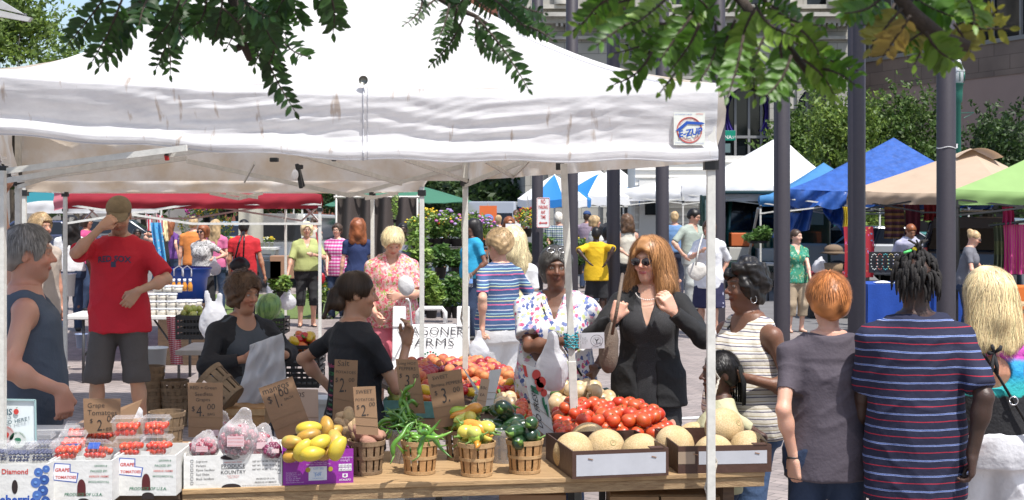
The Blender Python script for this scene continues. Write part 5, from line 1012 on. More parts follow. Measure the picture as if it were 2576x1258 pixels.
def plants():
 def bench(x0,x1,yt,s,label,col=(.2,.2,.2)):
  A=W(x0,yt,s); B=W(x1,yt,s); t=thing('display_bench',label,'bench',((A.x+B.x)/2,A.y,0)); m=MB(); m.box(((A.x+B.x)/2,A.y+.3,A.z-.03),(B.x-A.x,.8,.05)); m.build('bench_top',mat('bench'+label[:5],col,.8,var=.3),t)
  for xx in(A.x+.08,B.x-.08):
   for dy in(0,.6): m=MB(); m.box((xx,A.y+dy,(A.z-.05)/2),(.06,.06,A.z-.05)); m.build('leg',MATS['bench'+label[:5]],t)
 bench(1040,1172,622,150,'dark plant bench behind the auburn haired woman',(.09,.08,.07)); bench(1040,1075,712,150,'white low bench under the tropical plants',(.6,.6,.6)); bench(575,696,622,118,'white trestle of flower flats behind the man in the red shirt',(.6,.6,.58)); bench(1185,1345,622,120,'dark plant bench under the hydrangeas',(.08,.08,.07))
 L=[(1052,620,152,.55,.22,YG,'leafy potted plant at the end of the plant bench',YEL,14),(1078,620,150,.75,.2,YG,'tall yellow daisy plant on the plant bench',YEL,40),(1100,620,150,.5,.2,DGc,'dark potted plant with orange flowers on the bench',ORF,8),(1122,620,150,.72,.26,YG,'broad potted shrub with violet flowers on the plant bench',PUR,26),(1147,620,150,.6,.22,DGc,'upright potted plant with yellow flowers beside the turquoise tee shirt',YEL,18),(1165,620,146,.5,.18,YG,'light green potted plant just behind the tent leg',ORF,10),
  (1196,620,128,.85,.25,YG,'leafy green hydrangea bush beyond the turquoise tee shirt',PUR,12),(1215,620,128,.7,.24,YG,'hydrangea with lilac heads beside the curly haired shopper',PUR,30),(1236,620,126,.5,.2,DGc,'low potted plant with lilac heads before the pickup truck',PUR,14),(1175,620,126,.8,.2,YG,'tall pale green potted plant behind the tent leg rope',YEL,8)]
 for i,(x,y,s,h,r,c,l,f,n) in enumerate(L): plant(x,y,s,h*.72,r,c,l,f,n,330,.05,ph=.13,seed=i,fs=.022 if f is not PUR else .035)
 plant(1327,596,118,.45,.27,YG,'hanging basket of yellow flowers beside the no parking sign',YEL+[(.5,.05,.05)],110,500,.04,hang=True,seed=3,name='hanging_basket',fs=.022,cat='hanging basket')
 for i,(x,y,s,h,r,c,l) in enumerate(((1046,690,165,.5,.2,YG,'bushy green herb pot under the plant bench'),(1062,695,160,.35,.16,YG,'small lime potted plant on the white bench'),(1060,790,165,.6,.24,YG,'big leaved plant on the ground below the white bench'),(1085,800,165,.5,.2,YG,'big leaved potted plant behind the white walking stick'),(1122,800,160,.45,.28,DGc,'ferny plant in a tub behind the striding woman'),(1150,800,160,.6,.26,DGc,'dense fern on the ground beneath the bench'),(1040,750,170,.4,.18,DGc,'dark leafy pot beside the pink blouse'),(1108,700,156,.4,.2,DGc,'dark potted plant on the shelf behind the jeans'),(1150,700,156,.3,.2,DGc,'low plant on the shelf behind the tent leg'),(868,800,150,.5,.2,DGc,'leafy pot beside the pink checked shopper'),(800,790,150,.45,.2,YG,'leafy plant with yellow flowers behind the lime shirt'),(700,760,150,.35,.16,YG,'green potted herb behind the toddler'),(1320,700,125,.6,.3,DGc,'dark leafy plant under the hanging basket'),(1378,690,125,.7,.3,DGc,'green bushy plant below the plaid shirt man'),(1400,702,128,.5,.25,DGc,'leafy plant between the two dark poles'),(1455,690,125,.6,.25,DGc,'low shrub in a pot left of the boy in yellow'),(600,560,92,.8,.4,DGc,'dark shrub behind the flower trestle'))):
  plant(x,y,s,h,r,c,l,YEL if 'yellow' in l else None,16,420,.07,seed=40+i)
 for i,(x,y,s,f,l) in enumerate(((578,540,105,RDf,'hanging basket of red flowers nearest the grey haired shopper'),(605,532,104,[(.45,.02,.25)],'magenta hanging basket at the middle of the row'),(628,536,106,RDf,'red hanging basket at the end of the row by the tent leg'),(520,560,100,YEL,'yellow flower basket above the red haired shopper'),(490,556,98,[(.5,.05,.3)],'pink hanging basket beyond the orange shirt'))):
  plant(x,y+6,s,.42,.27,DGc,l,f,90,300,.04,hang=True,seed=70+i,name='hanging_basket',fs=.026,cat='hanging basket')
 for i in range(9):
  f=[YEL,WHf,[(.7,.6,.3)],YEL,WHf,[(.6,.55,.5)],YEL,WHf,YEL][i]; plant(583+i*12.5,621,119,.13,.06,YG,['golden','ivory','straw coloured','bright yellow','white','cream','lemon','pale','deep yellow'][i]+' flowering plant in the row on the white trestle',f,26,60,.03,pot=mat('white_pot',(.6,.6,.6),.5),ph=.09,pr=.045,seed=90+i,group='flower pots along the white trestle',fs=.016)
 t=plant(1015-22,560,165,.75,.05,[(.2,.32,.06),(.3,.42,.1)],'tall pale green flower spike rising behind the smiling woman',WHf,30,380,.028,seed=5,name='foxtail_lily',ph=.05,pr=.03,fs=.014,pot=POT)
 m=MB(); p=W(993,560,165); m.tube([(0,0,-p.z),(0,0,.3)],.012,5); m.build('stem',mat('stem_green',(.12,.2,.05),.6),t,False,False)
 for i,(x,l) in enumerate(((470,'tall yellow lily plant behind the orange shirt'),(565,'yellow flowering shrub right of the second white tent leg'))): plant(x,650,112,.8,.22,YG,l,YEL,30,420,.06,seed=120+i,spiky=1)
plants()
# ---------------------------------------------------------------- the produce tables
PLY=mat('plywood',(.42,.28,.14),.65,c2=(.26,.16,.075),vs=5,stretch=(1,9,9),bump=.25,bs=20,rampw=.2); PLYE=mat('ply_edge',(.40,.28,.15),.8,c2=(.2,.12,.06),vs=14,stretch=(1,1,8),bump=.5,bs=50,rampw=.2); DKW=mat('dark_wood',(.10,.06,.035),.8,var=.5,vs=8,stretch=(1,6,6)); SLAT=mat('basket_wood',(.48,.28,.12),.7,c2=(.33,.17,.065),vs=22,bump=.3,bs=60,rampw=.25); SLATO=mat('old_basket_wood',(.27,.18,.1),.8,c2=(.15,.1,.06),vs=18,bump=.4,bs=60); RIMW=mat('basket_rim',(.52,.34,.17),.7,c2=(.36,.22,.1),vs=18,bump=.3,bs=60)
CARD=mat('cardboard',(.32,.195,.11),.85,c2=(.26,.155,.085),vs=7,bump=.15,bs=300); INK=mat('marker_ink',(.035,.03,.028),.6); WCARD=mat('white_carton',(.66,.66,.64),.6,c2=(.56,.56,.53),vs=6,bump=.25,bs=40); BRCARD=mat('brown_carton',(.075,.035,.022),.5,c2=(.05,.022,.015),vs=9,bump=.2,bs=50); GREYP=mat('grey_label',(.42,.43,.46),.6,var=.1,vs=14)
A0=on(458,1232); A1=on(1925,1186); TU=(A1-A0); TU.z=0; TW=TU.length; TU.normalize(); TV=Vector((-TU.y,TU.x,0)); TU_=np.array(TU); TV_=np.array(TV)
def slab(name,label,O,w,d,th,m,apron=0,legs=True,lm=DKW,cat='table',z=.8,front=None):
 O=Vector(O); t=thing(name,label,cat,((O+TU*w/2+TV*d/2).xy.to_3d())); rot=Matrix.Rotation(math.atan2(TU.y,TU.x),3,'Z')
 q=MB(); q.box(O+TU*w/2+TV*d/2-Vector((0,0,th/2)),(w,d,th),rot); q.build('table_top',m,t,bev=.003)
 if apron: q=MB(); q.box(O+TU*w/2+TV*.03-Vector((0,0,th+apron/2+.001)),(w,.04,apron),rot); q.build('apron',front or PLYE,t,bev=.003)
 if legs:
  for a in(.06,.94):
   for b in(.1,.9): q=MB(); c=O+TU*w*a+TV*d*b; q.box((c.x,c.y,(z-th-apron)/2),(.05,.05,z-th-apron),rot); q.build('leg',lm,t)
 return t
t=slab('display_table','long plywood display table across the front holding baskets and melon boxes',A0,TW,.78,.022,PLY,.045)
B0=A0-TU*.95-Vector((0,0,.012)); slab('display_table','dark stained table end carrying the berry and grape tomato cartons',B0,.94,.78,.03,DKW,.05,z=.788,front=DKW)
S0=on(1262,1000);
def sidetable():
 P=[(-.02,6.98),(1.0,7.1),(.16,10.0),(-1.0,9.8)]; t=thing('display_table','long side table running back under the peaches, onions and tomatoes','table',(0,8.2,0)); m=MB(); m.poly([(a,b,.80) for a,b in P],(0,0,1),.03); m.build('table_top',DKW,t)
 for a,b in P: m=MB(); m.box((a*.95,b,.385),(.05,.05,.77)); m.build('leg',BLACKP,t)
sidetable()
def under():
 for x,y,w,h,l,mt,tx in((1745,1262,.3,.36,'wooden crate under the right end of the plywood table, nearest the corner leg',mat('crate_wood',(.33,.21,.11),.8,var=.4,vs=14,stretch=(1,1,6)),'RICE'),(1340,1275,.3,.3,'brown carton under the middle of the plywood table',CARD,None),(930,1280,.3,.24,'pale blue and white carton under the plywood table',mat('blue_carton',(.5,.6,.66),.6),None),(1600,1272,.22,.3,'plain wooden crate under the plywood table beside the lettered crate',MATS['crate_wood'] if 'crate_wood' in MATS else None,None)):
  p=W(x,y,565); p.z=.3; t=thing('crate',l,'crate',(p.x,p.y+.2,0));
  m=MB(); m.box((p.x,p.y+.2,.6-h/2+.08),(w,.35,h)); m.box((p.x,p.y+.2,.2),(w*.9,.3,.4)); m.build('body',mt,t,bev=.004)
  if mt.name!='cardboard':
   for k in range(4): m=MB() if k==0 else m; m.box((p.x,p.y+.02,.42+k*.075),(w+.01,.014,.06))
   m.build('boards',mt,t,bev=.002)
  if tx: text(tx,v3(p.x+.1,p.y+.012,.44),(0,0,1),(-1,0,0),INK,t,size=.09,lift=.006,align='LEFT')
 for i,x in enumerate((1100,1440,1520)):
  m=MB(); p=W(x,1240,545); m.box((p.x,p.y+.15,.36),(.03,.03,.72)); o=m.build('post',BLACKP,None); tag(o,['black prop post under the table beside the pale carton','black prop post under the middle of the plywood table','black prop post under the table left of the plain crate'][i],'post')
under()
def carton(x0,x1,yb,h,d,m,label,name='carton',z=.8,wall=.006,inner=None,lip=None,notch=False,cat='box',yb1=None):
 a=on(x0,yb,z); b=on(x1,yb if yb1 is None else yb1,z); u=b-a; u.z=0; w=u.length; u.normalize(); v=Vector((-u.y,u.x,0)); c=a+u*w/2+v*d/2; t=thing(name,label,cat,(c.x,c.y,z)); rot=Matrix.Rotation(math.atan2(u.y,u.x),3,'Z')
 q=MB(); Z=Vector((0,0,1)); e=.0008
 if notch:
  nw=.05; q.box(a+u*(w/2-nw)/2+v*wall/2+Z*h/2,(w/2-nw,wall,h),rot); q.box(a+u*(w-(w/2-nw)/2)+v*wall/2+Z*h/2,(w/2-nw,wall,h),rot); q.box(a+u*w/2+v*wall/2+Z*(h*.5),(nw*2,wall,h*.72),rot)
 else: q.box(a+u*w/2+v*wall/2+Z*h/2,(w,wall,h),rot)
 q.box(a+u*w/2+v*(d-wall/2)+Z*h/2,(w,wall,h),rot)
 for k in(wall/2,w-wall/2): q.box(a+u*k+v*d/2+Z*h/2,(wall,d-2*wall-e,h),rot)
 q.box(a+u*w/2+v*d/2+Z*.004,(w-2*wall-e,d-2*wall-e,.006),rot); q.build('carton_wall',m,t)
 t2=type('F',(),{})(); t2.t=t;t2.a=np.array(a);t2.u=np.array(u);t2.v=np.array(v);t2.w=w;t2.h=h;t2.d=d;t2.rot=rot
 t2.q=lambda p,r:t2.a+t2.u*w*p+v3(0,0,h*r)
 return t2
def prt(c,st,px,pz,wd,m,size=None,align='CENTER',thin=0,shear=0,lift=.0016): return text(st,c.q(px,pz),c.u,(0,0,1),m,c.t,width=c.w*wd if wd else None,size=size,align=align,thin=thin,shear=shear,lift=lift)
def ov(c,px,pz,rx,rz,m,name='hand_hole',lift=.0015,top=False):
 P=[(rx*math.cos(a),rz*math.sin(a)) for a in np.linspace(0,2*PI,20,endpoint=False)]
 if top: P=[(-rx,-rz),(rx,-rz)]+[(rx*math.cos(a),rz*math.sin(a)*1.0) for a in np.linspace(0,PI,12)]
 flatshape(P,c.q(px,pz),tuple(c.u),(0,0,1),m,c.t,name=name,lift=lift)
def rc(c,x0,x1,z0,z1,m,name='print',lift=.001):
 O=c.q(0,0); flatshape([(x0*c.w,z0*c.h),(x1*c.w,z0*c.h),(x1*c.w,z1*c.h),(x0*c.w,z1*c.h)],O,tuple(c.u),(0,0,1),m,c.t,name=name,lift=lift)
PRED=mat('print_red',(.5,.05,.04),.5); PGREEN=mat('print_green',(.02,.16,.08),.5); PBLUE=mat('print_blue',(.012,.07,.36),.5); PBLACK=mat('print_black',(.03,.03,.035),.5); HOLE=mat('hole_dark',(.02,.012,.012),.9); PWHITE=mat('print_white',(.7,.7,.72),.5); PSKY=mat('print_sky',(.15,.3,.6),.5)
c=carton(-45,120,1272,.165,.3,WCARD,'white blueberry carton printed with big blue berries',z=.788); CB=c
prt(c,'Diamond',.50,.76,.40,PRED,thin=.02); prt(c,'Blueberries',.46,.05,.85,PBLUE,thin=.03); ov(c,.5,.45,.012,.028,HOLE)
for i,(px,pz,r) in enumerate(((.86,.80,.018),(.95,.62,.02),(.82,.55,.02),(.93,.36,.021),(.84,.25,.019),(.97,.12,.018),(.08,.5,.017),(.1,.28,.016),(.98,.88,.015))):
 ov(c,px,pz,r,r,mat('berry_print',(.03,.08,.28),.5) if i%2 else mat('berry_print_b',(.06,.14,.4),.5),'berry_print',lift=.001+.0002*i); ov(c,px,pz+.01,r*.3,r*.25,PSKY,'berry_print',lift=.0035)
prt(c,'Product of USA',.12,.01,.15,PBLACK); prt(c,'Diamond Blueberry Inc. Hammonton, NJ',.84,.03,.25,PBLACK)
for x0,x1,yb,l in((122,282,1262,'white grape tomatoes carton beside the blueberry carton'),(286,443,1247,'white grape tomatoes carton beside the grape box')):
 c=carton(x0,x1,yb,.165,.3,WCARD,l,notch=False,z=.788 if x0<200 else .79)
 flatshape([(-.05,-.03),(.045,-.04),(.052,.0),(.02,.004),(.02,.036),(-.045,.04),(-.052,.0)],c.q(.27,.70),tuple(c.u),(0,0,1),PBLUE,c.t,lift=.0008); flatshape([(-.046,-.027),(.042,-.036),(.047,-.002),(.016,.001),(.016,.033),(-.042,.036),(-.048,.0)],c.q(.27,.70),tuple(c.u),(0,0,1),PWHITE,c.t,lift=.0011)
 prt(c,'GRAPE',.215,.73,.23,PRED,thin=.03,shear=.1); prt(c,'TOMATOES',.27,.56,.33,PRED,thin=.03,shear=.1)
 prt(c,'GROWN &',.82,.85,.20,PGREEN,shear=.2,thin=.01); prt(c,'PACKED BY:',.79,.72,.27,PGREEN,shear=.2,thin=.01); prt(c,'VIERECK FARMS',.79,.59,.31,PRED,shear=.2,thin=.01); prt(c,'WOOLWICH N.J.',.79,.46,.33,PGREEN,shear=.2,thin=.01); prt(c,'PRODUCE OF U.S.A.',.55,.14,.60,PGREEN,shear=.2,thin=.01)
 ov(c,.52,.34,.017,.034,mat('hole_red',(.08,.008,.01),.6),'hand_hole',top=True); ov(c,.55,.0,.025,.014,HOLE,'foot_notch',top=True)
 m=MB(); m.box(c.q(.5,1.03)+c.v*.004,(.035,.005,.02),c.rot); m.build('lock_tab',WCARD,c.t)
c=carton(462,710,1230,.135,.36,WCARD,'long white printed grape box with check boxes on its side',yb1=1222)
for i,st in enumerate(('Sugraone','Perlette','Flame Seedless','Red Globe','Black Seedless','_______')):
 prt(c,st,.125,.80-i*.135,None,PBLACK,size=.0125,align='LEFT');
 O=c.q(.07,.80-i*.135); mm=MB(); q=[O,O+c.u*.010,O+c.u*.010+v3(0,0,.011),O+v3(0,0,.011),O]; mm.tube([p-c.v*.001 for p in q],.0007,4); mm.build('check_box',PBLACK,c.t)
prt(c,'PREMIUM TABLE GRAPES',.5,.76,.18,PRED); prt(c,'PRODUCE',.5,.61,.24,PBLACK); rc(c,.38,.62,.575,.59,PBLACK); prt(c,'KOUNTRY',.5,.42,.25,PBLACK); prt(c,'Pacific Trellis Fruit',.5,.34,.12,PRED); prt(c,'Reedley, CA 93654',.5,.29,.10,PRED)
prt(c,'CAT. 1',.86,.88,.07,PBLACK);
for i,st in enumerate(('NET WT. 16 LBS. / 7.26 Kg','NET WT. 18 LBS. / 8.18 Kg','NET WT. 19 LBS. / 8.62 Kg','')):
 if st: prt(c,st,.82,.76-i*.125,.25,PBLACK,thin=.01)
 O=c.q(.955,.76-i*.125); mm=MB(); q=[O,O+c.u*.012,O+c.u*.012+v3(0,0,.013),O+v3(0,0,.013),O]; mm.tube([p-c.v*.001 for p in q],.0007,4); mm.build('check_box',PBLACK,c.t)
prt(c,'PRODUCE OF U.S.A.',.83,.22,.19,PBLACK,thin=.01); prt(c,'PRODUCE OF MEXICO',.83,.11,.22,PBLACK,thin=.01); prt(c,'MAY BE TREATED WITH SULPHUR DIOXIDE FOR FUNGICIDE USE',.78,.03,.38,PBLACK); ov(c,.47,.93,.04,.011,HOLE); ov(c,.48,.0,.04,.016,HOLE,'foot_notch',top=True)
GB=c
PURP=mat('purple_carton',(.26,.02,.30),.5,c2=(.2,.015,.24),vs=6,bump=.15,bs=60); LIL=mat('print_lilac',(.6,.45,.68),.5)
c=carton(712,889,1222,.125,.30,PURP,'purple mango carton with round vent holes',yb1=1214); MC=c
prt(c,'Champagne',.88,.84,.21,LIL); prt(c,'mango',.88,.74,.13,LIL); prt(c,'Temperature',.16,.84,.12,LIL); prt(c,'50-55 F',.16,.77,.10,LIL)
for i,st in enumerate(('Packed and Shipped by','Empacadora Natural S de RL de CV','Carr. Int. Mazatlan Rosas','Domicilio a San Blas, Nay. MX','Cinco de Mayo, Nayarit, Mexico')): prt(c,st,.5,.86-i*.07,.24+.1*(i%2),LIL)
for i,st in enumerate(('Distributed by:','Ciruli Brothers, LLC','5 Calle Cristina','Rio Rico, AZ 85648','Tel: 520 281 9696','www.cirulibrothers.com')): prt(c,st,.04,.40-i*.065,None,LIL,size=.0075,align='LEFT')
rc(c,.36,.62,.13,.60,mat('sticker_white',(.62,.66,.7),.5),'sticker'); prt(c,'LOT 202',.5,.50,.14,PSKY,lift=.003); prt(c,'349',.49,.27,.09,PSKY,lift=.003); prt(c,'PACK - SHED',.49,.38,.12,PSKY,lift=.003); prt(c,'WASH BEFORE EATING',.49,.19,.15,PSKY,lift=.003)
for px in(.35,.67): ov(c,px,.50,.0105,.0105,mat('vent_yellow',(.35,.28,.02),.6),'vent_hole',lift=.0035)
for i in range(8): k,r_=i%4,i//4; rc(c,.79+k*.047,.832+k*.047,.54-r_*.13,.65-r_*.13,PWHITE,'size_box'); prt(c,('10','12','14','16','18','20','23','25')[i],.811+k*.047,.56-r_*.13,.03,PBLACK,lift=.003)
prt(c,'ATAULFO',.88,.08,.17,PWHITE,thin=.01); flatshape([(-.011,-.006),(.0,-.009),(.011,-.006),(.011,.009),(-.011,.009)],c.q(.88,.25),tuple(c.u),(0,0,1),PWHITE,c.t); ov(c,.88,.27,.006,.004,PURP,'crest_print',lift=.003)
for a,b_ in((.0,.26),(.74,1.0)):
 m=MB(); m.box(c.q((a+b_)/2,1.07)+c.v*.003,((b_-a)*c.w,.005,.02),c.rot); m.build('corner_flap',PURP,c.t)
m=MB(); m.box(c.q(.5,1.05)+c.v*.003,(.045,.005,.035),c.rot); m.build('centre_tab',PURP,c.t)
# melon boxes
for k,(x0,x1,yb,yb1,l) in enumerate(((1440,1682,1206,1196,'dark brown melon box with a long grey label, nearest the pepper baskets'),(1706,1941,1192,1187,'dark brown melon box behind the tent corner leg'))):
 c=carton(x0,x1,yb,.12,.50,BRCARD,l,yb1=yb1); rc(c,.04,.97,.10,.86,GREYP,'label',.001) if k==0 else rc(c,.22,.95,.32,.80,GREYP,'label',.001)
 for px in(.16,.82): m=MB(); m.bar(c.q(px,.72)-c.v*.003,c.q(px+.05,.68)-c.v*.003,.002,.004); m.build('staple',mat('staple',(.35,.2,.12),.4,metal=.5),c.t)
 m=MB(); m.box(c.q(.88,1.01)+c.v*.02,(.06,.045,.004),c.rot); m.build('folded_flap',BRCARD,c.t)
 if k:
  mm=mat('packing_tape',(.30,.22,.15),.15,coat=1); rc(c,-.0,.18,.35,.8,mm,'tape',.0012)
# a melon
def netmat():
 m,N,L,b=newmat('melon_rind'); b.inputs['Roughness'].default_value=.75; tc=N.new('ShaderNodeTexCoord'); v=N.new('ShaderNodeTexVoronoi'); v.feature='DISTANCE_TO_EDGE'; v.inputs['Scale'].default_value=95; L.new(tc.outputs['Object'],v.inputs[0])
 n=N.new('ShaderNodeTexNoise'); n.inputs['Scale'].default_value=14; n.inputs['Detail'].default_value=4; L.new(tc.outputs['Object'],n.inputs[0]); r=N.new('ShaderNodeValToRGB'); r.color_ramp.elements[0].position=.38; r.color_ramp.elements[0].color=(.52,.38,.20,1); r.color_ramp.elements[1].position=.62; r.color_ramp.elements[1].color=(.60,.46,.28,1); L.new(n.outputs[0],r.inputs[0])
 r2=N.new('ShaderNodeValToRGB'); r2.color_ramp.elements[0].position=.0; r2.color_ramp.elements[0].color=(1.15,1.12,1.08,1); r2.color_ramp.elements[1].position=.12; r2.color_ramp.elements[1].color=(.84,.82,.74,1); L.new(v.outputs[0],r2.inputs[0])
 mx=N.new('ShaderNodeMix'); mx.data_type='RGBA'; mx.blend_type='MULTIPLY'; mx.inputs[0].default_value=1; L.new(r.outputs[0],mx.inputs[6]); L.new(r2.outputs[0],mx.inputs[7]); L.new(mx.outputs[2],b.inputs['Base Color'])
 bp=N.new('ShaderNodeBump'); bp.invert=True; bp.inputs['Strength'].default_value=.5; bp.inputs['Distance'].default_value=.004; L.new(r2.outputs[0],bp.inputs['Height']); bp.invert=False; L.new(bp.outputs[0],b.inputs['Normal']); return m
NET=netmat()
def melon():
 t=thing('cantaloupe','x','melon'); m=MB(); prof=[(math.sin(a)*.086*(1-.06*math.exp(-((a)/.25)**2)),-math.cos(a)*.088) for a in np.linspace(0.02,PI-.1,22)]; prof.append((0.001,.083)); m.lathe([(max(r,.0005),z) for r,z in prof],36); m.build('rind',NET,t,True,False)
 m=MB(); m.tube([(.012*math.cos(a),.012*math.sin(a),.0855) for a in np.linspace(0,2*PI,13)],.003,5); m.build('stem_scar',mat('stem_scar',(.3,.27,.12),.8),t,True,False); return t
MP=melon()
ML=[(1442,1090,560,'lowest cantaloupe at the near corner of the first melon box'),(1523,1081,545,'cantaloupe in the middle of the first melon box'),(1612,1093,558,'cantaloupe at the front of the first melon box beside its far corner'),(1482,1066,530,'cantaloupe at the back of the first melon box behind two others'),(1697,1073,548,'big cantaloupe in the gap between the two melon boxes'),(1748,1064,520,'cantaloupe behind the big one, touching the tent leg'),(1822,1030,540,'topmost cantaloupe resting on the others behind the tent leg'),(1795,1096,560,'cantaloupe under the topmost one, right behind the tent leg'),(1885,1086,552,'last cantaloupe at the far end of the second melon box')]
r_=random.Random(4)
for i,(x,y,s,l) in enumerate(ML):
 p=W(x,y,s); p.z-=.086*1.02; o=MP if i==0 else dup(MP,p); o.location=p; o['label']=l; o['group']='cantaloupes in the melon boxes'; o.scale=(r_.uniform(.97,1.05),)*3; o.rotation_euler=(r_.uniform(-1.4,1.4),r_.uniform(-1.3,1.3),r_.uniform(0,6)); o.scale=(1.1,1.1,1.02)
# ---------------------------------------------------------------- baskets
def basket(sm=SLAT,rm=RIMW,rt=.081,rb=.066,h=.145,n=13,gap=.28):
 t=thing('wooden_basket','x','basket'); m=MB()
 for i in range(n):
  a0=2*PI*i/n; a1=a0+2*PI/n*(1-gap*(.6+.8*((i*7)%5)/5)); k=[];
  for (r,z) in((rb,0.004),(rb+(rt-rb)*.5,h*.5),(rt,h-.004)): k.append((r,z))
  m.lathe([(r,z) for r,z in k],3,(0,0,0),a0,a1); m.lathe([(r-.0022,z) for r,z in k[::-1]],3,(0,0,0),a0,a1)
 m.build('stave_wall',sm,t,False,False)
 for nm,z,hh,off in(('rim',h-.018,.02,.003),('middle_hoop',h*.47,.014,.0025),('base_hoop',.002,.014,.0025)):
  m=MB(); r0=rb+(rt-rb)*z/h+off; r1=rb+(rt-rb)*(z+hh)/h+off; m.lathe([(r0-.004,z),(r0,z),(r1,z+hh),(r1-.006,z+hh),(r0-.004,z)],40); rr=m.build(nm,rm,t,False,False)
 m=MB(); m.lathe([(0,.006),(rb-.003,.006),(rb-.003,.002),(0,.002)],20); m.build('bottom',sm,t,False,False); return t
BK=basket(); BKO=basket(SLATO,SLATO)
BL=[]
def putb(x,yb,label,old=False,sc=1.,z=.8):
 src=BKO if old else BK; p=on(x,yb,z); first=src.get('used',0)==0; o=src if first else dup(src,p);
 if first: src['used']=1
 o.location=p; o['label']=label; o['group']='wooden slat baskets of vegetables on the front table'; o.scale=(sc,)*3; o.rotation_euler=(0,0,rnd.uniform(0,6)); return p
pb={}
pb['sweet']=putb(922,1190,'wooden slat basket holding the reddish sweet potatoes',True); pb['hot']=putb(1056,1190,'wooden slat basket of long green hot peppers standing at the table edge'); pb['banana']=putb(1199,1195,'wooden slat basket of yellow and orange banana peppers'); pb['pob']=putb(1320,1188,'wooden slat basket of dark green poblano peppers')
pb['salt']=putb(872,1150,'worn slat basket of tan salt potatoes behind the sweet potatoes',True,.9); pb['hot2']=putb(1022,1160,'plastic wrapped basket heaped with long hot peppers at the back',True); pb['ban2']=putb(1160,1155,'shaded slat basket of peppers behind the banana pepper basket',True,.95); pb['pob2']=putb(1268,1160,'grey wrapped basket of dark peppers behind the poblano basket',True)
for k in('hot2','pob2'):
 m=MB(); p=pb[k]; m.lathe([(.07,.0),(.078,.07),(.087,.125),(.088,.15),(.084,.153)],30,tuple(p)); o=m.build('plastic_wrap',mat('film',(.75,.75,.75),.15,transl=0),None,True); tag(o,'clear plastic film wrapped round the '+('hot pepper' if k=='hot2' else 'dark pepper')+' basket at the back','plastic film')
FILM=MATS['film'];
def mkfilm(m,al=.28,ff=.55):
 nt_=m.node_tree; b=nt_.nodes['Principled BSDF']; tr=nt_.nodes.new('ShaderNodeBsdfTransparent'); ms=nt_.nodes.new('ShaderNodeMixShader'); lw=nt_.nodes.new('ShaderNodeLayerWeight'); lw.inputs[0].default_value=.35; ma=nt_.nodes.new('ShaderNodeMath'); ma.operation='MULTIPLY_ADD'; ma.inputs[1].default_value=ff; ma.inputs[2].default_value=al
 nt_.links.new(lw.outputs['Facing'],ma.inputs[0]); nt_.links.new(ma.outputs[0],ms.inputs[0]); nt_.links.new(tr.outputs[0],ms.inputs[1]); nt_.links.new(b.outputs[0],ms.inputs[2]); nt_.links.new(ms.outputs[0],nt_.nodes['Material Output'].inputs[0])
mkfilm(FILM,.22); CLEAR=mat('clear_plastic',(.8,.8,.82),.06,bump=.3,bs=60); mkfilm(CLEAR,.03,.3); BAGM=mat('bag_film',(.75,.74,.75),.12,bump=.8,bs=30); mkfilm(BAGM,.16); BAGW=mat('white_bag',(.76,.76,.78),.35,bump=.9,bs=26,transl=.5)
# vegetables
def blob(prof,lob=0,lk=0,n=16): m=MB(); m.lathe(prof,n,lob=lob,lk=lk); return m
def proto(name,cat,parts):
 t=thing(name,'x',cat);
 for nm,m,mt in parts: m.build(nm,mt,t,True,False)
 return t
def prof(f,n=10): return [(max(.0004,f(i/n)[0]),f(i/n)[1]) for i in range(n+1)]
def bent(L,r,cv,m_,shape,twist=0,n=14,seg=10,zig=0,lob=0):
 rr=random.Random(int(L*1000+cv*10)); P=[];Rr=[]
 for i in range(n+1):
  t_=i/n; P.append((L*t_-L/2,cv*L*math.sin(PI*t_)*.5+zig*math.sin(t_*9)*L*.05,.01*math.sin(t_*5))); Rr.append(max(.0008,r*shape(t_)))
 m_.tube(P,Rr,seg); return P
def long_pepper(c1,L=.13,r=.010,cv=.3,name='hot_pepper',cat='pepper',shape=None,stem=True,ck=0):
 t=thing(name,'x',cat); m=MB(); sh=shape or (lambda q:min(1,(q+.03)*9)**.6*(1-q**2.2)**.7+.03); P=bent(L,r,cv,m,sh,zig=1,n=16); m.build('flesh',mat('flesh_%s_%d'%(name,ck),c1,.28,var=.2,vs=12,coat=.4,bump=.1,bs=30),t,True,False)
 if stem: m=MB(); p=np.array(P[0]); m.tube([p+v3(.004,0,0),p+v3(-.012,-.004,.004),p+v3(-.028,-.006,.014)],[r*.55,.0028,.0025],6); m.build('stem',mat('pepper_stem',(.12,.22,.04),.5),t,True,False)
 return t
def heapto(ps,n,center,rad,z0,group,label,cat=None,tilt=.5,sc=(.85,1.1),layers=3,flat=False,seed=0,rise=.02,upr=0):
 rr=random.Random(seed+n)
 for i in range(n):
  src=ps[i%len(ps)]; a=i*2.4+rr.uniform(-.3,.3); k=rad*math.sqrt((i%max(1,n//layers))/max(1,n//layers))*(1-.25*(i*layers//n)); z=z0+rise*(i*layers//n)+rr.uniform(0,rise*.5)
  loc=Vector((center[0]+k*math.cos(a),center[1]+k*math.sin(a),z)); o=src if src.get('used',0)==0 else dup(src,loc); src['used']=1; o.location=loc
  o.rotation_euler=(rr.uniform(-3,3) if not flat else rr.uniform(-.3,.3),rr.uniform(-tilt,tilt)-upr,rr.uniform(0,6.28)); o.scale=(rr.uniform(*sc),)*3; o['label']=label; o['group']=group
TAN_=(.42,.28,.17)
def potato(c,k,L=.05,r=.031): return proto('potato','potato',[('skin',blob([(r*math.sin(a)**.8 if 0<a<PI else .0004,-math.cos(a)*L*(1+.1*math.sin(a*3))) for a in np.linspace(0.01,PI-.01,14)],.06,3,18),mat('potato_skin%d'%k,c,.8,var=.25,vs=25,bump=.4,bs=60))])
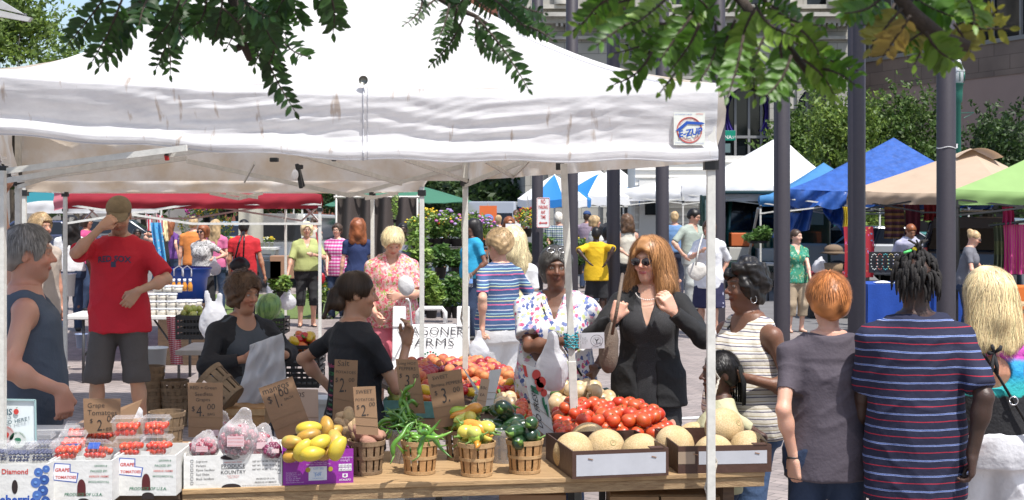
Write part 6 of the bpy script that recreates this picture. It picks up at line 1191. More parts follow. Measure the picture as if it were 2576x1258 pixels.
P1=[potato((.33,.17,.12),1),potato((.36,.19,.13),2,.058,.028)]; heapto(P1,9,pb['sweet'],.062,.935,'sweet potatoes heaped in the basket','reddish brown sweet potato heaped in the slat basket behind the sweet potatoes sign',tilt=1.2,layers=2,rise=.04,seed=1)
for o in P1: o['category']='potato'
P2=[potato((.45,.31,.16),3,.034,.027),potato((.5,.34,.19),4,.04,.026)]; heapto(P2,13,pb['salt'],.06,.925,'salt potatoes heaped in the basket','pale tan potato heaped in the basket by the salt potatoes sign',tilt=1,layers=3,rise=.03,seed=2); p=pb['sweet']; heapto(P2,3,(p[0]-.05,p[1]+.05),.03,.955,'salt potatoes heaped in the basket','pale tan potato heaped in the basket by the salt potatoes sign',seed=3)
HG=[long_pepper((.09,.24,.02),.15,.0095,.35,ck=1),long_pepper((.13,.3,.03),.13,.009,-.5,ck=2),long_pepper((.06,.18,.02),.17,.010,.6,ck=3)]
heapto(HG,34,pb['hot2']+Vector((-.02,0,0)),.085,.95,'long hot peppers heaped in the back basket','long bright green hot pepper heaped in the wrapped basket at the back',tilt=.35,layers=4,rise=.02,seed=4); heapto(HG,4,pb['hot2']+Vector((.01,0,0)),.03,1.03,'long hot peppers heaped in the back basket','long bright green hot pepper heaped in the wrapped basket at the back',tilt=.3,upr=-1.0,seed=5)
heapto(HG,17,pb['hot'],.062,.93,'long hot peppers in the front basket','curved green hot pepper in the slat basket at the table edge',tilt=.3,layers=3,rise=.02,seed=6,sc=(.95,1.2))
for i,(x,y,s,a,b,g) in enumerate(((1020,1105,600,.9,.4,1.3),(1095,1093,600,.35,-.2,.3),(1098,1118,605,-.6,.5,.2),(1078,1100,604,1.1,0,.1))):
 o=dup(HG[i%3],W(x,y,s)); o.rotation_euler=(g,-a,b); o.scale=(1.15,)*3; o['label']='long green hot pepper drooping over the rim of the front pepper basket'; o['group']='hot peppers hanging over the basket rim'
def bell(c,k,L=.10,r=.03): return long_pepper(c,L,r,.12,'banana_pepper','pepper',lambda q:(min(1,(q+.02)*6)**.5)*(1-q**3.5)**.6*(1-.25*q)+.02,True,k)
BP=[bell((.36,.5,.06),1,.12,.026),bell((.62,.52,.08),2,.10,.026),bell((.65,.27,.03),3,.13,.024),bell((.55,.58,.12),4,.09,.024)]
heapto(BP,14,pb['banana'],.058,.935,'banana peppers in the front basket','yellow, orange or light green banana pepper heaped in the basket at the table edge',tilt=.25,layers=3,rise=.032,seed=8,sc=(1.0,1.3)); heapto(BP,12,pb['ban2']+Vector((.02,0,0)),.07,.94,'peppers in the shaded basket','mixed yellow, orange or green pepper heaped in the shaded basket behind',tilt=.25,layers=3,rise=.035,seed=9,sc=(1.1,1.3))
PB=[long_pepper((.012,.035,.012),.10,.027,.1,'poblano_pepper','pepper',lambda q:(min(1,(q+.02)*7)**.5)*(1-q**2.2)**.7+.02,True,5),long_pepper((.02,.06,.015),.11,.024,.2,'poblano_pepper','pepper',lambda q:(min(1,(q+.02)*7)**.5)*(1-q**2.2)**.7+.02,True,6)]
heapto(PB,9,pb['pob'],.058,.935,'poblano peppers in the front basket','shiny dark green poblano pepper in the basket at the table edge',tilt=.35,layers=2,rise=.045,seed=10,sc=(1.1,1.35)); heapto(PB,12,pb['pob2'],.075,.94,'poblano peppers in the wrapped basket','dark green poblano pepper heaped in the grey wrapped basket behind',tilt=.35,layers=3,rise=.035,seed=11,sc=(1.1,1.35))
# mangoes
def mangoes():
 def mango(c1,c2,k):
  m=MB(); m.lathe([(.042*math.sin(a)**.85*(1+.12*math.cos(a)) if 0<a<PI else .0004,-math.cos(a)*.062) for a in np.linspace(.01,PI-.01,16)],18); V=np.concatenate(m.V); V[:,1]*=.82; V[:,0]+=.012*(V[:,2]/.062)**2; m.V=[V]; t=thing('mango','x','mango'); m.build('skin',mat('mango_skin%d'%k,c1,.4,c2=c2,vs=22,coat=.1,rampw=.16,bump=.15,bs=40),t,True,False); q=MB(); q.tube([(.012,0,.06),(.013,0,.066)],[.005,.003],6); q.build('stem',mat('mango_stem',(.08,.05,.03),.8),t,False,False); return t
 M=[mango((.60,.42,.03),(.48,.40,.05),1),mango((.50,.27,.03),(.28,.17,.04),2),mango((.36,.34,.06),(.52,.25,.05),3)]
 L=[(732,1112,602,1.4,.2,'lowest greenish mango at the near end of the pile'),(760,1132,606,.5,.3,'yellow mango beside the carton front, under the centre pair'),(775,1098,590,1.2,.9,'dull mango wedged in the middle of the pile'),(778,1078,580,1.5,1.3,'long topmost yellow mango with a brown stem end'),(822,1075,575,.3,2.,'brown blotched topmost mango beside the long yellow one'),(808,1112,604,1.3,1.8,'bright yellow mango with a small sticker at the middle'),(848,1128,604,.4,.5,'yellow mango standing at the far corner of the purple carton'),(790,1140,607,1.5,1.7,'yellow mango lying low behind the centre tab'),(842,1105,585,.8,2.4,'green yellow mango behind the standing one'),(738,1140,600,1.2,2.2,'half hidden mango low behind the carton front'),(815,1140,600,1.3,.1,'mango filling the low middle of the carton'),(835,1092,560,.9,1.,'green mango at the back of the pile')]
 for i,(x,y,s,a,b,l) in enumerate(L):
  src=M[[2,0,1,0,1,0,0,0,2,1,1,2][i]]; p=W(x,y,s); o=dup(src,p) if src.get('used',0) else src; src['used']=1; o.location=p; o.rotation_euler=(a,.2,b+.6); o.scale=(.84+.03*(i%4),)*3; o['label']=l; o['group']='mangoes piled in the purple carton'
mangoes()
# round fruit heaps
def ballproto(name,cat,r,c1,c2,k,calyx=None,sq=.95,coat=.3,rough=.4,ring=.0):
 m=MB(); m.lathe([(r*math.sin(a)**.95 if 0<a<PI else .0003,-math.cos(a)*r*sq*(1-.12*math.exp(-((PI-a)/.35)**2))) for a in np.linspace(.01,PI-.01,14)],18,lob=ring,lk=5); t=thing(name,'x',cat); m.build('skin',mat('%s_skin%d'%(name,k),c1,rough,c2=c2,vs=14,coat=coat,rampw=.18),t,True,False)
 if calyx:
  q=MB();
  for i in range(5): a=2*PI*i/5; q.bar((0,0,r*sq*.84),(r*.48*math.cos(a),r*.48*math.sin(a),r*sq*.88),r*.13,.0015)
  q.tube([(0,0,r*sq*.8),(.002,0,r*sq*1.12)],.002,5); q.build('calyx',mat('calyx_green',(.1,.2,.04),.6),t,False,False)
 return t
TM=[ballproto('tomato','tomato',.034,(.56,.055,.014),(.46,.025,.01),1,True,.86,ring=.02),ballproto('tomato','tomato',.031,(.60,.09,.02),(.5,.04,.012),2,True,.88,ring=.02),ballproto('tomato','tomato',.034,(.52,.045,.012),(.45,.1,.02),3,None,.86,ring=.02)]
PE=[ballproto('peach','peach',.034,(.40,.035,.035),(.66,.32,.10),1,None,.95,0,.6),ballproto('peach','peach',.033,(.64,.30,.10),(.46,.05,.04),2,None,.95,0,.6),ballproto('peach','peach',.031,(.25,.012,.03),(.4,.05,.04),3,None,.95,.1,.4)]
PL=[ballproto('plum','plum',.028,(.09,.008,.02),(.16,.015,.03),1,None,.95,.3,.3)]
def field(ps,x0,x1,yf,yb,z,r,layers,label,group,seed=0,slope=0.,sp=2.02,up=False,skip=0,clip=None):
 """heap of round fruit over a patch of a level: picture columns at the front and back edges"""
 rr=random.Random(seed); a=on(x0[0],yf,z); b=on(x0[1],yf,z); c=on(x1[1],yb,z); d=on(x1[0],yb,z); w=(b-a).length; dep=((d-a).length+(c-b).length)/2; n=0
 for k in range(layers):
  nu=int(w/(r*sp))-k; nv=int(dep/(r*sp*.88))-k
  for j in range(nv):
   for i in range(nu):
    if rr.random()<skip+ .33*k: continue
    u=(i+.5+k*.5+(j%2)*.5)/(nu+k+.5); v=(j+.5+k*.6)/(nv+k*1.1); p=a*(1-u)*(1-v)+b*u*(1-v)+c*u*v+d*(1-u)*v; p.z=z+r*.92+k*r*1.5+slope*v+rr.uniform(0,.006); p.x+=rr.uniform(-.004,.004)
    src=ps[rr.randrange(len(ps))]; o=dup(src,p) if src.get('used',0) else src; src['used']=1; o.location=p; o.rotation_euler=(rr.uniform(-.5,.5),rr.uniform(-.5,.5),rr.uniform(0,6)) if not up else (rr.uniform(-3,3),rr.uniform(-3,3),0); q=rr.uniform(.95,1.18); o.scale=(q,q,q); o['label']=label; o['group']=group; n+=1
 return n
g1=field(TM,(1392,1722),(1390,1640),1112,1052,.81,.038,2,'glossy red tomato heaped loose behind the melon boxes','red tomatoes heaped behind the melons',1)
field(TM,(1258,1345),(1262,1345),1096,1050,.81,.035,2,'red tomato in the small heap behind the poblano peppers','tomatoes between the poblano basket and the white panel',2)
field(TM,(1435,1500),(1435,1500),1050,1042,.85,.034,1,'tomato riding on top of the heap beneath the onions','tomatoes in pulp trays beneath the onions',3); field(TM,(1515,1600),(1515,1600),1050,1042,.85,.036,1,'large vine tomato in the grey tray beneath the onions','tomatoes in the grey tray',4)
field(PE,(1135,1335),(1050,1245),986,942,.80,.036,2,'red and yellow peach in the long heap of peaches','peaches heaped along the side table',5,.02,up=True)
field(PE,(1035,1130),(1010,1090),985,948,.81,.035,2,'peach in the heap partly behind the hot pepper signs','peaches behind the pepper signs',6,.02,up=True); field(PL,(1060,1150),(1070,1150),945,938,.86,.030,1,'small dark plum on top of the peaches','dark plums on the peach heap',7,up=True)
ON=[ballproto('onion','onion',.042,(.62,.48,.30),(.5,.33,.16),1,None,.85,.3,.35,.01),ballproto('onion','onion',.04,(.55,.36,.17),(.62,.5,.33),2,None,.88,.3,.35,.01)]
for o in ON: q=MB(); q.tube([(0,0,.03),(.003,0,.045),(.006,.002,.058)],[.012,.004,.002],7); q.build('neck',mat('onion_neck',(.5,.36,.2),.7),o,True,False)
field(ON,(1378,1560),(1385,1545),1040,1012,.81,.044,2,'pale papery onion in the row behind the tomatoes','onions behind the tomatoes',8,.0,up=True); field(ON,(1238,1310),(1240,1305),1048,1015,.81,.044,2,'pale onion in the small group behind the dark peppers','onions beside the small cardboard sign',9,up=True)
CU=[long_pepper((.035,.10,.02),.17,.023,.08,'cucumber','cucumber',lambda q:(min(1,q*8+.05)**.5)*(min(1,(1-q)*8+.05)**.5),False,7),long_pepper((.06,.14,.03),.16,.02,.1,'cucumber','cucumber',lambda q:(min(1,q*8+.05)**.5)*(min(1,(1-q)*8+.05)**.5),False,8)]
def strew(ps,x0,x1,y0,y1,z,n,label,group,seed,sc=(.9,1.1),ang=None,rz=.04):
 rr=random.Random(seed)
 for i in range(n):
  p=on(rr.uniform(x0,x1),rr.uniform(y0,y1),z); p.z+=.015+rz*rr.random(); src=ps[i%len(ps)]; o=dup(src,p) if src.get('used',0) else src; src['used']=1; o.location=p; o.rotation_euler=(rr.uniform(-3,3),rr.uniform(-.12,.12),rr.uniform(0,6.28) if ang is None else ang+rr.uniform(-.5,.5)); q=rr.uniform(*sc); o.scale=(q,)*3; o['label']=label; o['group']=group
strew(CU,1372,1530,1000,1018,.81,18,'dark green cucumber at the back of the side table','cucumbers behind the onions',11,ang=.1); strew(CU,1200,1245,1010,1040,.81,12,'dark green zucchini behind the small cardboard sign','zucchini on the side table',12)
strew(HG,1400,1470,990,998,.81,14,'slim green bean or pepper beyond the cucumbers','slim green vegetables beyond the cucumbers',13,rz=.03)
BR=[bell((.5,.01,.012),11,.075,.03),bell((.7,.45,.02),12,.075,.03),bell((.65,.15,.02),13,.07,.028)]
strew(BR,1245,1345,985,1008,.81,26,'bright red, yellow or orange bell pepper in the heap below the peaches','bell peppers heaped below the peaches',14,rz=.05); strew(BR,1155,1215,985,1012,.81,14,'red or orange bell pepper behind the banana peppers sign','bell peppers behind the pepper sign',15,rz=.05); strew(BP,1290,1345,968,982,.81,10,'pale yellow green pepper next to the peaches','pale peppers next to the peaches',16,rz=.05)
GA=[ballproto('green_apple','apple',.033,(.35,.42,.08),(.45,.45,.12),1,None,.92,.3,.35)]
PULP=mat('teal_pulp',(.14,.30,.26),.9,var=.2,vs=30)
def tray(x,y,s,w,d,h,m,label): p=W(x,y,s); t=thing('pulp_tray',label,'tray',p); q=MB();
TR=[(1000,1045,500,'teal pulp basket of green apples left of the long hot peppers sign'),(1076,1048,500,'teal pulp basket of red peppers right of the long hot peppers sign'),(1475,1058,470,'grey green pulp tray under the vine tomatoes'),(1560,1060,468,'second grey pulp tray under the vine tomatoes beneath the last onion')]
for i,(x,y,s,l) in enumerate(TR):
 p=W(x,y,s); t=thing('pulp_tray',l,'tray',p); q=MB(); a,b,h=.055,.068,.085
 if i>1: a,b,h=.08,.088,.03
 def qd(zz,k,th=0): return [(x_*(k-th),y_*(k-th),zz) for x_,y_ in((-1,-1),(1,-1),(1,1),(-1,1))]
 V=qd(0,a)+qd(h,b)+qd(h,b,.006)+qd(.006,a,.006); F=[(0,3,2,1)]+[(4*k+j,4*k+(j+1)%4,4*k+4+(j+1)%4,4*k+4+j) for k in(0,1,2) for j in range(4)]+[(12,13,14,15)]; q.add(V,F)
 q.build('tray_wall',PULP if i<2 else mat('grey_pulp',(.3,.33,.29),.9),t,False,False,bev=.003)
 if i==0: heapto(GA,7,p,.045,p.z+.075,'green apples in the teal pulp basket','green apple in the teal pulp basket behind the black tee shirt',layers=2,rise=.04,seed=31)
 if i==1: heapto(BR,5,p,.03,p.z+.085,'red peppers in the teal pulp basket','red pepper in the teal pulp basket between the two pepper signs',layers=2,rise=.03,seed=32)
 if i<2:
  m=MB(); m.box((p.x,p.y+.05,p.z/2+.4-.002),(.22,.2,p.z-.8 if p.z>.85 else .04)); o=m.build('support_box',CARD,None); tag(o,'plain cardboard box under the '+('apple' if i==0 else 'red pepper')+' pulp basket','box')
# ---------------------------------------------------------------- clamshells and bags
def clamshell(w=.105,d=.10,h=.06):
 t=thing('clamshell','x','plastic box'); q=MB()
 def qd(zz,a,b): return [(x_*a,y_*b,zz) for x_,y_ in((-1,-1),(1,-1),(1,1),(-1,1))]
 V=qd(0,w*.42,d*.42)+qd(h,w*.5,d*.5)+qd(h,w*.54,d*.54); q.add(V,[(0,3,2,1)]+[(4*k+j,4*k+(j+1)%4,4*k+4+(j+1)%4,4*k+4+j) for k in(0,1) for j in range(4)]);
 for i in range(5): x=-w*.34+i*w*.17; q.bar((x,-d*.43,.006),(x*1.12,-d*.51,h-.004),.003,.003)
 q.build('tray',CLEAR,t,False,False)
 q=MB(); V=qd(h+.001,w*.54,d*.54)+qd(h+.004,w*.54,d*.54)+qd(h+.016,w*.47,d*.47); q.add(V,[(4*k+j,4*k+(j+1)%4,4*k+4+(j+1)%4,4*k+4+j) for k in(0,1) for j in range(4)]+[(8,9,10,11)]); q.tube([V[i] for i in(8,9,10,11,8)],.0013,4); q.tube([V[i] for i in(0,1,2,3,0)],.0016,4); q.build('lid',CLEAR,t,False,False); return t
CS=clamshell(); gt=MB(); gt.ball((0,0,0),(.0125,.0125,.0165),12,8); GT=gt.build('grape_tomato',mat('grape_tomato_skin',(.58,.022,.012),.2,c2=(.62,.09,.02),vs=6,coat=.6,rampw=.12),None,True); GT['category']='tomato'; bb=MB(); bb.ball((0,0,0),.0068,8,6); BB=bb.build('blueberry',mat('blueberry_skin',(.035,.045,.11),.45,c2=(.08,.09,.16),vs=50),None,True); BB['category']='berry'
GT['used']=BB['used']=0
def fillc(src,p,rz,rx,r,n,label,group,seed,w=.10,d=.085,h=.058,el=False):
 rr=random.Random(seed); Mx=Matrix.Rotation(rz,3,'Z')@Matrix.Rotation(rx,3,'X'); nx=max(1,int(w/(2.05*r))); nz=max(1,int(h/(1.9*r))); ny=max(1,int(d/(2.05*r))); k=0
 cells=[(i,j,l) for l in range(nz) for j in range(ny) for i in range(nx) if (j==0 or l==nz-1)]
 for i,j,l in cells:
  if k>=n: break
  f=.80+.2*l/nz; q=Vector((((i+.5+(l%2)*.3)/nx-.5)*w*f,((j+.5)/ny-.5)*d*f,r+.003+l*r*1.85)); q+=Vector((rr.uniform(-.2,.2),rr.uniform(-.15,.15),rr.uniform(-.1,.1)))*r; o=src if not src.get('used') else src.copy();
  if src.get('used'): sc.collection.objects.link(o)
  src['used']=1; o.location=Vector(p)+Mx@q; o.rotation_euler=(rr.uniform(0,3),rr.uniform(0,3),rr.uniform(0,3)); o['label']=label; o['group']=group; k+=1
CL=[(155,1160,620,.1,0,'clamshell of grape tomatoes at the near corner of the first carton'),(232,1163,618,-.1,-.35,'tilted clamshell with a blue label on the first tomato carton'),(317,1150,610,.05,0,'lower clamshell on the second tomato carton beside the blue labelled one'),(388,1148,604,-.05,0,'lower clamshell at the far end of the second tomato carton'),(308,1100,606,.1,0,'upper clamshell stacked on the second tomato carton'),(382,1098,600,.0,0,'upper clamshell stacked at the far end of the second tomato carton'),(186,1114,575,.2,.25,'clamshell leaning open towards the grape tomatoes sign'),(248,1118,570,-.15,.1,'clamshell lying behind the blue labelled one'),(172,1140,600,.15,.1,'clamshell with a blue sticker on the first carton behind the nearest one')]
for i,(x,yb,s,rz,rx,l) in enumerate(CL):
 p=W(x,yb,s); p.y+=.06; o=dup(CS,p); o.location=p; o.rotation_euler=(rx,0,rz); o['label']=l; o['group']='clamshells of grape tomatoes';
 fillc(GT,p,rz,rx,.0120,40,'little red grape tomato inside one of the clear clamshells','grape tomatoes inside the clamshells',i)
 if i in(1,8): q=MB(); Mx=Matrix.Rotation(rz,3,'Z')@Matrix.Rotation(rx,3,'X'); q.box(Vector(p)+Mx@Vector((0,-.052,.035)),(.05,.003,.03),Mx); lb=q.build('label',PBLUE,o,False,True); V=lb
SB=[(40,1168,620,.0,'clamshell of blueberries standing at the frame edge'),(-15,1165,618,.0,'clamshell of blueberries cut off by the frame edge'),(97,1166,615,.1,'clamshell of blueberries at the end of the blueberry carton'),(90,1140,580,.1,'second clamshell of blueberries behind the row')]
for i,(x,yb,s,rz,l) in enumerate(SB):
 p=W(x,yb,s); p.y+=.06; o=dup(CS,p); o.rotation_euler=(0,0,rz); o['label']=l; o['group']='clamshells of blueberries'; fillc(BB,p,rz,0,.0072,62,'small dark blueberry inside one of the clear clamshells','blueberries inside the clamshells',50+i,h=.045)
CS.location=tuple(W(60,1165,560)); CS['label']='clamshell of fruit in the back row of the berry carton'; CS['group']='clamshells of blueberries'; fillc(BB,CS.location,0,0,.0072,40,'small dark blueberry inside one of the clear clamshells','blueberries inside the clamshells',59,h=.045)
m=MB(); a=on(60,1190,.788); m.box((a.x+.02,a.y+.16,.9),(.3,.2,.12)); o=m.build('packing_insert',WCARD,None); tag(o,'white cardboard insert under the blueberry clamshells','box')
def grapebag(x,yb,s,rx,rz_,rot,label,seed,col=(.20,.03,.05)):
 p=W(x,yb,s); t=thing('grape_bag',label,'bag',p,rot); S=SDF(); S.ell((0,0,rz_*.75),(rx,rx*.75,rz_),.02); S.cone((0,0,rz_*1.2),(rx*.3,.02,rz_*2.0),rx*.5,rx*.35,.05,sq=(0,1,0,.3));
 surf(S,.008,'bag_film',BAGM,t,wr=.006,fr=60,seed=seed,an=(1,1,1));
 r=np.random.RandomState(seed); n=150; d=r.normal(size=(n,3)); d/=np.linalg.norm(d,axis=1)[:,None]; q=d*r.uniform(.5,.93,n)[:,None]**.5*v3(rx*.9,rx*.66,rz_*.85)+v3(0,0,rz_*.75); q=q[q[:,2]>.008]; g=thing('grape_bunch',label.replace('bag of','grapes in the bag of') if 0 else 'bunch of red grapes inside '+label.split(' of ')[0]+' '+label.split(' grapes ')[1],'grapes',p,rot); m=MB()
 for k in q: m.c=tuple(np.array(col)*r.uniform(.7,1.6)); m.ball(k,(.0115,.0115,.0125),8,6)
 m.build('grapes',attrmat('grape_skin',.3,coat=.3),g,True,False,True)
 lb=MB(); lb.box((rx*.05,-rx*.80,rz_*.85),(rx*.8,.002,rz_*.5)); lb.build('label',mat('pinkish_label',(.62,.45,.47),.5),t,False,False)
 for k in range(3): text(('PRODUCE OF MEXICO','PRODUIT DU MEXIQUE','PRODUCTO DE MEXICO')[k],v3(*p)+v3(rx*.05,-rx*.81,rz_*(.98-k*.17)),(1,0,0),(0,0,1),PRED,t,width=rx*.7) if abs(rot)<.01 else None
grapebag(512,1148,600,.062,.045,0,'flat bag of red grapes at the near end of the grape box',1); grapebag(598,1147,600,.088,.085,0,'biggest bag of red grapes standing with its label forward',2); grapebag(655,1142,570,.07,.055,.3,'smaller bag of red grapes at the far end of the grape box',3); grapebag(545,1110,555,.075,.055,.2,'zip bag of red grapes slumped behind the others',4); grapebag(685,1150,600,.04,.035,.5,'end bag of dark grapes touching the purple carton',5,(.12,.02,.05))
# ---------------------------------------------------------------- cardboard signs
def sign(label,corners,s,lines,m=CARD,name='cardboard_sign',ink=INK,th=.004,cat='sign',tiltback=.0,wob=.03,thin=-.004):
 P=[np.array(W(x,y,s)) for x,y in corners]; c=sum(P)/4; c[2]=P[3][2];
 for i in(0,1): P[i]=P[i]+v3(0,tiltback,0)
 t=thing(name,label,cat,(P[3]+P[2])/2); q=MB(); tl,tr,br,bl=P; u=tr-tl; w=np.linalg.norm(u); u/=w; v=tl-bl; h=np.linalg.norm(v); v=v-u*np.dot(u,v); v/=np.linalg.norm(v); n=np.cross(u,v); q.poly([bl,br,tr,tl],-n,-th) if 0 else q.poly([bl,br,tr,tl],n,th); q.build('board',m,t)
 for st,fx,fy,wd,sz in lines:
  O=tl+(tr-tl)*fx+(bl-tl)*fy; o=text(st,O,u,v,ink,t,width=wd*w,size=None if sz is None else sz,thin=thin,wob=wob,lift=.0015)
 for f in(.62,.8):
  if h/w>1.25: z=tl+(bl-tl)*f; z2=tr+(br-tr)*(f+.02); b=MB(); b.bar(z+n*.0004,z2+n*.0004,.003,.0015); b.build('crease',mat('crease',(.28,.18,.1),.9),t)
 return t
sign('brown cardboard sign lettered Grape Tomatoes 2.00 ea',[(209,1003),(303,1003),(302,1085),(212,1092)],575,[('Grape',.34,.25,.45,None),('Tomatoes',.5,.46,.78,None),('$',.2,.68,.07,None),('2.',.45,.9,.2,.07),('00',.73,.64,.22,None),('ea',.66,.9,.16,None)])
sign('tall cardboard sign lettered Red and Green Seedless Grapes 4.00 bag',[(472,963),(560,963),(560,1100),(474,1100)],560,[('RED + Green',.45,.12,.75,None),('Seedless',.46,.24,.5,None),('Grapes',.43,.34,.4,None),('$',.15,.52,.09,None),('4.',.35,.62,.22,.07),('00',.66,.49,.22,None),('BAG',.66,.6,.2,None)])
sign('large tilted cardboard sign lettered mangos 1.00 each',[(650,977),(735,947),(783,1075),(700,1110)],555,[('mangos',.45,.14,.75,None),('$',.18,.32,.12,None),('1.',.38,.44,.12,.1),('00',.62,.27,.28,None),('EACH',.7,.36,.25,None)])
sign('pale cardboard sign showing only OS, half behind the mangos sign',[(722,978),(800,980),(802,1090),(722,1092)],520,[('OS',.42,.18,.28,None),('00',.35,.42,.24,None)],m=mat('pale_cardboard',(.5,.36,.27),.85,var=.1,vs=6))
sign('tall cardboard sign lettered Salt Potatoes 2.00 behind the sweet potatoes sign',[(842,904),(900,907),(895,1072),(836,1060)],520,[('Salt',.38,.1,.5,None),('POTATOES',.5,.22,.85,None),('$',.12,.36,.12,None),('2.',.4,.52,.3,.1),('00',.76,.35,.24,None)])
sign('cardboard sign lettered SWEET POTATOES 2.00 standing in the basket',[(888,974),(944,972),(952,1095),(896,1092)],590,[('SWEET',.48,.14,.72,None),('POTATOES',.5,.3,.85,None),('$',.16,.47,.12,None),('2.',.45,.62,.32,.07),('00',.8,.42,.26,None)])
sign('tall cardboard sign lettered Long Hot Peppers 3.00',[(995,903),(1050,905),(1070,1040),(1010,1040)],540,[('Long HOT',.5,.1,.8,None),('PEPPERS',.48,.2,.75,None),('$',.14,.34,.12,None),('3.',.45,.5,.3,.08),('00',.82,.34,.26,None)])
sign('wide cardboard sign lettered SWEET Banana Peppers 3.00',[(1074,942),(1160,928),(1174,1065),(1098,1078)],545,[('SWEET',.36,.12,.45,None),('Banana PEPPERS',.52,.25,.9,None),('$',.16,.40,.08,None),('3.',.42,.56,.22,.1),('00',.76,.4,.2,None)])
sign('narrow cardboard slip with handwriting beside the water bottle',[(1210,952),(1232,955),(1218,1042),(1194,1038)],520,[('50c',.5,.3,.7,None),('EA',.5,.5,.5,None)],m=mat('slip_card',(.48,.33,.22),.85))
sign('white edged cardboard panel seen almost edge on behind the pepper sign',[(1163,925),(1168,928),(1216,1000),(1206,1002)],500,[],m=WCARD); sign('white carton flap standing behind the narrow slip',[(1232,932),(1262,928),(1240,1020),(1218,1022)],505,[],m=WCARD)
t=sign('tall white carton panel printed with red peppers and the words DO FRESH',[(1314,914),(1366,932),(1398,1120),(1345,1072)],505,[],m=WCARD,name='carton_board',cat='carton board')
def dofresh():
 A=np.array(W(1314,914,505)); B=np.array(W(1366,932,505)); Cc=np.array(W(1398,1120,505)); D=np.array(W(1345,1072,505)); f=lambda a,b:A*(1-a)*(1-b)+B*a*(1-b)+Cc*a*b+D*(1-a)*b-v3(0,.006,0)
 def qd(a0,a1,b0,b1,m,nm,l=0): q=MB(); q.add([f(a0,b0)-v3(0,l,0),f(a1,b0)-v3(0,l,0),f(a1,b1)-v3(0,l,0),f(a0,b1)-v3(0,l,0)],[(0,3,2,1)]); q.build(nm,m,t)
 v=f(0,0)-f(0,1); text('DO FRESH',f(.45,.62),tuple(v/np.linalg.norm(v)),tuple(-(f(1,.5)-f(0,.5))/np.linalg.norm(f(1,.5)-f(0,.5))),PBLACK,t,width=.2,thin=.01)
 qd(.0,.16,.02,.2,PRED,'red_print'); qd(.22,.55,.3,.4,PGREEN,'green_print')
 for a,b,r in((.62,.10,.022),(.8,.18,.024),(.7,.26,.02),(.85,.32,.016),(.6,.2,.014)): q=MB(); c=f(a,b); q.add([c+v3(r*math.cos(x),-.001,r*1.2*math.sin(x)) for x in np.linspace(0,2*PI,16,endpoint=False)],[tuple(range(16))]); q.build('pepper_print',PRED,t)
 for a,b in((.75,.40),(.85,.48)): c=f(a,b); q=MB(); q.tube([c,c+v3(.005,0,-.03),c+v3(.012,0,-.06)],[.006,.007,.002],6); q.build('chilli_print',PGREEN,t)
dofresh()
# the white tokens sign
def tokens():
 WB=mat('sign_board',(.66,.72,.72),.5); t=sign('white framed board ending in ENS and ACCEPTED HERE with two round stickers',[(-75,1003),(90,1006),(92,1112),(-75,1118)],600,[],m=WB,name='notice_board')
 O=np.array(W(0,1118,600)); X=lambda x,y:np.array(W(x,y,600))-v3(0,.0062,0)
 text('TOKENS',X(-8,1042),(1,0,-.03),(0,0,1),mat('print_teal_dark',(.05,.1,.13),.5),t,width=.135,thin=.02)
 for i,ch in enumerate('ACCEPTED HERE!'): x=-28+i*7.9; text(ch,X(x,1068-(i/13)**2*14+2),(1,0,.12+.01*i),(-.1,0,1),MATS['print_teal_dark'],t,size=.022,thin=.02)
 q=MB();
 c=X(42,1035); q.add([c+v3(.011*math.cos(a),-.001,.012*math.sin(a)) for a in np.linspace(0,2*PI,16,endpoint=False)],[tuple(range(16))]); q.build('apple_print',PRED,t); q=MB(); q.add([c+v3(-.001,-.0015,.012),c+v3(.008,-.0015,.02),c+v3(.001,-.0015,.018)],[(0,1,2)]); q.build('leaf_print',PGREEN,t)
 for x,y,m_,m2 in((16,1092,mat('stk_pink',(.5,.4,.4),.5),PRED),(46,1106,mat('stk_grey',(.55,.58,.55),.5),PGREEN)):
  c=X(x,y); q=MB(); q.add([c+v3(.035*math.cos(a),-.0008,.035*math.sin(a)) for a in np.linspace(0,2*PI,24,endpoint=False)],[tuple(range(24))]); q.build('round_sticker',m_,t)
  q=MB(); q.add([c+v3(.014*math.cos(a),-.0016,.013*math.sin(a)*(1-.3*math.sin(a))) for a in np.linspace(0,2*PI,16,endpoint=False)],[tuple(range(16))]); q.build('sticker_print',m2,t)
  for i,ch in enumerate('FARMERS MARKET'):
   a=R(160-i*10.8);
   if ch!=' ': text(ch,c+v3(.027*math.cos(a),-.001,.027*math.sin(a)),(math.sin(a),0,-math.cos(a)),(math.cos(a),0,math.sin(a)),m2,t,size=.009)
 for p,q_ in(((-75,1003),(90,1006)),((90,1006),(92,1112))): b=MB(); b.bar(W(p[0],p[1],600)-Vector((0,.006,0)),W(q_[0],q_[1],600)-Vector((0,.006,0)),.006,.006); b.build('frame_edge',mat('pale_teal',(.3,.45,.45),.5),t)
tokens()
# bottle
p=on(1199,1045,.84); t=thing('water_bottle','small clear water bottle with a green label beside the narrow cardboard slip','bottle',p); m=MB(); m.lathe([(0,0),(.021,0),(.022,.01),(.0215,.05),(.022,.085),(.012,.105),(.0095,.115),(0,.116)],16); m.build('bottle_body',CLEAR,t,True,False); m=MB(); m.lathe([(.0225,.025),(.0228,.06)],16); m.build('label',mat('lime_label',(.25,.42,.08),.5),t,True,False); m=MB(); m.lathe([(0,.13),(.011,.13),(.011,.114),(0,.114)],12); m.build('cap',PWHITE,t,True,False)
# sticker on the apron
m=MB(); q=on(602,1236,.77); m.ball((q.x,q.y-.004,.765),(.011,.001,.011)); o=m.build('sticker',PWHITE,None); tag(o,'round white sticker on the plywood table edge under the grape box','sticker')
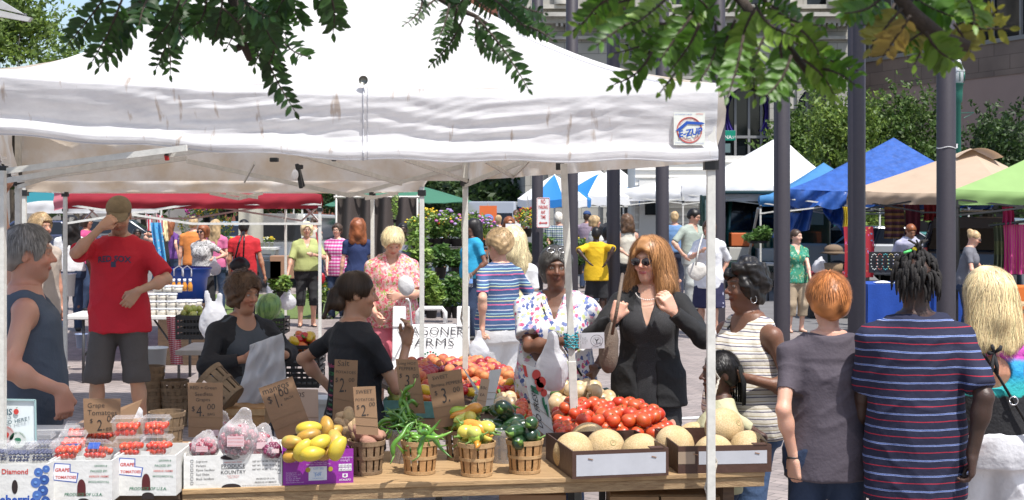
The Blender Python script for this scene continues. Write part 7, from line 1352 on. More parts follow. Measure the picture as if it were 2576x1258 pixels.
# ---------------------------------------------------------------- things behind the stall
def stuff_behind():
 def stack(x,yb,s,n,label,wm=SLATO):
  p=W(x,yb,s); p.z=0;
  for i in range(n):
   sc_=1.62; o=dup(BKO,(p.x+rnd.uniform(-.006,.006),p.y,p.z+i*.062),rnd.uniform(0,6),label+(', '+['bottom','second','third','fourth','fifth','sixth','top'][i if i<n-1 else 6]+' of its pile'),sc_*.93,'old produce baskets stacked on the ground')
 stack(378,1062,285,6,'empty bushel basket in the tall pile behind the grape tomatoes sign'); stack(440,1065,285,4,'empty bushel basket in the low pile beside the tall one')
 for x,yb,s,l in((420,1112,345,'empty wire bound basket standing before the basket piles'),):
  p=W(x,0,s); o=dup(BKO,(p.x,p.y,.22),0,l,1.6,'old produce baskets stacked on the ground'); m=MB(); m.box((p.x,p.y,.11),(.3,.3,.21)); q=m.build('support_box',CARD,None); tag(q,'cardboard box under the wire bound basket','box')
 # half bushel in the cardigan woman's grip, tipped
 o=dup(BKO,W(598,1010,500),0,'wooden basket wrapped in clear film tipped over behind the grape bags',1.25,'old produce baskets stacked on the ground'); o.rotation_euler=(R(-10),R(-52),0); o.location=W(585,985,500)-Vector((0,0,.05))
 p=W(610,1062,500); t=thing('open_crate','shallow brown wooden crate under the tipped basket','crate',(p.x,p.y,.9)); m=MB(); m.box((p.x,p.y+.1,.9),(.22,.2,.1)); m.build('crate_wall',SLAT,t); m=MB(); m.box((p.x,p.y-.005,.93),(.23,.012,.03)); m.build('top_slat',RIMW,t); m=MB(); m.box((p.x,p.y+.1,.825),(.2,.18,.05)); m.build('base',SLATO,t)
 # cardboard boxes by the vendor
 p=W(262,1075,340); t=thing('open_carton','open cardboard box with raised flap behind the grape tomatoes sign','box',(p.x,p.y,0)); m=MB(); m.box((p.x,p.y+.15,.17),(.42,.3,.34)); m.build('box_wall',CARD,t); m=MB(); m.poly([(p.x-.05,p.y,.34),(p.x+.2,p.y,.34),(p.x+.28,p.y+.02,.52),(p.x+.12,p.y+.02,.46)],(0,-1,0),.005); m.build('flap',CARD,t); m=MB(); m.box((p.x-.1,p.y-.01,.27),(.2,.01,.16)); m.build('dark_panel',BRCARD,t)
 p=W(330,1050,330); t=thing('bin_bag','black open tray with a crumpled white bag beside the basket pile','tray',(p.x,p.y,.2)); m=MB(); m.box((p.x,p.y,.13),(.2,.25,.22),Matrix.Rotation(.3,3,'Y')); m.build('tray_body',BLACKP,t); S=SDF(); S.ell((0,0,.12),(.07,.06,.06)); S.ell((.05,0,.16),(.04,.03,.05)); surf(S,.01,'crumpled_bag',BAGW,t,wr=.012,fr=50)
 # rear white table
 WT=mat('white_table',(.62,.61,.58),.5,var=.08,vs=5); DM=mat('dark_metal',(.05,.05,.055),.5)
 def table(x0,x1,s,z,d,label,m=WT,leg=DM,style=0):
  a=W(x0,0,s); b=W(x1,0,s); t=thing('folding_table',label,'table',((a.x+b.x)/2,a.y,0)); q=MB(); q.box(((a.x+b.x)/2,a.y+d/2,z-.022),(b.x-a.x,d,.044)); q.build('table_top',m,t,bev=.008)
  for xx in(a.x+.2,b.x-.2):
   for yy in(.08,d-.08): q=MB(); q.tube([(xx,a.y+yy,0),(xx+(.0),a.y+yy,z-.04)],.017,8); q.build('leg',leg,t,True)
   q=MB(); q.tube([(xx,a.y+.08,.3),(xx,a.y+d-.08,.3)],.012,6); q.tube([(xx,a.y+.1,.3),(xx+(.35 if xx<(a.x+b.x)/2 else -.35),a.y+d/2,z-.05)],.012,6); q.build('brace',leg,t,True)
  return t
 table(158,492,232,.74,.7,'white folding table behind the man in the khaki cap'); table(440,770,292,.70,.7,'grey folding table with crates behind the woman in the black cardigan',mat('grey_table',(.4,.38,.35),.6,var=.2,vs=6))
 # deli tubs
 TUB=mat('tub_plastic',(.62,.58,.5),.3,coat=.3); LIDM=mat('tub_lid',(.66,.68,.72),.25); FILLR=mat('tub_red',(.4,.13,.05),.4)
 m=MB(); t0=thing('deli_tub','x','tub'); m.lathe([(0,0),(.052,0),(.062,.065),(0,.065)],16); m.build('tub_body',TUB,t0,True,False); m=MB(); m.lathe([(.0,.078),(.063,.078),(.066,.072),(.066,.064),(0,.064)],16); m.build('lid',LIDM,t0,False,False)
 k=0
 for i in range(5):
  for l in range(3 if i<3 else 2):
   for row in range(2):
    p=W(375+i*25+row*6,0,232); o=t0 if k==0 else dup(t0,p); o.location=(p.x,p.y+.12+row*.16,.74+l*.079+(.079 if row and l==2 else 0)); o['label']='white lidded tub stacked on the table beside the blue bucket'; o['group']='white lidded tubs stacked on the white table'; k+=1
 BOT=thing('juice_bottle','x','bottle'); m=MB(); m.lathe([(0,0),(.022,0),(.023,.05),(.012,.08),(.011,.085),(0,.085)],12); m.build('bottle_body',mat('orange_juice',(.55,.22,.02),.2,coat=.5),BOT,True,False); m=MB(); m.lathe([(0,.11),(.014,.11),(.014,.083),(0,.083)],10); m.build('cap',PWHITE,BOT,True,False)
 for i in range(6): p=W(398+i*14,0,228); o=BOT if i==0 else dup(BOT,p); o.location=(p.x,p.y+.2,.74+.237); o['label']='small orange juice bottle with a white cap standing on the stacked tubs'; o['group']='orange juice bottles on top of the tubs'; o.scale=(1.25,)*3
 # blue bucket
 p=W(474,0,205); t=thing('blue_tub','big blue plastic tub with white rope handles','tub',(p.x,p.y,.74)); m=MB(); m.lathe([(0,0),(.20,0),(.235,.30),(.26,.32),(.27,.41),(.285,.41),(.285,.43),(.265,.43),(.24,.33),(.19,.02),(0,.02)],30); m.build('tub_wall',mat('royal_blue_plastic',(.01,.07,.36),.35,coat=.2),t,True,False)
 for q in(-1,1): m=MB(); m.tube([(.05*q-.06,-.28,.34),(.05*q-.06,-.285,.42),(.05*q,-.28,.46),(.05*q+.05,-.285,.42),(.05*q+.05,-.28,.33)],.009,6); m.build('rope_handle',PWHITE,t,True,False)
 m=MB(); m.box((p.x,p.y,.37),(.6,.6,.73)); o=m.build('support_crate',DKW,None); tag(o,'dark crate under the big blue plastic tub','crate')
 # white laundry basket on a stand, far buckets, white bin under the table
 for x,y,s,w,h,l,c in((172,745,200,.18,.28,'white plastic basket hung by the red tent leg',(.62,.62,.62)),(205,875,215,.14,.16,'blue grey plastic bucket on the ground under the white table',(.2,.25,.38)),(388,950,250,.26,.3,'white plastic storage bin on the ground under the folding table',(.62,.62,.6))):
  p=W(x,y,s); t=thing('plastic_bin',l,'bin',(p.x,p.y,p.z)); m=MB(); m.lathe([(0,0),(w*.8/2,0),(w/2,h),(w/2*1.06,h),(w*.93/2,h-.005),(0,.02)],14); m.build('bin_wall',mat('bin'+l[:4]+str(x),c,.5),t,True,False); m=MB(); m.tube([(w/2*1.05*math.cos(a),w/2*1.05*math.sin(a),h) for a in np.linspace(0,2*PI,17)],.006,5); m.build('rim',MATS['bin'+l[:4]+str(x)],t,True,False)
 # tools for the crates
 def crate(x,y,s,w,h,d,label,c=(.015,.015,.016)):
  p=W(x,y,s); t=thing('plastic_crate',label,'crate',(p.x,p.y,p.z)); m=MB()
  for i in range(4): m.box((0,-d/2,h*(i+.5)/4),(w,.008,h/4*.5)); m.box((0,d/2,h*(i+.5)/4),(w,.008,h/4*.5)); m.box((-w/2,0,h*(i+.5)/4),(.008,d,h/4*.5)); m.box((w/2,0,h*(i+.5)/4),(.008,d,h/4*.5))
  for i in range(9): m.box((-w/2+w*i/8,-d/2,h/2),(.008,.009,h)); m.box((-w/2+w*i/8,d/2,h/2),(.008,.009,h))
  for q in(-1,1): m.box((q*w/2,0,h-.01),(.014,d,.02)); m.box((0,q*d/2,h-.01),(w,.014,.02)); m.box((q*w/2,-d/2,h/2),(.014,.014,h))
  m.box((0,0,.004),(w,d,.008)); m.build('crate_wall',mat('black_crate_plastic' if c[0]<.1 else 'white_crate_plastic',c,.5),t,False,False); return p
 p=crate(487,850,300,.22,.20,.3,'black plastic crate of green apples behind the woman in the black cardigan'); heapto(GA,10,(p.x,p.y),.085,p.z+.19,'green apples in the black crate','green apple piled in the black crate beside the hanging white bag',layers=2,rise=.04,seed=41)
 p=crate(692,838,290,.2,.14,.3,'black plastic crate under the striped watermelons');
 def wmel(x,y,s,r,l):
  mm=mat('watermelon_rind',(.14,.25,.06),.35,c2=(.05,.12,.03),vs=5,stretch=(6,6,1),coat=.2,rampw=.08); q=W(x,y,s); m=MB(); m.ball((0,0,0),(r,r,r*1.15),24,16,Matrix.Rotation(.5,3,'Y')); t=thing('watermelon',l,'watermelon',q); m.build('rind',mm,t,True,False); m=MB(); m.tube([(r*.55,0,r*.98),(r*.6,0,r*1.12)],.006,5); m.build('stem',MATS['pepper_stem'],t,False,False)
 wmel(676,772,300,.105,'large striped watermelon behind the woman in the black cardigan'); wmel(694,808,290,.08,'second watermelon lower down in the black crate')
 p=crate(758,915,400,.26,.13,.3,'black plastic crate of red and yellow peppers beside the ponytail girl'); heapto(BR,16,(p.x,p.y),.12,p.z+.10,'red and yellow peppers in the black crate','red or yellow pepper piled in the black crate beside the ponytail girl',layers=3,rise=.025,seed=43,sc=(1,1.25)); crate(752,968,400,.28,.12,.3,'empty black plastic crate under the pepper crate')
 m=MB(); p=W(765,1000,395); m.box((p.x,p.y+.2,.72-.1),(.36,.36,.17)); t=thing('produce_box','battered white produce box behind the mangos sign','box',(p.x,p.y,.5)); m.build('box_wall',WCARD,t); m=MB(); m.box((p.x,p.y+.2,.3),(.34,.34,.45)); m.build('lower_box',MATS['dark_wood'],t); m=MB(); m.box((p.x,p.y+.01,.71),(.38,.03,.03)); m.build('lid_edge',WCARD,t)
 # peppers greens
 # checked cloth, hanging bag
 m=MB(); m.grid(lambda u,v:tuple(W(418+u*30+v*12,797+v*120,262)+Vector((0,.03*math.sin(u*9),0))),10,14); o=m.build('checked_cloth',stripes('gingham',.02,[(0,(.45,.03,.08)),(.5,(.6,.5,.5))],2,.0,.9,(.02,[(0,(.8,.6,.6)),(.5,(1,1,1))])),None,True); tag(o,'red checked cloth hanging from the end of the folding table','cloth')
 S=SDF(); S.ell((0,0,0),(.10,.06,.14),.02); S.cone((-.03,0,.1),(-.05,0,.22),.03,.018,.03,sq=(0,1,0,.4)); S.cone((.03,0,.1),(.045,0,.2),.03,.018,.03,sq=(0,1,0,.4)); p=W(537,812,350); t=thing('plastic_bag','white plastic bag hanging beside the black apple crate','bag',p); surf(S,.01,'bag_film',BAGW,t,wr=.006,fr=30)
 # a-frame
 p=W(1085,0,268); t=thing('sandwich_board','white plastic sandwich board reading WAGONER FARMS','sign',(p.x,p.y,0)); PW=mat('board_plastic',(.72,.72,.72),.4); w=.72
 for q,sg in((-1,'front'),(1,'back')):
  m=MB(); Mx=Matrix.Rotation(R(13)*q,3,'X'); m.box((0,q*.13,.42),(w,.03,.84),Mx);
  for k in(-1,1): m.box((k*(w/2-.06),q*.035,.90),(.12,.03,.2),Mx)
  m.build('panel',PW,t,False,False,bev=.012)
 m=MB(); m.tube([(-.13,0,.84),(-.13,0,.94),(-.1,0,.98),(.1,0,.98),(.13,0,.94),(.13,0,.84)],.022,8); m.build('handle',PW,t,True,False)
 B=v3(p.x,p.y-.15,0); vz=(0,math.sin(R(13)),math.cos(R(13))); at_=lambda z:B+v3(0,-.104+z*math.tan(R(13)),z)+v3(0,-.003,0)
 text('WAGONER',at_(.735),(1,0,0),vz,PBLACK,t,width=.62,thin=-.012,size=.115); text('FARMS',at_(.632),(1,0,0),vz,PBLACK,t,width=.43,thin=-.012,size=.115)
 m=MB();
 for i in range(7): a=R(20+i*24); m.tube([at_(.50),at_(.50)+v3(.07*math.cos(a),0,.08*math.sin(a))],.002,4);
 m.build('tree_print',PGREEN,t)
 for i in range(9): a=R(10+i*20); c_=at_(.50)+v3(.075*math.cos(a),-.002,.085*math.sin(a)); m=MB(); m.ball(c_,(.011,.001,.008)); m.build('leaf_print',PGREEN if i!=4 else PRED,t)
 # rear low tables at the right hand stalls
 table(1890,1960,128,.74,.8,'grey folding table of greens before the dark green van',mat('grey_top',(.4,.4,.38),.6));
 for i,(x,l,hh) in enumerate(((1918,'heap of green onions on the grey folding table',.3),(1895,'bunch of leafy greens on the folding table end',.16))): plant(x,612,128,hh,.18,DGc,l,None,0,260,.08,pot=BLACKP,ph=.05,pr=.12,seed=200+i,name='greens')
 a=W(2030,0,150); t=thing('stall_table','table with a dark red edged cloth behind the woman in the green top','table',(a.x+.4,a.y,0)); m=MB(); m.box((a.x+.55,a.y+.3,.38),(1.0,.6,.72)); m.build('table_cloth',cloth('black_cloth',(.02,.02,.022)),t); m=MB(); m.box((a.x+.55,a.y+.3,.755),(1.04,.64,.03)); m.build('table_top',cloth('maroon',(.2,.02,.03)),t)
 S=SDF(); S.ell((0,0,.1),(.13,.1,.12),.02); S.cone((0,0,.15),(.03,0,.3),.05,.02,.05,sq=(0,1,0,.4)); p=W(2062,612,150); p.z=.77; t=thing('plastic_bag','clear plastic bag of greens standing on the dark stall table','bag',p); surf(S,.02,'bag_film',BAGW,t,wr=.012,fr=30)
 p=W(2097,600,152); p.z=.77; t=thing('wicker_basket','wicker basket of greens under the brown sun hat','basket',p); m=MB(); m.lathe([(0,0),(.14,0),(.16,.18),(.15,.18),(0,.15)],14); m.build('basket_wall',SLATO,t,True,False); m=MB(); m.ball((0,0,.4),(.16,.15,.09),14,8); m.lathe([(.12,.38),(.24,.34),(.12,.36)],16); m.build('straw_hat',mat('hat_brown',(.16,.11,.07),.9),t,True,False)
 # blue cloth stall
 a=W(2183,0,172); t=thing('stall_table','stall table under a bright blue cloth behind the striped polo man','table',(a.x+.7,a.y,0)); m=MB()
 m.grid(lambda u,v:(a.x+u*1.45,a.y+.02*math.sin(u*30)*v,.76*(1-v)),40,6); m.grid(lambda u,v:(a.x+u*1.45,a.y+v*.8,.76),4,4); m.grid(lambda u,v:(a.x-.0+.01*math.sin(v*20),a.y+u*.8,.76*(1-v)),6,4); m.build('table_cloth',cloth('royal_cloth',(.01,.06,.33)),t,True); m=MB(); m.box((a.x+.72,a.y+.4,.38),(1.3,.7,.7)); m.build('table_frame',DKW,t);
 m=MB(); m.grid(lambda u,v:(a.x+.15+u*.45,a.y+.1+v*.2,.775+.03*math.sin(u*6)*math.sin(v*3)),10,6); o=m.build('folded_paper',PWHITE,None,True); tag(o,'crumpled white paper lying on the blue stall cloth','paper')
 # scarves and jewellery
 def hang(x0,x1,y0,y1,s,m,label,name='scarf',cat='scarf'):
  q=MB(); q.grid(lambda u,v:tuple(W(x0+(x1-x0)*u+3*math.sin(v*3),y0+(y1-y0)*v,s)+Vector((0,.04*math.sin(u*16)*(.4+v),0))),18,10); o=q.build(name,m,None,True); tag(o,label,cat)
 felt=spots('felt_pins',(.32,.015,.03),[(.6,.6,.6),(.6,.3,.1),(.1,.3,.5),(.5,.1,.3)],14,.22)
 hang(2122,2196,570,698,160,felt,'red felt banner pinned with rows of small flower brooches','felt_banner','banner'); hang(2120,2132,520,572,158,mat('yellow_cloth',(.6,.45,.03),.8),'yellow cloth strip above the red felt banner')
 hang(2223,2272,510,600,138,stripes('scarf_a',.11,[(0,(.05,.02,.03)),(.3,(.10,.03,.06)),(.6,(.25,.14,.05))]),'dark patterned scarf with an ochre end hanging in the tan tent'); hang(2275,2312,512,590,136,cloth('plum_cloth',(.12,.02,.05)),'plum coloured scarf beside the dark patterned one'); hang(2322,2355,508,555,134,cloth('crim',(.18,.01,.02)),'crimson scarf behind the dark pole'); hang(2498,2523,560,690,172,stripes('scarf_c',.4,[(0,(.09,.10,.04)),(.5,(.05,.06,.03))]),'olive scarf on the scarf rail beside the bent woman')
 hang(2522,2584,565,690,171,stripes('scarf_d',.03,[(0,(.5,.02,.2)),(.7,(.55,.1,.25)),(.85,(.4,.25,.05))],axis=0),'hot pink striped scarf with fringe on the scarf rail'); hang(2520,2548,520,566,172,cloth('pinkred',(.4,.02,.12)),'red pink scarf above the striped one')
 p=W(2545,562,172); m=MB(); m.tube([W(2488,568,172),W(2584,556,172)],.02,6); o=m.build('scarf_rail',BLACKP,None); tag(o,'dark rail carrying the olive and pink scarves','rail')
 t=thing('necklace_stand','black necklace display with strings of beads on the blue stall','display stand',W(2230,700,165)); m=MB(); b=W(2200,700,165);
 for i in range(6):
  c=W(2198+i*14,652,165); m.c=[(.5,.5,.45),(.3,.05,.03),(.05,.3,.3),(.4,.3,.1),(.35,.35,.4),(.05,.05,.05)][i]
  for k in range(14): a=2*PI*k/14; m.ball((c.x+.05*math.sin(a),c.y-.03,c.z-.04+.12*math.cos(a)),.011,6,4)
 m.build('bead_strings',attrmat('beads',.3),t,True,True,True); m=MB(); q=W(2232,655,165); m.box((q.x,q.y+.02,q.z-.03),(.55,.02,.32)); m.build('backboard',BLACKP,t)
 # right edge side table with cups
 p=W(2550,0,205); t=thing('tray_table','light wooden tray table with crossed legs at the frame edge','table',(p.x,p.y,0)); m=MB(); m.box((0,0,.72),(.62,.4,.03)); m.build('table_top',mat('pale_wood',(.5,.36,.2),.6,var=.2,vs=8,stretch=(1,6,1)),t,False,False)
 for q in(-1,1):
  for k in(-1,1): m=MB(); m.bar((q*-.24*k,k*.15,0),(q*.24*k,k*.15,.71),.03,.02); m.build('leg',MATS['pale_wood'],t,False,False)
 p2=W(2542,700,206);
 for i in range(3): m=MB(); q=W(2522+i*12,0,203); m.lathe([(0,0),(.024,0),(.032,.1),(.03,.1),(0,.01)],12,(q.x,q.y-.03,.735)); o=m.build('plastic_cup',mat('cup_teal',(.2,.5,.5),.3) if i==0 else PWHITE,None,True); tag(o,['teal stack of plastic cups on the tray table','clear cup next to the teal cups','last clear cup at the end of the tray table'][i],'cup')
 m=MB(); q=W(2478,0,205); m.lathe([(0,0),(.07,0),(.075,.08),(0,.08)],16,(q.x,q.y,.72)); o=m.build('charcoal_pot',BLACKP,None,True); tag(o,'round charcoal pot beside the teal cups','pot')
 q=W(2480,0,190); t=thing('wicker_hamper','woven straw hamper behind the charcoal pot','hamper',(q.x,q.y,0)); m=MB(); m.box((0,0,.45),(.42,.3,.75)); m.build('hamper_body',stripes('wicker',.02,[(0,(.4,.28,.15)),(.5,(.25,.16,.08))]),t,False,False,bev=.02); m=MB(); m.box((0,0,.84),(.44,.32,.03)); m.build('lid',MATS['pale_wood'],t,False,False)
 q=W(2560,0,180); m=MB(); m.box((q.x,q.y,.4),(.3,.3,.8)); o=m.build('orange_box',mat('orange_cloth',(.6,.14,.02),.8),None,bev=.02); tag(o,'orange storage box under the scarf rail','box')
 # flag cluster
 for i,(x,l) in enumerate(((362,'striped flag on a stick left in the flag pair'),(388,'striped flag on a stick beside the blond woman'))):
  t=thing('small_flag',l.replace('left in the flag pair','at the start of the flag pair'),'flag',W(x+12,590,140)); m=MB(); m.tube([W(x+12,600,140),W(x+2,535,140)],.008,5); m.build('stick',DKW,t); m=MB(); m.grid(lambda u,v:tuple(W(x+2+u*18+v*6,537+v*42+u*6,139)+Vector((0,.04*math.sin(u*8+v*4),0))),8,8); m.build('flag_cloth',stripes('flagst',.045,[(0,(.5,.03,.05)),(.5,(.65,.65,.65))],0),t,True); m=MB(); m.grid(lambda u,v:tuple(W(x+3+u*9+v*3,538+v*20+u*3,138)+Vector((0,.04*math.sin(u*4+v*2)-.01,0))),4,4); m.build('flag_canton',PBLUE,t,True)
 # teal signal/newspaper box and big dark drapes behind the flower stall, orange board, crate on left
 m=MB(); p=W(870,0,120); m.box((p.x,p.y+.3,1.1),(1.5,.1,2.2));
 t=thing('stall_backdrop','dark brown draped cloth hung behind the navy shirt woman','drape',(p.x+.5,p.y,0)); q=MB(); q.grid(lambda u,v:(p.x-.2+u*1.7,p.y+.12*math.sin(u*28+.6*math.sin(v*3)),2.05-v*1.95),60,8); q.build('drape_cloth',cloth('brown_drape',(.07,.055,.05)),t,True); q=MB(); q.tube([(p.x-.25,p.y,2.05),(p.x+1.55,p.y,2.05)],.03,8); q.build('rail',ALU,t)
 for xx in(-.2,1.5): q=MB(); q.tube([(p.x+xx,p.y,0),(p.x+xx,p.y,2.1)],.025,8); q.build('post',ALU,t,True)
 p=W(1228,0,104); t=thing('orange_banner','upright orange banner with a pale emblem beside the bald man','banner',(p.x,p.y,0)); m=MB(); m.box((0,0,1.3),(.42,.03,1.1)); m.build('banner_cloth',mat('banner_orange',(.6,.13,.03),.7),t,False,False); m=MB(); m.ball((0,-.03,1.55),(.13,.004,.1)); m.build('emblem',PSKY,t,False,False); m=MB(); m.tube([(0,.03,0),(0,.03,1.9)],.02,6); m.build('pole',ALU,t,False,False)
 for i,(x,y,s,c_,w,h,l) in enumerate(((712,700,150,(.3,.17,.1),.4,.38,'cardboard box held beside the white tent leg behind the toddler'),(683,700,150,(.02,.03,.04),.38,.3,'black plastic storage tub on the grass behind the toddler'))):
  p=W(x,y,s); m=MB(); m.box((p.x,p.y,p.z+h/2),(w,.3,h)); o=m.build('storage_box',mat('stb%d'%i,c_,.7),None,bev=.01); tag(o,l,'box')
 m=MB(); m.grid(lambda u,v:tuple(W(600+u*62,518+v*120*(1-.25*u),143)+Vector((0,.05*math.sin(u*9),0))),10,8); o=m.build('canvas_sheet',cloth('canvas',(.42,.4,.33)),None,True); tag(o,'off white canvas sheet hanging by the tent legs behind the woman in the red shirt','canvas')
 m=MB(); m.grid(lambda u,v:tuple(W(378+u*28+v*14,560+v*100,150)+Vector((0,.04*math.sin(u*12),0))),10,8); o=m.build('blue_wrap',spots('bluew',(.08,.35,.6),[(.5,.5,.5),(.05,.1,.5)],20,.3),None,True); tag(o,'light blue patterned cloth hanging beside the flag seller','cloth')
stuff_behind()
# ---------------------------------------------------------------- the people
def C(n,c,**k): return cloth('cloth_'+n,c,**k)
SHB=mat('shoe_black',(.02,.02,.02),.5); SHW=mat('shoe_white',(.6,.6,.6),.6); SHT=mat('sandal_tan',(.25,.14,.08),.6)
JE=C('jeans',(.055,.10,.20)); JD=C('dark_jeans',(.022,.04,.085)); KH=C('khaki',(.36,.28,.19)); WHT=C('white_cotton',(.68,.68,.68)); BLK_=C('black_knit',(.018,.018,.02)); LJ=C('pale_jeans',(.42,.44,.42))
def tee(m,**k): return dict(k='tee',m=m,**k)
def pt(m,k='pants',**q): return dict(k=k,m=m,**q)
NAVYP=stripes('polo_stripes',.0655,[(0,(.008,.010,.034)),(.42,(.36,.010,.03)),(.475,(.008,.010,.034)),(.87,(.32,.38,.6)),(.892,(.03,.07,.25)),(.95,(.32,.38,.6)),(.972,(.008,.010,.034))],wob=.003,off=.35)
r1,b1=person(70,520,570,108,'grey haired man in a slate tank top holding the tent leg',dict(w=1.12,fat=.45,skin='ruddy',hair=('short','grey'),head=(-4,4,0),beard=.12,top=dict(k='tank',m=C('slate',(.065,.085,.12)),hem=.86,loose=.018,neck='scoop'),bot=pt(JE),shoe=SHB,thick=.006,arm={-1:dict(at=(158,985,545),pole=(-.4,1,0),wh=((.1,0,-1),(-.6,.8,0)),curl=.6),1:dict(at=(0,505,480),pole=(.6,.4,-.4),wh=((0,0,1),(1,0,0)),curl=1.2)}))
r3,b3=person(300,305,497,0,'young man in a red baseball tee shirt and grey cargo shorts tugging his khaki cap',dict(w=1.0,skin='olive',hair=('cap','dbrown'),foot={1:(.17,.02,0),-1:(-.16,-.05,0)},hs=1.06,head=(12,24,0),beard=.35,vx=.0065,top=tee(C('red_tee',(.46,.008,.022)),loose=.028,hem=.80,sleeve=.85,slf=.02,wr=.008,fr=13),bot=pt(C('shorts_grey',(.07,.062,.058)),'shorts',loose=.032,hem=.44),shoe=mat('shoe_red',(.4,.02,.02),.6),arm={-1:dict(at=(254,572,330),pole=(-.8,-.5,-.8),wh=((.75,.2,.65),(.2,1,-.2)),curl=.7),1:dict(at=(345,733,335),pole=(1,.5,-.1),wh=((-.6,-.1,-.75),(-.3,1,0)),curl=.35)}))
DK=mat('shirt_print_dark',(.03,.03,.07),.7); decal(r3,'shirt','RED SOX',0,1.31,.235,DK,curve=.7,size=.06,thin=.03); decal(r3,'shirt','-',.0,1.245,.035,DK,size=.2,thin=.05)
r4,b4=person(610,430,688,38,'vendor woman in a black cardigan opening a white plastic bag',dict(w=1.08,fem=True,fat=.6,skin='tan',hair=('bob','brown'),thick=.004,curl=.9,head=(10,12,0),vx=.0065,top=tee(C('apron_slate',(.06,.07,.085)),neck='scoop',hem=.55,flare=.02),over=dict(m=C('cardigan',(.014,.014,.017)),gap=.07,sl=.8,hem=.72,wr=.005),bot=pt(JD),shoe=SHB,ns=1100,sl=.07,slift=.009,arm={-1:dict(at=(618,903,478),pole=(-1,.2,-.6),wh=((.8,-.3,.1),(.2,.8,.3)),curl=1.3),1:dict(at=(715,893,480),pole=(1,.4,-.6),wh=((-.7,-.4,.1),(0,.8,.3)),curl=1.3)}))
r5,b5=person(893,500,680,128,'young woman with a dark ponytail in a printed black tee shirt raising her hand',dict(fem=True,w=1.02,skin='olive',hair=('bun','dbrown'),tail=True,bunz=-.05,head=(-22,6,0),top=tee(C('black_tee',(.012,.013,.017)),hem=.80,loose=.012,sleeve=.62,wr=.005),bot=pt(JD),shoe=SHB,ns=1300,sl=.13,vx=.006,arm={-1:dict(at=(1022,868,500),pole=(-.3,.5,-1),wh=((.2,-.1,1),(-.8,-.6,0)),curl=.45),1:dict(at=(838,985,480),pole=(1,.6,0),wh=((.5,.3,-.4),(.6,.6,0)),curl=.8)}))
PK=mat('shirt_print_pink',(.6,.08,.2),.7); GNP=mat('shirt_print_green',(.03,.3,.08),.7); WP=mat('shirt_print_pale',(.45,.5,.5),.7)
for i,(st,x,z,w_,m_) in enumerate((('our III Challenging',.03,1.25,.20,PK),('SKILL & COMPETE',.03,1.205,.17,GNP),('List',.03,1.17,.03,PK),('Drew',.03,1.145,.035,WP),('Maria',.03,1.12,.04,GNP),('Shannon',.03,1.095,.05,PK),('Champ',.03,1.07,.05,WP),('Georgia',.03,1.045,.05,GNP),('Collegiate',.03,1.02,.06,PK),('National',.03,.995,.06,WP),('Memories',.03,.97,.055,GNP))): decal(r5,'shirt',st,x,z,w_,m_,side=1,size=.03 if i<2 else .018)
FLOR=spots('pink_floral',(.62,.42,.38),[(.6,.07,.12),(.65,.2,.22),(.25,.32,.08),(.65,.45,.42),(.6,.12,.18)],46,.62,warp=.05)
person(985,262,573,8,'elderly woman in a pink floral blouse and pink shorts looking down at her purse',dict(fem=True,w=1.15,fat=.8,skin='fair',hair=('short','pblond'),thick=.02,curl=.7,drop=.03,lean=(0,-.04),head=(5,34,0),top=tee(FLOR,loose=.03,hem=.78,sleeve=.85,neck='v',slf=.015),bot=pt(C('pink',(.62,.17,.22)),'shorts',hem=.44,loose=.03),shoe=SHW,arm={1:dict(at=(1003,745,285),pole=(1,.4,-.4),curl=.8),-1:dict(at=(945,790,275))}))
STB=stripes('tee_stripes',.125,[(0,(.045,.09,.20)),(.18,(.55,.12,.25)),(.26,(.045,.09,.20)),(.42,(.5,.52,.3)),(.48,(.045,.09,.20)),(.60,(.3,.5,.55)),(.66,(.045,.09,.2)),(.84,(.45,.45,.5)),(.9,(.045,.09,.2))])
person(1256,300,580,-142,'woman in a blue striped tee shirt and white trousers, back turned, carrying a plastic bag',dict(fem=True,w=1.08,fat=.5,skin='fair',hair=('short','sand'),thick=.018,curl=.9,head=(10,5,0),top=tee(STB,loose=.014,hem=.92,sleeve=.85),bot=pt(WHT,loose=.022),shoe=SHW,arm={1:dict(at=(1213,822,312),pole=(.6,.8,0),wh=((0,0,-1),(1,0,0)),curl=1.2),-1:dict(at=(1302,800,290))}))
person(1292,280,577,172,'woman with very long wavy pale blond hair, mostly hidden by the striped tee shirt woman',dict(fem=True,skin='fair',hair=('mane','pblond'),hlen=.42,thick=.02,curl=.5,top=tee(WHT,hem=.9),bot=pt(WHT),shoe=SHW,sl=.5))
BUT=spots('butterfly_print',(.66,.66,.67),[(.07,.11,.30),(.55,.10,.20),(.45,.50,.22),(.35,.40,.58),(.64,.64,.66),(.16,.2,.4),(.6,.3,.4)],33,.50,warp=.035)
r9,b9=person(1398,422,622,-6,'woman in a white scrub top printed with blue and pink butterflies',dict(fem=True,w=1.14,fat=.7,skin='brown',hair=('bob','saltp'),thick=-.008,curl=.4,head=(8,4,0),vx=.0065,top=tee(BUT,loose=.032,hem=.84,sleeve=.72,slf=.03,neck='v',wr=.004),bot=pt(JE),shoe=SHW,sl=.1,arm={-1:dict(at=(1420,858,460),pole=(-1,.1,-.8),wh=((1,-.3,.05),(0,1,-.3)),curl=.8),1:dict(at=(1500,925,425),pole=(.6,.8,0),curl=.7)}))
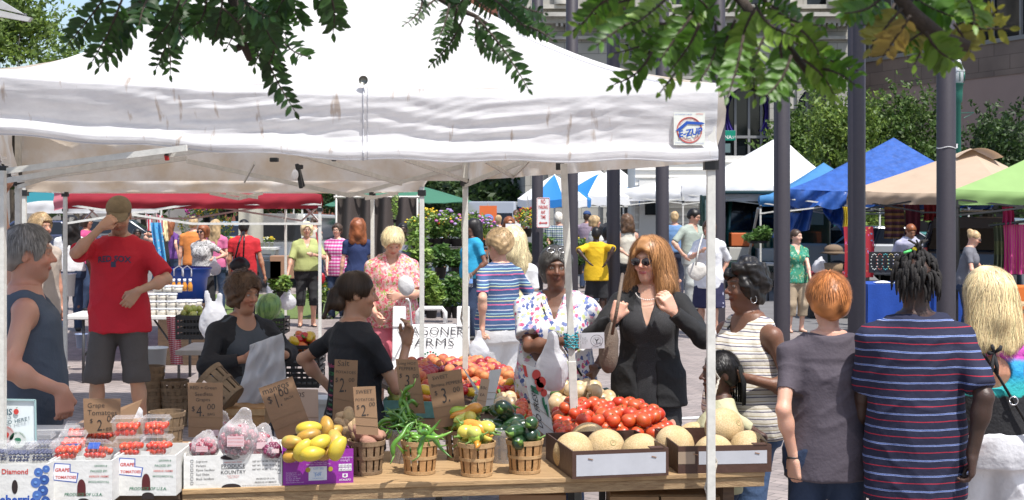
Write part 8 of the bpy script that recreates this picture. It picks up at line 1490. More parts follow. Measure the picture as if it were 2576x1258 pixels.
r10,b10=person(1634,430,603,-12,'woman with long ginger blond hair and sunglasses in a black blazer, one hand raised',dict(fem=True,w=1.02,skin='fair',hair=('mane','ginger'),thick=.012,curl=.3,hlen=.25,head=(-20,3,0),glasses='sun',lip=(.42,.12,.12),vx=.0058,ns=2600,slift=.007,top=dict(k='tank',m=spots('dotted_black',(.02,.02,.022),[(.12,.12,.13),(.08,.08,.09)],120,.25),neck='v',vz=1.27,hem=.8),over=dict(m=C('blazer',(.011,.011,.012)),gap=.05,hem=.80,flare=.02,sl=.95,wr=.006),bot=dict(k='skirt',m=MATS['dotted_black'],hem=.5,flare=0.),shoe=SHB,arm={1:dict(at=(1694,785,462),pole=(1,.3,-1),wh=((-.5,-.15,1),(-.6,.9,.0)),curl=.55),-1:dict(at=(1548,800,458),pole=(-1,.1,-1),wh=((.35,.1,1),(.3,1,0)),curl=1.5)}))
STR=stripes('tank_stripes',.036,[(0,(.62,.58,.50)),(.28,(.08,.07,.13)),(.42,(.62,.60,.56)),(.68,(.36,.29,.17)),(.8,(.62,.58,.5))])
r11,b11=person(1880,500,660,-62,'woman with short curly dark hair in a beige striped tank top and jeans',dict(fem=True,w=1.2,fat=.9,skin='brown',hair=('afro','black'),thick=-.008,curl=2.2,head=(-12,4,0),vx=.0062,top=dict(k='tank',m=STR,loose=.022,hem=.86,wr=.003,neck='scoop'),bot=pt(JE),shoe=SHW,strands=0,arm={1:dict(at=(1880,952,560),pole=(.4,1,-.5),wh=((-1,-.1,.1),(0,.3,.8)),curl=.6),-1:dict(at=(1850,960,510),curl=.5)}))
r12,b12=person(1812,520,900,-78,'small child with braided hair standing behind the melons in profile',dict(cat='child',fem=True,w=.78,hs=1.22,skin='dark',hair=('crop','black'),thick=.004,head=(0,2,0),top=tee(C('pale_lime',(.5,.48,.3)),hem=.85),bot=pt(JD),shoe=SHW,arm={1:dict(at=(1830,1100,520))}))
GRT=C('charcoal_tee',(.075,.062,.078))
r13,b13=person(2083,560,693,178,'woman with cropped copper red hair and a charcoal tee shirt seen from behind',dict(fem=True,w=1.1,fat=.25,skin='fair',hair=('short','red'),thick=.014,head=(4,3,0),vx=.006,ns=2600,slift=.004,sl=.05,top=tee(GRT,loose=.016,hem=.80,sleeve=.66,wr=.007,fr=12),bot=pt(JD),shoe=SHB,arm={1:dict(at=(1996,1152,566),pole=(.5,.9,0),wh=((.05,0,-1),(.8,.5,0)),curl=.9),-1:dict(at=(2168,1100,545))}))
r14,b14=person(2302,577,632,180,'man with short tied dreadlocks in a navy polo with red and white stripes',dict(w=1.03,fat=.3,skin='deep',hair=('dreads','black'),vx=.0065,top=tee(NAVYP,loose=.026,hem=.70,sleeve=.85,slf=.012,wr=.006,neck='polo',cm=C('navy_collar',(.012,.016,.05))),bot=pt(C('navy_shorts',(.012,.014,.03)),'shorts',loose=.02),shoe=SHW,arm={-1:dict(at=(2446,1142,590),pole=(-.5,.9,0),wh=((.0,0,-1),(-.9,.4,0)),curl=.7),1:dict(at=(2160,1120,560))}))
def tiedye():
 m,N,L,b=newmat('tie_dye_top'); tc=N.new('ShaderNodeTexCoord'); sp=N.new('ShaderNodeSeparateXYZ'); L.new(tc.outputs['Object'],sp.inputs[0]); n=N.new('ShaderNodeTexNoise'); n.inputs['Scale'].default_value=14; n.inputs['Detail'].default_value=4; L.new(tc.outputs['Object'],n.inputs[0]); a=N.new('ShaderNodeMath'); a.operation='MULTIPLY_ADD'; L.new(n.outputs[0],a.inputs[0]); a.inputs[1].default_value=.05; L.new(sp.outputs[2],a.inputs[2]); mr=N.new('ShaderNodeMapRange'); mr.inputs[1].default_value=.9; mr.inputs[2].default_value=1.55; L.new(a.outputs[0],mr.inputs[0]); r=N.new('ShaderNodeValToRGB'); e=r.color_ramp.elements; e[0].position=0; e[0].color=(.012,.012,.014,1); e[1].position=.455; e[1].color=(.012,.012,.014,1)
 for p,c in((.47,(.02,.35,.33)),(.55,(.03,.38,.42)),(.62,(.01,.28,.55)),(.70,(.04,.32,.6)),(.735,(.55,.08,.42)),(1,(.6,.1,.42))): q=e.new(p); q.color=c+(1,)
 L.new(mr.outputs[0],r.inputs[0]); L.new(r.outputs[0],b.inputs['Base Color']); b.inputs['Roughness'].default_value=.85; bp=N.new('ShaderNodeBump'); bp.inputs['Strength'].default_value=.5; bp.inputs['Distance'].default_value=.01; n2=N.new('ShaderNodeTexNoise'); n2.inputs['Scale'].default_value=60; L.new(tc.outputs['Object'],n2.inputs[0]); L.new(n2.outputs[0],bp.inputs['Height']); L.new(bp.outputs[0],b.inputs['Normal']); return m
r15,b15=person(2486,545,684,172,'blond woman in an open backed tie dye top and white trousers at the frame edge',dict(fem=True,w=1.16,fat=.4,skin='tan',hair=('long','blond'),thick=.014,hlen=.20,curl=.3,scurl=.22,head=(14,3,0),vx=.006,ns=3600,slift=.004,glasses='sun',top=tee(tiedye(),loose=.012,hem=.95,sleeve=.3,keyhole=True,wr=.003),bot=pt(C('white_linen',(.66,.66,.68)),loose=.028,wr=.006),shoe=SHW,arm={-1:dict(at=(2590,1130,545)),1:dict(at=(2405,1100,560))}))
# shoppers and sellers farther off
def bgp(x,s,top,rz,label,skin,hair,topd,bot=None,shoe=SHB,**k):
 o=dict(skin=skin,hair=hair,top=topd,bot=bot or pt(JD),shoe=shoe,group=GRP_SHOP); o.update(k); return person(x,s,top,rz,label,o)
bgp(103,250,540,60,'curly sandy haired man with a sunburnt face behind the grey haired man','ruddy',('short','sand'),tee(C('beige_shirt',(.4,.33,.27)),hem=.8),thick=.015,curl=.9)
bgp(178,166,546,200,'woman with long black hair and a white tee shirt by the red tent leg','brown',('long','black'),tee(WHT,hem=.92),fem=True,w=1.15,fat=.6,thick=.02,curl=.5)
bgp(218,140,541,80,'person in glasses and a pink top beside the black haired woman','tan',('bob','dbrown'),tee(C('hot_pink',(.5,.06,.18))),fem=True,glasses='g')
bgp(404,132,548,-95,'blond woman in a black tank top lifting the striped flags','fair',('long','blond'),dict(k='tank',m=BLK_),fem=True,w=1.2,fat=.8,arm={1:dict(at=(370,600,140)),-1:dict(at=(380,590,128))})
bgp(430,122,553,150,'auburn haired woman in a purple shirt behind the flag woman','fair',('long','auburn'),tee(C('purple',(.12,.04,.2))),fem=True,arm={-1:dict(at=(448,640,125))})
bgp(345,132,578,20,'dark haired child between the cap man and the flags','dark',('short','black'),tee(C('magenta',(.4,.05,.2))),cat='child',hs=1.2)
bgp(487,140,545,175,'grey haired man in an orange shirt, back turned','fair',('short','sand'),tee(C('orange',(.65,.22,.05))),w=1.1)
bgp(510,158,566,-20,'red haired woman in glasses and a black and white patterned top holding a white bag','fair',('bob','auburn'),tee(spots('bw_print',(.55,.55,.55),[(.03,.03,.03),(.05,.05,.05),(.5,.5,.5)],45,.5,warp=.1),loose=.02),pt(BLK_,'skirt',hem=.3,flare=.05),fem=True,glasses='sun',w=1.1,arm={1:dict(at=(545,650,162)),-1:dict(at=(487,690,158))})
bgp(543,143,553,165,'woman in a pink shirt just behind the red haired woman','fair',('long','sand'),tee(C('rose_pink',(.6,.14,.28))),fem=True,w=1.1)
r25,b25=bgp(614,160,552,182,'person with short black hair in a bright red tee shirt with a black shoulder bag','tan',('short','black'),tee(C('bright_red',(.55,.02,.03)),loose=.025,hem=.8),pt(BLK_),w=1.05,arm={-1:dict(at=(668,700,160)),1:dict(at=(580,690,160))})
bgp(685,144,669,170,'toddler in a pale lilac tee shirt reaching up to the red shirted person','tan',('bob','black'),tee(C('lilac',(.55,.52,.6)),hem=.7),pt(C('pale_pink',(.55,.4,.45))),cat='child',hs=1.45,arm={1:dict(at=(664,705,146))})
r27,b27=bgp(772,160,560,12,'blond woman in glasses, a lime blouse and black cropped trousers','fair',('bob','blond'),tee(C('lime_blouse',(.38,.42,.16)),loose=.025,hem=.95,sleeve=.9,neck='v'),pt(BLK_,'capri',hem=.36,bell=2.5),SHB,fem=True,glasses='g',w=1.12,fat=.4,vx=.011,thick=.004,sandal=True,arm={1:dict(at=(790,641,168),pole=(1,.5,-.6)),-1:dict(at=(720,704,162),pole=(-1,.5,0))})
bgp(848,150,563,-12,'short haired woman in glasses and a pink checked shirt','fair',('short','cocoa'),tee(stripes('pink_check',.06,[(0,(.55,.08,.3)),(.5,(.65,.55,.6))],2,.0,.9,(.06,[(0,(1,.8,.9)),(.5,(.8,.5,.65))])),hem=.8,loose=.03),fem=True,glasses='g',w=1.1,fat=.4,curl=.6,thick=.012,arm={-1:dict(at=(822,690,155))})
bgp(900,166,553,186,'woman with long chestnut hair in a navy tee shirt, back turned','fair',('long','auburn'),tee(C('navy_tee',(.015,.03,.10)),hem=.92),pt(LJ),fem=True,thick=.026,hlen=.2,w=1.1,curl=.4)
bgp(792,118,545,150,'dark haired woman in a cream tank top raising a camera behind the lime blouse','fair',('bun','cocoa'),dict(k='tank',m=C('cream_knit',(.55,.5,.42))),pt(JE),fem=True,arm={-1:dict(at=(806,560,120))})
bgp(704,108,532,185,'woman in a grey jacket and magenta trousers with a red handbag','brown',('short','black'),tee(C('grey_denim',(.12,.13,.16)),sleeve=1.8),pt(C('magenta_trousers',(.3,.02,.16))),fem=True)
bgp(1013,165,560,6,'smiling dark skinned woman in glasses and a grey vest top','deep',('bun','black'),dict(k='tank',m=C('grey_vest',(.14,.15,.19)),neck='scoop'),fem=True,w=1.1,fat=.4,glasses='g')
bgp(1107,142,560,-82,'auburn haired woman striding in flared jeans and a pale floral top','fair',('long','auburn'),dict(k='tank',m=spots('pale_floral',(.38,.48,.52),[(.5,.2,.15),(.4,.5,.52),(.2,.3,.35)],28,.35),loose=.035,hem=.80),pt(JE,bell=4),SHT,fem=True,thick=.02,hlen=.18,w=1.05,vx=.011,foot={1:(.1,-.28,0),-1:(-.08,.32,.04)},arm={1:dict(at=(1120,690,148))})
bgp(1190,176,551,-68,'woman with long black hair in a turquoise tee shirt holding a water bottle','brown',('long','black'),tee(C('turquoise',(.02,.30,.50)),hem=.9,loose=.02),JD and pt(JD),fem=True,w=1.2,fat=.6,arm={1:dict(at=(1188,690,182),pole=(.5,1,-.2))})
bgp(1281,150,546,14,'woman in sunglasses and a white polo clutching a purple folder','fair',('long','auburn'),tee(WHT,hem=.9,neck='v',loose=.02),pt(BLK_,'shorts',hem=.5),SHB,fem=True,glasses='sun',w=1.15,fat=.3,hlen=.1,arm={-1:dict(at=(1290,628,158),pole=(-1,.3,-.5)),1:dict(at=(1292,635,160),pole=(1,.5,-.6))})
bgp(1299,102,527,165,'woman in an oatmeal shirt with her arm out, beside the pickup truck','fair',('bun','brown'),tee(C('oatmeal',(.5,.46,.4))),fem=True,w=1.1,arm={-1:dict(at=(1324,546,102))})
bgp(1254,112,540,170,'bald man in a white shirt beside the orange banner','tan',('crop','sand'),tee(WHT),w=1.1)
PLD=stripes('plaid',.09,[(0,(.45,.5,.52)),(.3,(.06,.1,.2)),(.5,(.4,.45,.4)),(.75,(.08,.14,.14))],2,.0,.9,(.09,[(0,(1,1,1)),(.4,(.35,.4,.55)),(.6,(1,1,.9)),(.85,(.4,.45,.6))]))
bgp(1405,125,533,182,'white haired man in a blue checked shirt with his back turned','fair',('short','white'),tee(PLD,loose=.03,hem=.86),pt(C('olive_grey',(.25,.26,.22))),w=1.12,arm={1:dict(at=(1382,652,126)),-1:dict(at=(1428,650,125))})
bgp(1477,112,531,160,'man in a blue cap and a mauve tee shirt','tan',('cap','dbrown'),tee(C('mauve',(.28,.22,.28))),w=1.1,cap=mat('navy_cap',(.02,.05,.15),.8))
bgp(1497,130,543,100,'woman with grey blond hair in a striped white vest','fair',('bob','sand'),dict(k='tank',m=stripes('white_vest',.03,[(0,(.6,.6,.58)),(.6,(.4,.42,.4))])),fem=True,w=1.1)
bgp(1500,152,573,176,'boy in a bright yellow tee shirt and black basketball shorts','deep',('crop','black'),tee(C('yellow',(.68,.43,.01)),loose=.035,hem=.76,sleeve=.95,slf=.02),pt(BLK_,'shorts',loose=.05,hem=.42),SHB,cat='boy',w=.98,hs=1.1,vx=.011,arm={1:dict(at=(1476,655,158),pole=(.3,1,-.5)),-1:dict(at=(1528,655,158),pole=(-.3,1,-.5))})
bgp(1529,142,573,120,'boy in a white tee shirt and blue shorts beside the boy in yellow','dark',('crop','black'),tee(WHT,loose=.03),pt(C('royal',(.02,.08,.4)),'shorts',loose=.04),SHW,cat='boy',hs=1.12)
bgp(1536,118,528,165,'man in a dark jacket beside the broad dark pole','deep',('short','black'),tee(C('dark_jacket',(.03,.03,.035)),sleeve=1.8),w=1.1)
bgp(1576,140,541,200,'woman with wavy honey hair and a cream sleeveless top','fair',('long','brown'),dict(k='tank',m=C('cream',(.6,.57,.48))),pt(BLK_),fem=True,curl=.6,thick=.02,hlen=.12,w=1.1,arm={1:dict(at=(1583,645,145),pole=(1,.4,-.5))})
bgp(1697,125,532,172,'grey haired man in a sky blue shirt and navy trousers behind the pole','fair',('short','sand'),tee(C('sky_shirt',(.13,.25,.45)),loose=.02,hem=.94),pt(C('navy_tr',(.02,.025,.05))),w=1.1)
bgp(1742,141,525,38,'dark haired man in glasses and a sage polo shirt with a hand in his pocket','fair',('short','black'),tee(C('sage',(.33,.38,.33)),loose=.025,hem=.96,sleeve=.9,neck='v'),pt(LJ,loose=.025),SHB,w=1.15,fat=.3,head=(20,20,0),glasses='g',vx=.011,thick=.004,arm={-1:dict(at=(1718,640,145),pole=(-1,.4,-.3))})
bgp(1783,170,556,-25,'woman in a white shirt and navy patterned skirt carrying a white bag','fair',('bob','brown'),tee(C('white_blouse',(.7,.7,.72)),loose=.035,hem=.72,sleeve=1.0),pt(spots('navy_print',(.02,.02,.06),[(.4,.4,.5),(.02,.02,.06),(.02,.02,.06)],12,.2),'skirt',hem=.42,flare=.06),SHW,fem=True,w=1.15,vx=.011,arm={-1:dict(at=(1762,632,178),pole=(-1,.5,-.6)),1:dict(at=(1815,690,170))})
GTOP=spots('green_print',(.04,.22,.13),[(.25,.42,.3),(.01,.12,.08),(.3,.3,.1),(.02,.3,.22)],18,.45,warp=.15)
r48,b48=bgp(2002,167,576,12,'young woman in a green patterned top and khaki cropped trousers','pale',('bun','cocoa'),tee(GTOP,loose=.018,hem=.84,sleeve=.5,neck='v'),pt(KH,'capri',hem=.28,loose=.025,bell=1.5),SHT,fem=True,w=1.02,head=(35,4,0),vx=.011,sandal=True,arm={1:dict(at=(2041,712,170)),-1:dict(at=(1972,705,166))})
bgp(2021,112,546,150,'brown haired person behind the young woman in the green top','fair',('short','brown'),tee(WHT))
bgp(2281,150,562,8,'stall keeper in a lavender shirt bending over the jewellery table','tan',('short','auburn'),tee(C('lavender',(.42,.42,.55)),sleeve=1.7,loose=.025),head=(0,30,0),drop=.05,lean=(0,-.12))
bgp(2425,178,577,68,'woman with a blond bun in a grey tee shirt leaning over the scarf stall','fair',('bun','sand'),tee(C('grey_tee2',(.14,.14,.16)),hem=.88),pt(JD),fem=True,w=1.1,bunz=.08,lean=(0,-.10),head=(0,25,0),vx=.011,glasses='sun',arm={-1:dict(at=(2478,700,182),pole=(-1,.3,-1)),1:dict(at=(2484,698,175))})
# things they carry
def carry():
 def sd(name,label,cat,x,y,s,S,m,vx=.01,wr=.008,fr=30,rz=0): t=thing(name,label,cat,W(x,y,s),R(rz)); surf(S,vx,'body',m,t,wr=wr,fr=fr,seed=int(x)); return t
 def strap(t,pts,m,w=.008,nm='strap',fl=1): q=MB(); q.tube([W(*p) for p in pts],w,6,flat=fl); return q.build(nm,m,t,True)
 # the plastic bag opened by the cardigan woman
 m=MB(); m.grid(lambda u,v:tuple(W(628+u*82-(v*38)*(1-u)+v*(18*u)*1.0,868+v*170-30*u*(1-v)+14*math.sin(u*5+1)*v,492-v*6)+Vector((0,.022*math.sin(u*13+v*7)+.015*math.sin(v*19+u*5),0))),40,50); o=m.build('plastic_bag',BAGW,None,True); tag(o,'crumpled white plastic bag held open by the woman in the black cardigan','bag');
 sm=o.modifiers.new('s','SOLIDIFY'); sm.thickness=.002
 def hb(x,y,s,w,h,label,m=BAGW,top=None):
  S=SDF(); S.ell((0,0,h*.32),(w/2,w*.32,h*.33),.03); S.cone((-w*.1,0,h*.5),(-w*.06,0,h*.98),w*.22,w*.05,.05,sq=(0,1,0,.5)); S.cone((w*.12,0,h*.5),(w*.05,0,h*.98),w*.2,w*.05,.05,sq=(0,1,0,.5)); return sd('plastic_bag',label,'bag',x,y,s,S,m,.008 if s>250 else .012,.007,32)
 hb(1206,912,312,.17,.25,'white plastic bag hanging from the striped tee shirt woman',)
 hb(1388,982,470,.19,.30,'thin white plastic bag of pinkish fruit hanging from the butterfly top woman'); hb(540,692,162,.2,.28,'white plastic bag held by the red haired woman'); hb(723,780,165,.26,.36,'translucent bag with leafy greens hanging from the lime blouse woman'); plant(717,735,166,.25,.09,YG,'leafy basil bunch sticking out of the bag of the lime blouse woman',None,0,160,.06,seed=9,name='herb_bunch',ph=.02,pr=.02)
 # purse of blazer woman
 S=SDF(); S.ell((0,0,.10),(.055,.05,.11),.03); S.ell((.015,0,.2),(.035,.035,.08),.04); t=sd('shoulder_purse','taupe woven purse hanging from the blazer woman shoulder','purse',1530,935,455,S,mat('taupe_weave',(.16,.12,.09),.8,var=.2,vs=40,bump=.6,bs=140),.008,.003); strap(t,[(1540,840,460),(1552,780,468),(1560,730,462),(1566,690,450)],MATS['taupe_weave'],.010)
 S=SDF(); S.ell((0,0,.08),(.16,.07,.10),.03); S.ell((0,0,.15),(.10,.05,.06),.03); t=sd('shoulder_bag','black leather shoulder bag on the back of the person in the red tee shirt','bag',603,680,163,S,BLACKP,.012,.006); strap(t,[(590,655,163),(600,615,163),(612,583,162)],BLACKP,.014); strap(t,[(612,650,163),(614,610,163),(614,583,162)],BLACKP,.014)
 S=SDF(); S.ell((0,0,.07),(.06,.04,.09),.02); t=sd('handbag','small red handbag on a long strap beside the lime blouse woman','bag',809,712,162,S,mat('red_leather',(.35,.01,.02),.4),.01,.003); strap(t,[(809,700,164),(806,640,166),(795,585,163)],MATS['red_leather'],.009)
 S=SDF(); S.ell((0,0,.1),(.13,.06,.12),.02); t=sd('handbag','bright red handbag of the woman in the grey jacket','bag',719,590,110,S,MATS['red_leather'],.014,.003)
 S=SDF(); S.ell((0,0,.07),(.07,.035,.09),.02); t=sd('clutch_purse','small silver white purse tucked in the floral blouse woman arm','purse',1022,738,290,S,mat('silver_leather',(.55,.55,.56),.35,bump=.4),.008,.006)
 S=SDF(); S.ell((0,0,.1),(.14,.05,.13),.03); t=sd('tote_bag','cream tote bag on the white shirted woman arm','bag',1754,700,180,S,C('cream_tote',(.58,.55,.5)),.012,.006); strap(t,[(1750,668,182),(1758,625,182),(1768,590,178)],C('cream_tote',(.58,.55,.5)),.012)
 # purple folder
 p=W(1291,598,166); t=thing('document_folder','purple folder with white paper held by the woman in sunglasses','folder',p); m=MB(); m.box((0,0,0),(.24,.02,.30),Matrix.Rotation(.08,3,'Y')); m.build('cover',mat('folder_purple',(.11,.05,.28),.5),t,False,False); m=MB(); m.box((.0,.004,.17),(.23,.012,.08)); m.build('paper',PWHITE,t,False,False)
 S=SDF(); S.cone((0,0,0),(.03,0,-.28),.06,.09,.03,sq=(0,1,0,.5)); sd('tied_jacket','navy jacket tied at the waist of the woman in sunglasses','jacket',1312,640,158,S,C('navy_jacket',(.015,.02,.045)),.014,.012)
 # water bottle
 p=W(1183,722,186); t=thing('water_bottle','clear water bottle in the turquoise tee shirt woman hand','bottle',p); m=MB(); m.lathe([(0,0),(.035,0),(.035,.15),(.015,.19),(.014,.2),(0,.2)],12); m.build('bottle_body',CLEAR,t,True,False); m=MB(); m.lathe([(.036,.05),(.036,.11)],12); m.build('label',PSKY,t,True,False)
 # leaflet
 A=[W(1458,838,475),W(1520,836,478),W(1521,876,478),W(1456,878,475)]; t=thing('leaflet','white folded leaflet with a round dark emblem held beside the bead cord','leaflet',(A[0]+A[2])/2); m=MB(); m.poly(A[::-1],(0,-1,0),.002); m.build('paper',mat('paper_lilac',(.6,.6,.64),.6),t)
 O=np.array(W(1501,857,478))-v3(0,.004,0); m=MB(); m.tube([O+v3(.032*math.cos(a),0,.03*math.sin(a)) for a in np.linspace(0,2*PI,25)],.0014,4); m.tube([O+v3(.02*math.cos(a),0,.019*math.sin(a)) for a in np.linspace(0,2*PI,25)],.0008,4); m.build('emblem_ring',PBLACK,t); text('Y',O+v3(0,0,-.014),(1,0,0),(0,0,1),PBLACK,t,size=.035,thin=.03)
 for i,st in enumerate(('REGIONAL MARKET','Farm Fresh','Thursdays','Open Daily','1991')): text(st,np.array(W(1462+i*4,857,476))-v3(0,.004,0),(0,0,1),(-1,0,0),PBLACK,t,size=.008)
 # glasses on the head, straps, jewellery belong to their wearers
 def bar(root,b,pts,r,m,nm): q=MB(); q.tube(pts,r,6); q.build(nm,m,root,True,False)
 HT=b9.HT; q=MB()
 for s_ in(-1,1): q.tube([HT(s_*.035+.024*math.cos(a),-.075+.02*math.sin(a),1.755+.012*math.sin(a)) for a in np.linspace(0,2*PI,13)],.002,5)
 q.build('glasses_frame',M_METAL,r9,True,False)
 P=b9.P; bar(r9,b9,[P(-.10,-.05,1.47),P(-.05,-.145,1.36),P(.02,-.185,1.25),P(.10,-.20,1.12),P(.17,-.17,1.0)],.006,BLACKP,'bag_strap')
 HT=b9.HT
 for s_ in(-1,1): q=MB(); q.ball(HT(s_*.079,-.005,1.600),.007,8,6); q.build('earring',M_METAL,r9,True,False)
 bar(r9,b9,[b9.wr[1]+v3(.03*math.cos(a),.03*math.sin(a),.0) for a in np.linspace(0,2*PI,13)],.006,BLACKP,'watch')
 HT=b10.HT; P=b10.P
 for s_ in(1,): q=MB(); q.tube([HT(s_*.080,-.0,1.60),HT(s_*.082,-.0,1.575)],.0015,4); q.ball(HT(s_*.083,0,1.568),(.005,.005,.012),8,6); q.build('earring',M_METAL,r10,True,False)
 q=MB();
 for i in range(17): a=-1.25+i*2.5/16; q.ball(P(.075*math.sin(a),-.055-.055*math.cos(a),1.47-.05*math.cos(a)),.0042,6,5)
 q.build('necklace',mat('pearl',(.7,.66,.62),.25),r10,True,False)
 HT=b11.HT; bar(r11,b11,[HT(.082,.0+.017*math.sin(a),1.575+.02*math.cos(a)) for a in np.linspace(0,2*PI,17)],.0022,M_METAL,'hoop_earring')
 P=b11.P; bar(r11,b11,[P(.07,.03,1.48),P(.075,-.06,1.43),P(.06,-.155,1.30),P(.03,-.19,1.15),P(.01,-.2,1.05)],.0055,BLACKP,'lanyard'); bar(r11,b11,[P(-.07,.03,1.48),P(-.06,-.08,1.42),P(-.02,-.17,1.25),P(0,-.2,1.05)],.0055,BLACKP,'lanyard')
 bar(r13,b13,[b13.wr[1]-v3(0,0,.0)+v3(.03*math.cos(a),.027*math.sin(a),.004*math.sin(a)) for a in np.linspace(0,2*PI,13)],.005,BLACKP,'wrist_band')
 HT=b13.HT; q=MB(); q.ball(HT(-.081,.0,1.585),.006,8,6); q.build('earring',M_METAL,r13,True,False)
 bar(r14,b14,[b14.neck+v3(.058*math.cos(a),.058*math.sin(a),.055) for a in np.linspace(.2,PI-.2,13)],.0028,M_METAL,'neck_chain')
 P=b15.P;
 q=MB(); q.tube([P(.10,.05,1.475),P(.06,.125,1.40),P(-.02,.155,1.27),P(-.12,.16,1.10),P(-.2,.14,.96)],.013,8,flat=.45); q.build('bag_strap',BLACKP,r15,True,False); q=MB(); q.tube([P(-.085+.02*math.cos(a),.172,1.16+.02*math.sin(a)) for a in np.linspace(0,2*PI,15)],.004,5); q.build('strap_ring',M_METAL,r15,True,False)
 q=MB();
 for dx,dz in((-.03,.035),(.012,.04),(.03,-.0),(-.012,-.1),(.018,-.12)): q.tube([P(-.0,.152,1.385),P(dx*.8,.166,1.385+dz*.6),P(dx,.16,1.385+dz)],[.006,.011,.008],6)
 q.build('neck_bow',BLK_,r15,True,False)
 # braids of the child
 HT=b12.HT; q=MB()
 for i in range(26):
  a=-.9+i*.15; x=.085*math.cos(a+PI/2)*1.25; y=.085*math.sin(a+PI/2)*1.2; q.tube([HT(x,y+.02,1.68),HT(x*1.12,y*1.1+.03,1.58),HT(x*1.1,y*1.05+.03,1.46)],[.008,.009,.006],6)
 q.build('braids',M_DR if 0 else MATS['dread_hair'] if 'dread_hair' in MATS else BLACKP,r12,True,False)
 # cane, umbrella pole etc.
 m=MB(); m.tube([W(1030,760,275),W(1042,880,262)],.008,6); m.tube([W(1030,760,275),W(1026,752,275),W(1020,752,275)],.009,6); o=m.build('walking_stick',PWHITE,None,True); tag(o,'thin white walking stick beside the floral blouse woman','walking stick')
 # striped hand rag near vendor
 m=MB(); m.grid(lambda u,v:tuple(W(832-v*14+u*18,1030+v*45,470)+Vector((0,.01*math.sin(u*9),0))),6,6); o=m.build('checked_rag',stripes('rag',.02,[(0,(.5,.05,.07)),(.5,(.6,.55,.55))]),None,True); tag(o,'red and white rag tucked at the hip of the ponytail girl','rag')
carry()
# ---------------------------------------------------------------- overhanging locust branches
LF=attrmat('locust_leaf',.45,.1,60,transl=.42)
def sprays(root,S,s,L,cols,seed,bark):
 r=np.random.RandomState(seed); V=[];F=[];Cc=[];n=0; tw=MB()
 for k,sp in enumerate(S):
  (x0,y0),(x1,y1)=sp[:2]; npair=sp[2] if len(sp)>2 else 9; bend=r.uniform(-.12,.12); dd=r.uniform(.94,1.08); P0=np.array(W(x0,y0,s*dd)); P1=np.array(W(x1,y1,s*dd*r.uniform(.96,1.04))); d=P1-P0; l=np.linalg.norm(d); u=d/l; side=np.cross(u,v3(0,1,0)); side/=np.linalg.norm(side); fw=np.cross(side,u)
  rot=r.uniform(-.5,.5); side2=side*math.cos(rot)+fw*math.sin(rot); f=lambda t:P0+d*t+side*bend*l*math.sin(PI*t)+v3(0,0,-.02*t*t*l)
  tw.tube([f(t) for t in np.linspace(0,1,9)],[.0022]*4+[.0016]*3+[.001]*2,5)
  ll=sp[3] if len(sp)>3 else L; c0=np.array(cols[r.randint(len(cols))] if len(sp)<5 else sp[4])
  for i in range(npair*2+1):
   t=.12+.88*(i//2)/npair; q=f(min(t,1)); sg=(1 if i%2 else -1); ang=r.uniform(.75,1.1) if i<npair*2 else 0; a=u*math.cos(ang)+side2*sg*math.sin(ang)+fw*r.uniform(-.25,.25); a/=np.linalg.norm(a); tl=.5+.5*math.sin(PI*min(.95,t*.8+.15)); len_=ll*r.uniform(.85,1.1)*tl; b=np.cross(a,fw+u*.2*r.normal()); b/=np.linalg.norm(b); nn=np.cross(a,b); wd=len_*.2
   prof_=[(0,0),(.12,.55),(.35,1),(.6,.95),(.85,.5),(1,.02)]; base=n
   for (tt,ww) in prof_:
    c=q+a*len_*tt+nn*len_*.06*math.sin(tt*PI)*r.choice([-1,1]); V+= [c-b*wd*ww+nn*wd*ww*.25,c,c+b*wd*ww+nn*wd*ww*.25]; n+=3
   cc=c0*r.uniform(.7,1.3); Cc+=[cc]*18
   for j in range(5):
    for m_ in(0,1): o=base+j*3+m_; F.append((o,o+1,o+4,o+3))
 mk('foliage',np.array(V)-np.array(wloc(root)),np.array(F),LF,root,True,np.array(Cc)); tw.build('twigs',bark,root,True)
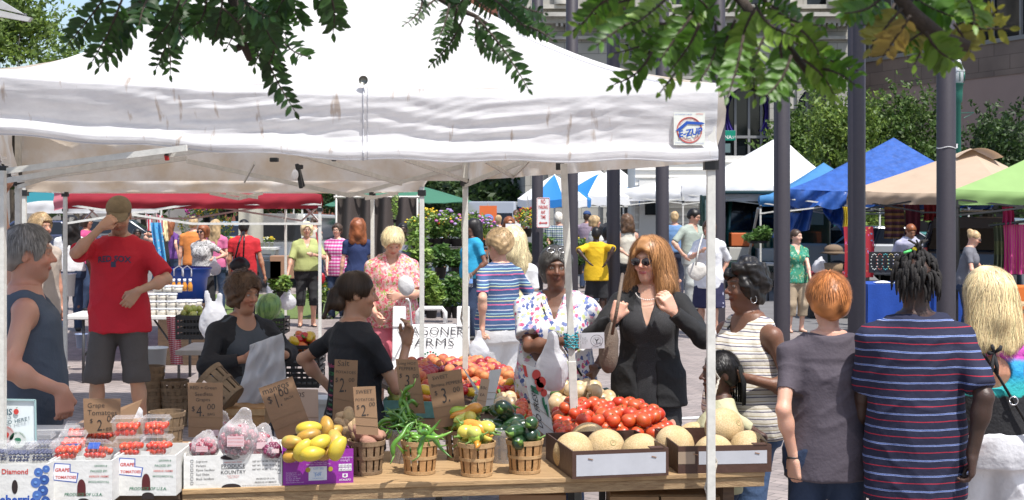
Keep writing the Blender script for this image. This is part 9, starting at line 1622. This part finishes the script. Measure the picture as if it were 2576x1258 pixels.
def locust():
 BK_=mat('twig_bark',(.05,.035,.025),.9,var=.4,vs=60,bump=.5,bs=120)
 t=thing('locust_tree','locust tree overhanging the scene from above the viewer, with dark hanging leaf sprays','tree',(2.6,-.6,0))
 m=MB(); m.tube([(2.6,-.6,0),(2.55,-.5,1.5),(2.3,0,3.0),(1.6,.8,3.6)],[.16,.13,.11,.07],10); m.build('trunk',BARK,t,True)
 m=MB(); A=[(1.6,.8,3.6),(.6,1.6,3.4),(-.2,2.2,3.0),tuple(W(560,-120,1350)),tuple(W(585,-30,1350)),tuple(W(598,60,1350)),tuple(W(612,110,1340)),tuple(W(628,150,1330))]; m.tube(A,[.07,.045,.03,.017,.014,.010,.008,.006],8)
 m.tube([W(585,-30,1350),W(520,20,1330),W(455,40,1320)],[.01,.007,.004],6); m.tube([W(612,110,1340),W(600,120,1340),W(590,128,1335)],[.006,.008,.003],6)
 m.tube([(.6,1.6,3.4),tuple(W(1000,-160,1400)),tuple(W(1100,-10,1400)),tuple(W(1150,22,1400)),tuple(W(1195,40,1400)),tuple(W(1240,70,1400))],[.04,.012,.008,.006,.004,.003],7)
 m.tube([(1.6,.8,3.6),tuple(W(1780,-120,1700)),tuple(W(1880,20,1750)),tuple(W(1960,90,1780)),tuple(W(2030,180,1800)),tuple(W(2060,200,1800))],[.06,.014,.008,.006,.005,.003],7); m.tube([(1.6,.8,3.6),tuple(W(2300,-140,1900)),tuple(W(2260,-10,1900)),tuple(W(2300,40,1900)),tuple(W(2370,100,1900)),tuple(W(2435,118,1900))],[.05,.014,.010,.011,.012,.009],8)
 m.build('limbs',BK_,t,True)
 g=[(.022,.058,.012),(.030,.075,.014),(.038,.09,.018)]; g2=[(.06,.15,.012),(.12,.22,.02),(.075,.17,.015),(.16,.27,.03)]  # first greens carry shade in the leaf colour, second greens the sunlit sprays
 S1=[((270,-15),(168,112),9),((310,-10),(232,150),10),((360,0),(250,165),8),((340,20),(290,110),7),((455,-10),(385,100),8),((400,60),(428,185),7,.032),((440,20),(392,170),9),((470,0),(440,100),7),((520,-10),(480,70),7),((540,30),(555,95),6),((480,30),(515,80),6),((560,-10),(540,90),6),((600,40),(570,118),6),((640,10),(660,110),8),((628,60),(640,165),8),((660,-10),(700,120),9),((648,60),(742,275),12,.034),((700,-10),(720,90),8),((690,90),(668,165),7),((740,-10),(760,60),6),((790,-20),(852,50),6),((830,-20),(838,80),6),((560,20),(610,70),7),((500,-20),(560,50),7),((420,-20),(470,60),7),((380,-20),(350,60),7),((600,-20),(680,40),8),((710,100),(775,140),6),
  ((455,50),(470,100),6),((620,-20),(600,60),8),((735,-20),(690,50),8),((330,-20),(400,40),8)]
 sprays(t,S1,1340,.036,g,3,BK_)
 S2=[((1060,-20),(1015,60),9,.018),((1100,-5),(1050,55),7,.018),((1130,10),(1100,100),9,.022),((1165,45),(1083,160),12,.022),((1150,20),(1120,90),7,.02),((1195,45),(1262,140),9,.028),((1200,45),(1328,218),14,.028),((1245,0),(1330,75),9,.022),((1250,20),(1385,85),9,.024),((1170,-20),(1240,30),8),((1230,-20),(1300,20),8),((1280,-15),(1370,30),8),((1290,60),(1390,98),8,.024),((1210,50),(1195,110),7,.022),((1180,-20),(1130,20),7)]
 sprays(t,S2,1400,.030,g,4,BK_)
 S3=[((1560,-20),(1465,60),8),((1620,-10),(1440,75),9),((1650,20),(1500,110),9),((1700,30),(1545,130),9),((1600,-20),(1520,60),8),((1690,-20),(1590,60),9),((1740,40),(1660,150),8),((1700,60),(1600,160),8),((1760,60),(1690,170),8),((1800,60),(1760,200),9),((1850,50),(1810,190),8),((1870,90),(1830,240),9),((1760,-20),(1700,60),8),((1830,-20),(1900,70),8),((1900,20),(1860,150),8),((1930,80),(1900,245),9),((1960,100),(1960,250),8),((1990,140),(1925,240),8),((1980,110),(2090,215),9),((1960,80),(2120,150),9),((2010,100),(2160,175),9),((2020,150),(2100,240),8),((1900,10),(2010,90),8),((1940,20),(2080,60),8),((1700,-20),(1800,50),9),((1660,60),(1740,110),8),((1800,0),(1730,90),8),((1880,60),(1800,130),8),((1640,130),(1545,210),6),((1740,130),(1660,230),7),((1900,-20),(2000,30),8),((1990,60),(2060,130),8),((1850,110),(1900,200),8),((2040,170),(2150,210),7),
  ((1480,-20),(1555,50),8),((1570,20),(1640,90),8)]
 sprays(t,S3,1770,.028,g2,5,BK_)
 yl=(.22,.21,.03); oc=(.21,.15,.03)
 S4=[((2230,-20),(2125,30),7),((2250,10),(2170,60),7),((2270,20),(2190,120),7,.03,yl),((2290,40),(2220,140),6,.03,oc),((2310,50),(2300,160),7,.03),((2320,40),(2370,170),8,.034),((2290,-10),(2400,40),8,.034),((2350,-20),(2460,30),8),((2400,60),(2440,130),6,.03,yl),((2340,70),(2260,120),7,.03,yl),((2420,-20),(2450,60),7,.03,g2[1]),((2390,-20),(2360,60),8),((2440,60),(2510,20),5,.026,yl),((2200,-20),(2110,20),7),((2450,70),(2540,70),3,.03,yl),((2330,80),(2400,150),8),((2360,40),(2300,100),7)]
 sprays(t,S4,1900,.032,g2,6,BK_)
 # the crown above the view, shading its own lower sprays
 r=np.random.RandomState(9); n=3600; q=np.stack([r.uniform(-2.6,.5,n),r.uniform(-1.2,2.9,n),r.uniform(3.0,3.9,n)],1); q=q[(q[:,2]>2.75+.13*np.maximum(q[:,1],0))&(wav(q,2.6,4)>-.55)]; n=len(q); A=r.normal(size=(n,3))*v3(1,1,.4); A/=np.linalg.norm(A,axis=1)[:,None]; B=np.cross(A,r.normal(size=(n,3))*.4+v3(0,0,1)); B/=np.linalg.norm(B,axis=1)[:,None]; l=.075
 V=np.stack([q-A*l,q-B*l*.5,q+A*l,q+B*l*.5],1).reshape(-1,3)-v3(2.6,-.6,0); mk('crown',V,np.arange(n*4).reshape(-1,4),LF,t,False,np.repeat(np.array(g)[r.randint(0,3,n)],4,0))
 m=MB(); m.tube([W(-60,-10,900),W(0,12,900),W(50,38,900),W(62,46,900)],[.02]*4,6);
 t2=thing('parasol_rim','pale slatted awning edge poking in at the upper corner','awning',W(0,30,900)); m=MB(); m.poly([W(-60,-14,900),W(0,0,900),W(60,36,900),W(0,22,900),W(-60,8,900)],(0,1,0),-.02); m.poly([W(-60,24,900),W(0,26,900),W(78,44,900),W(70,54,900),W(0,42,900),W(-60,40,900)],(0,1,0),-.02); m.build('slats',mat('grey_slat',(.5,.5,.5),.5,var=.3,vs=20),t2); m=MB(); m.box(W(56,40,895),(.02,.02,.015)); m.build('end_cap',BLACKP,t2)
locust()
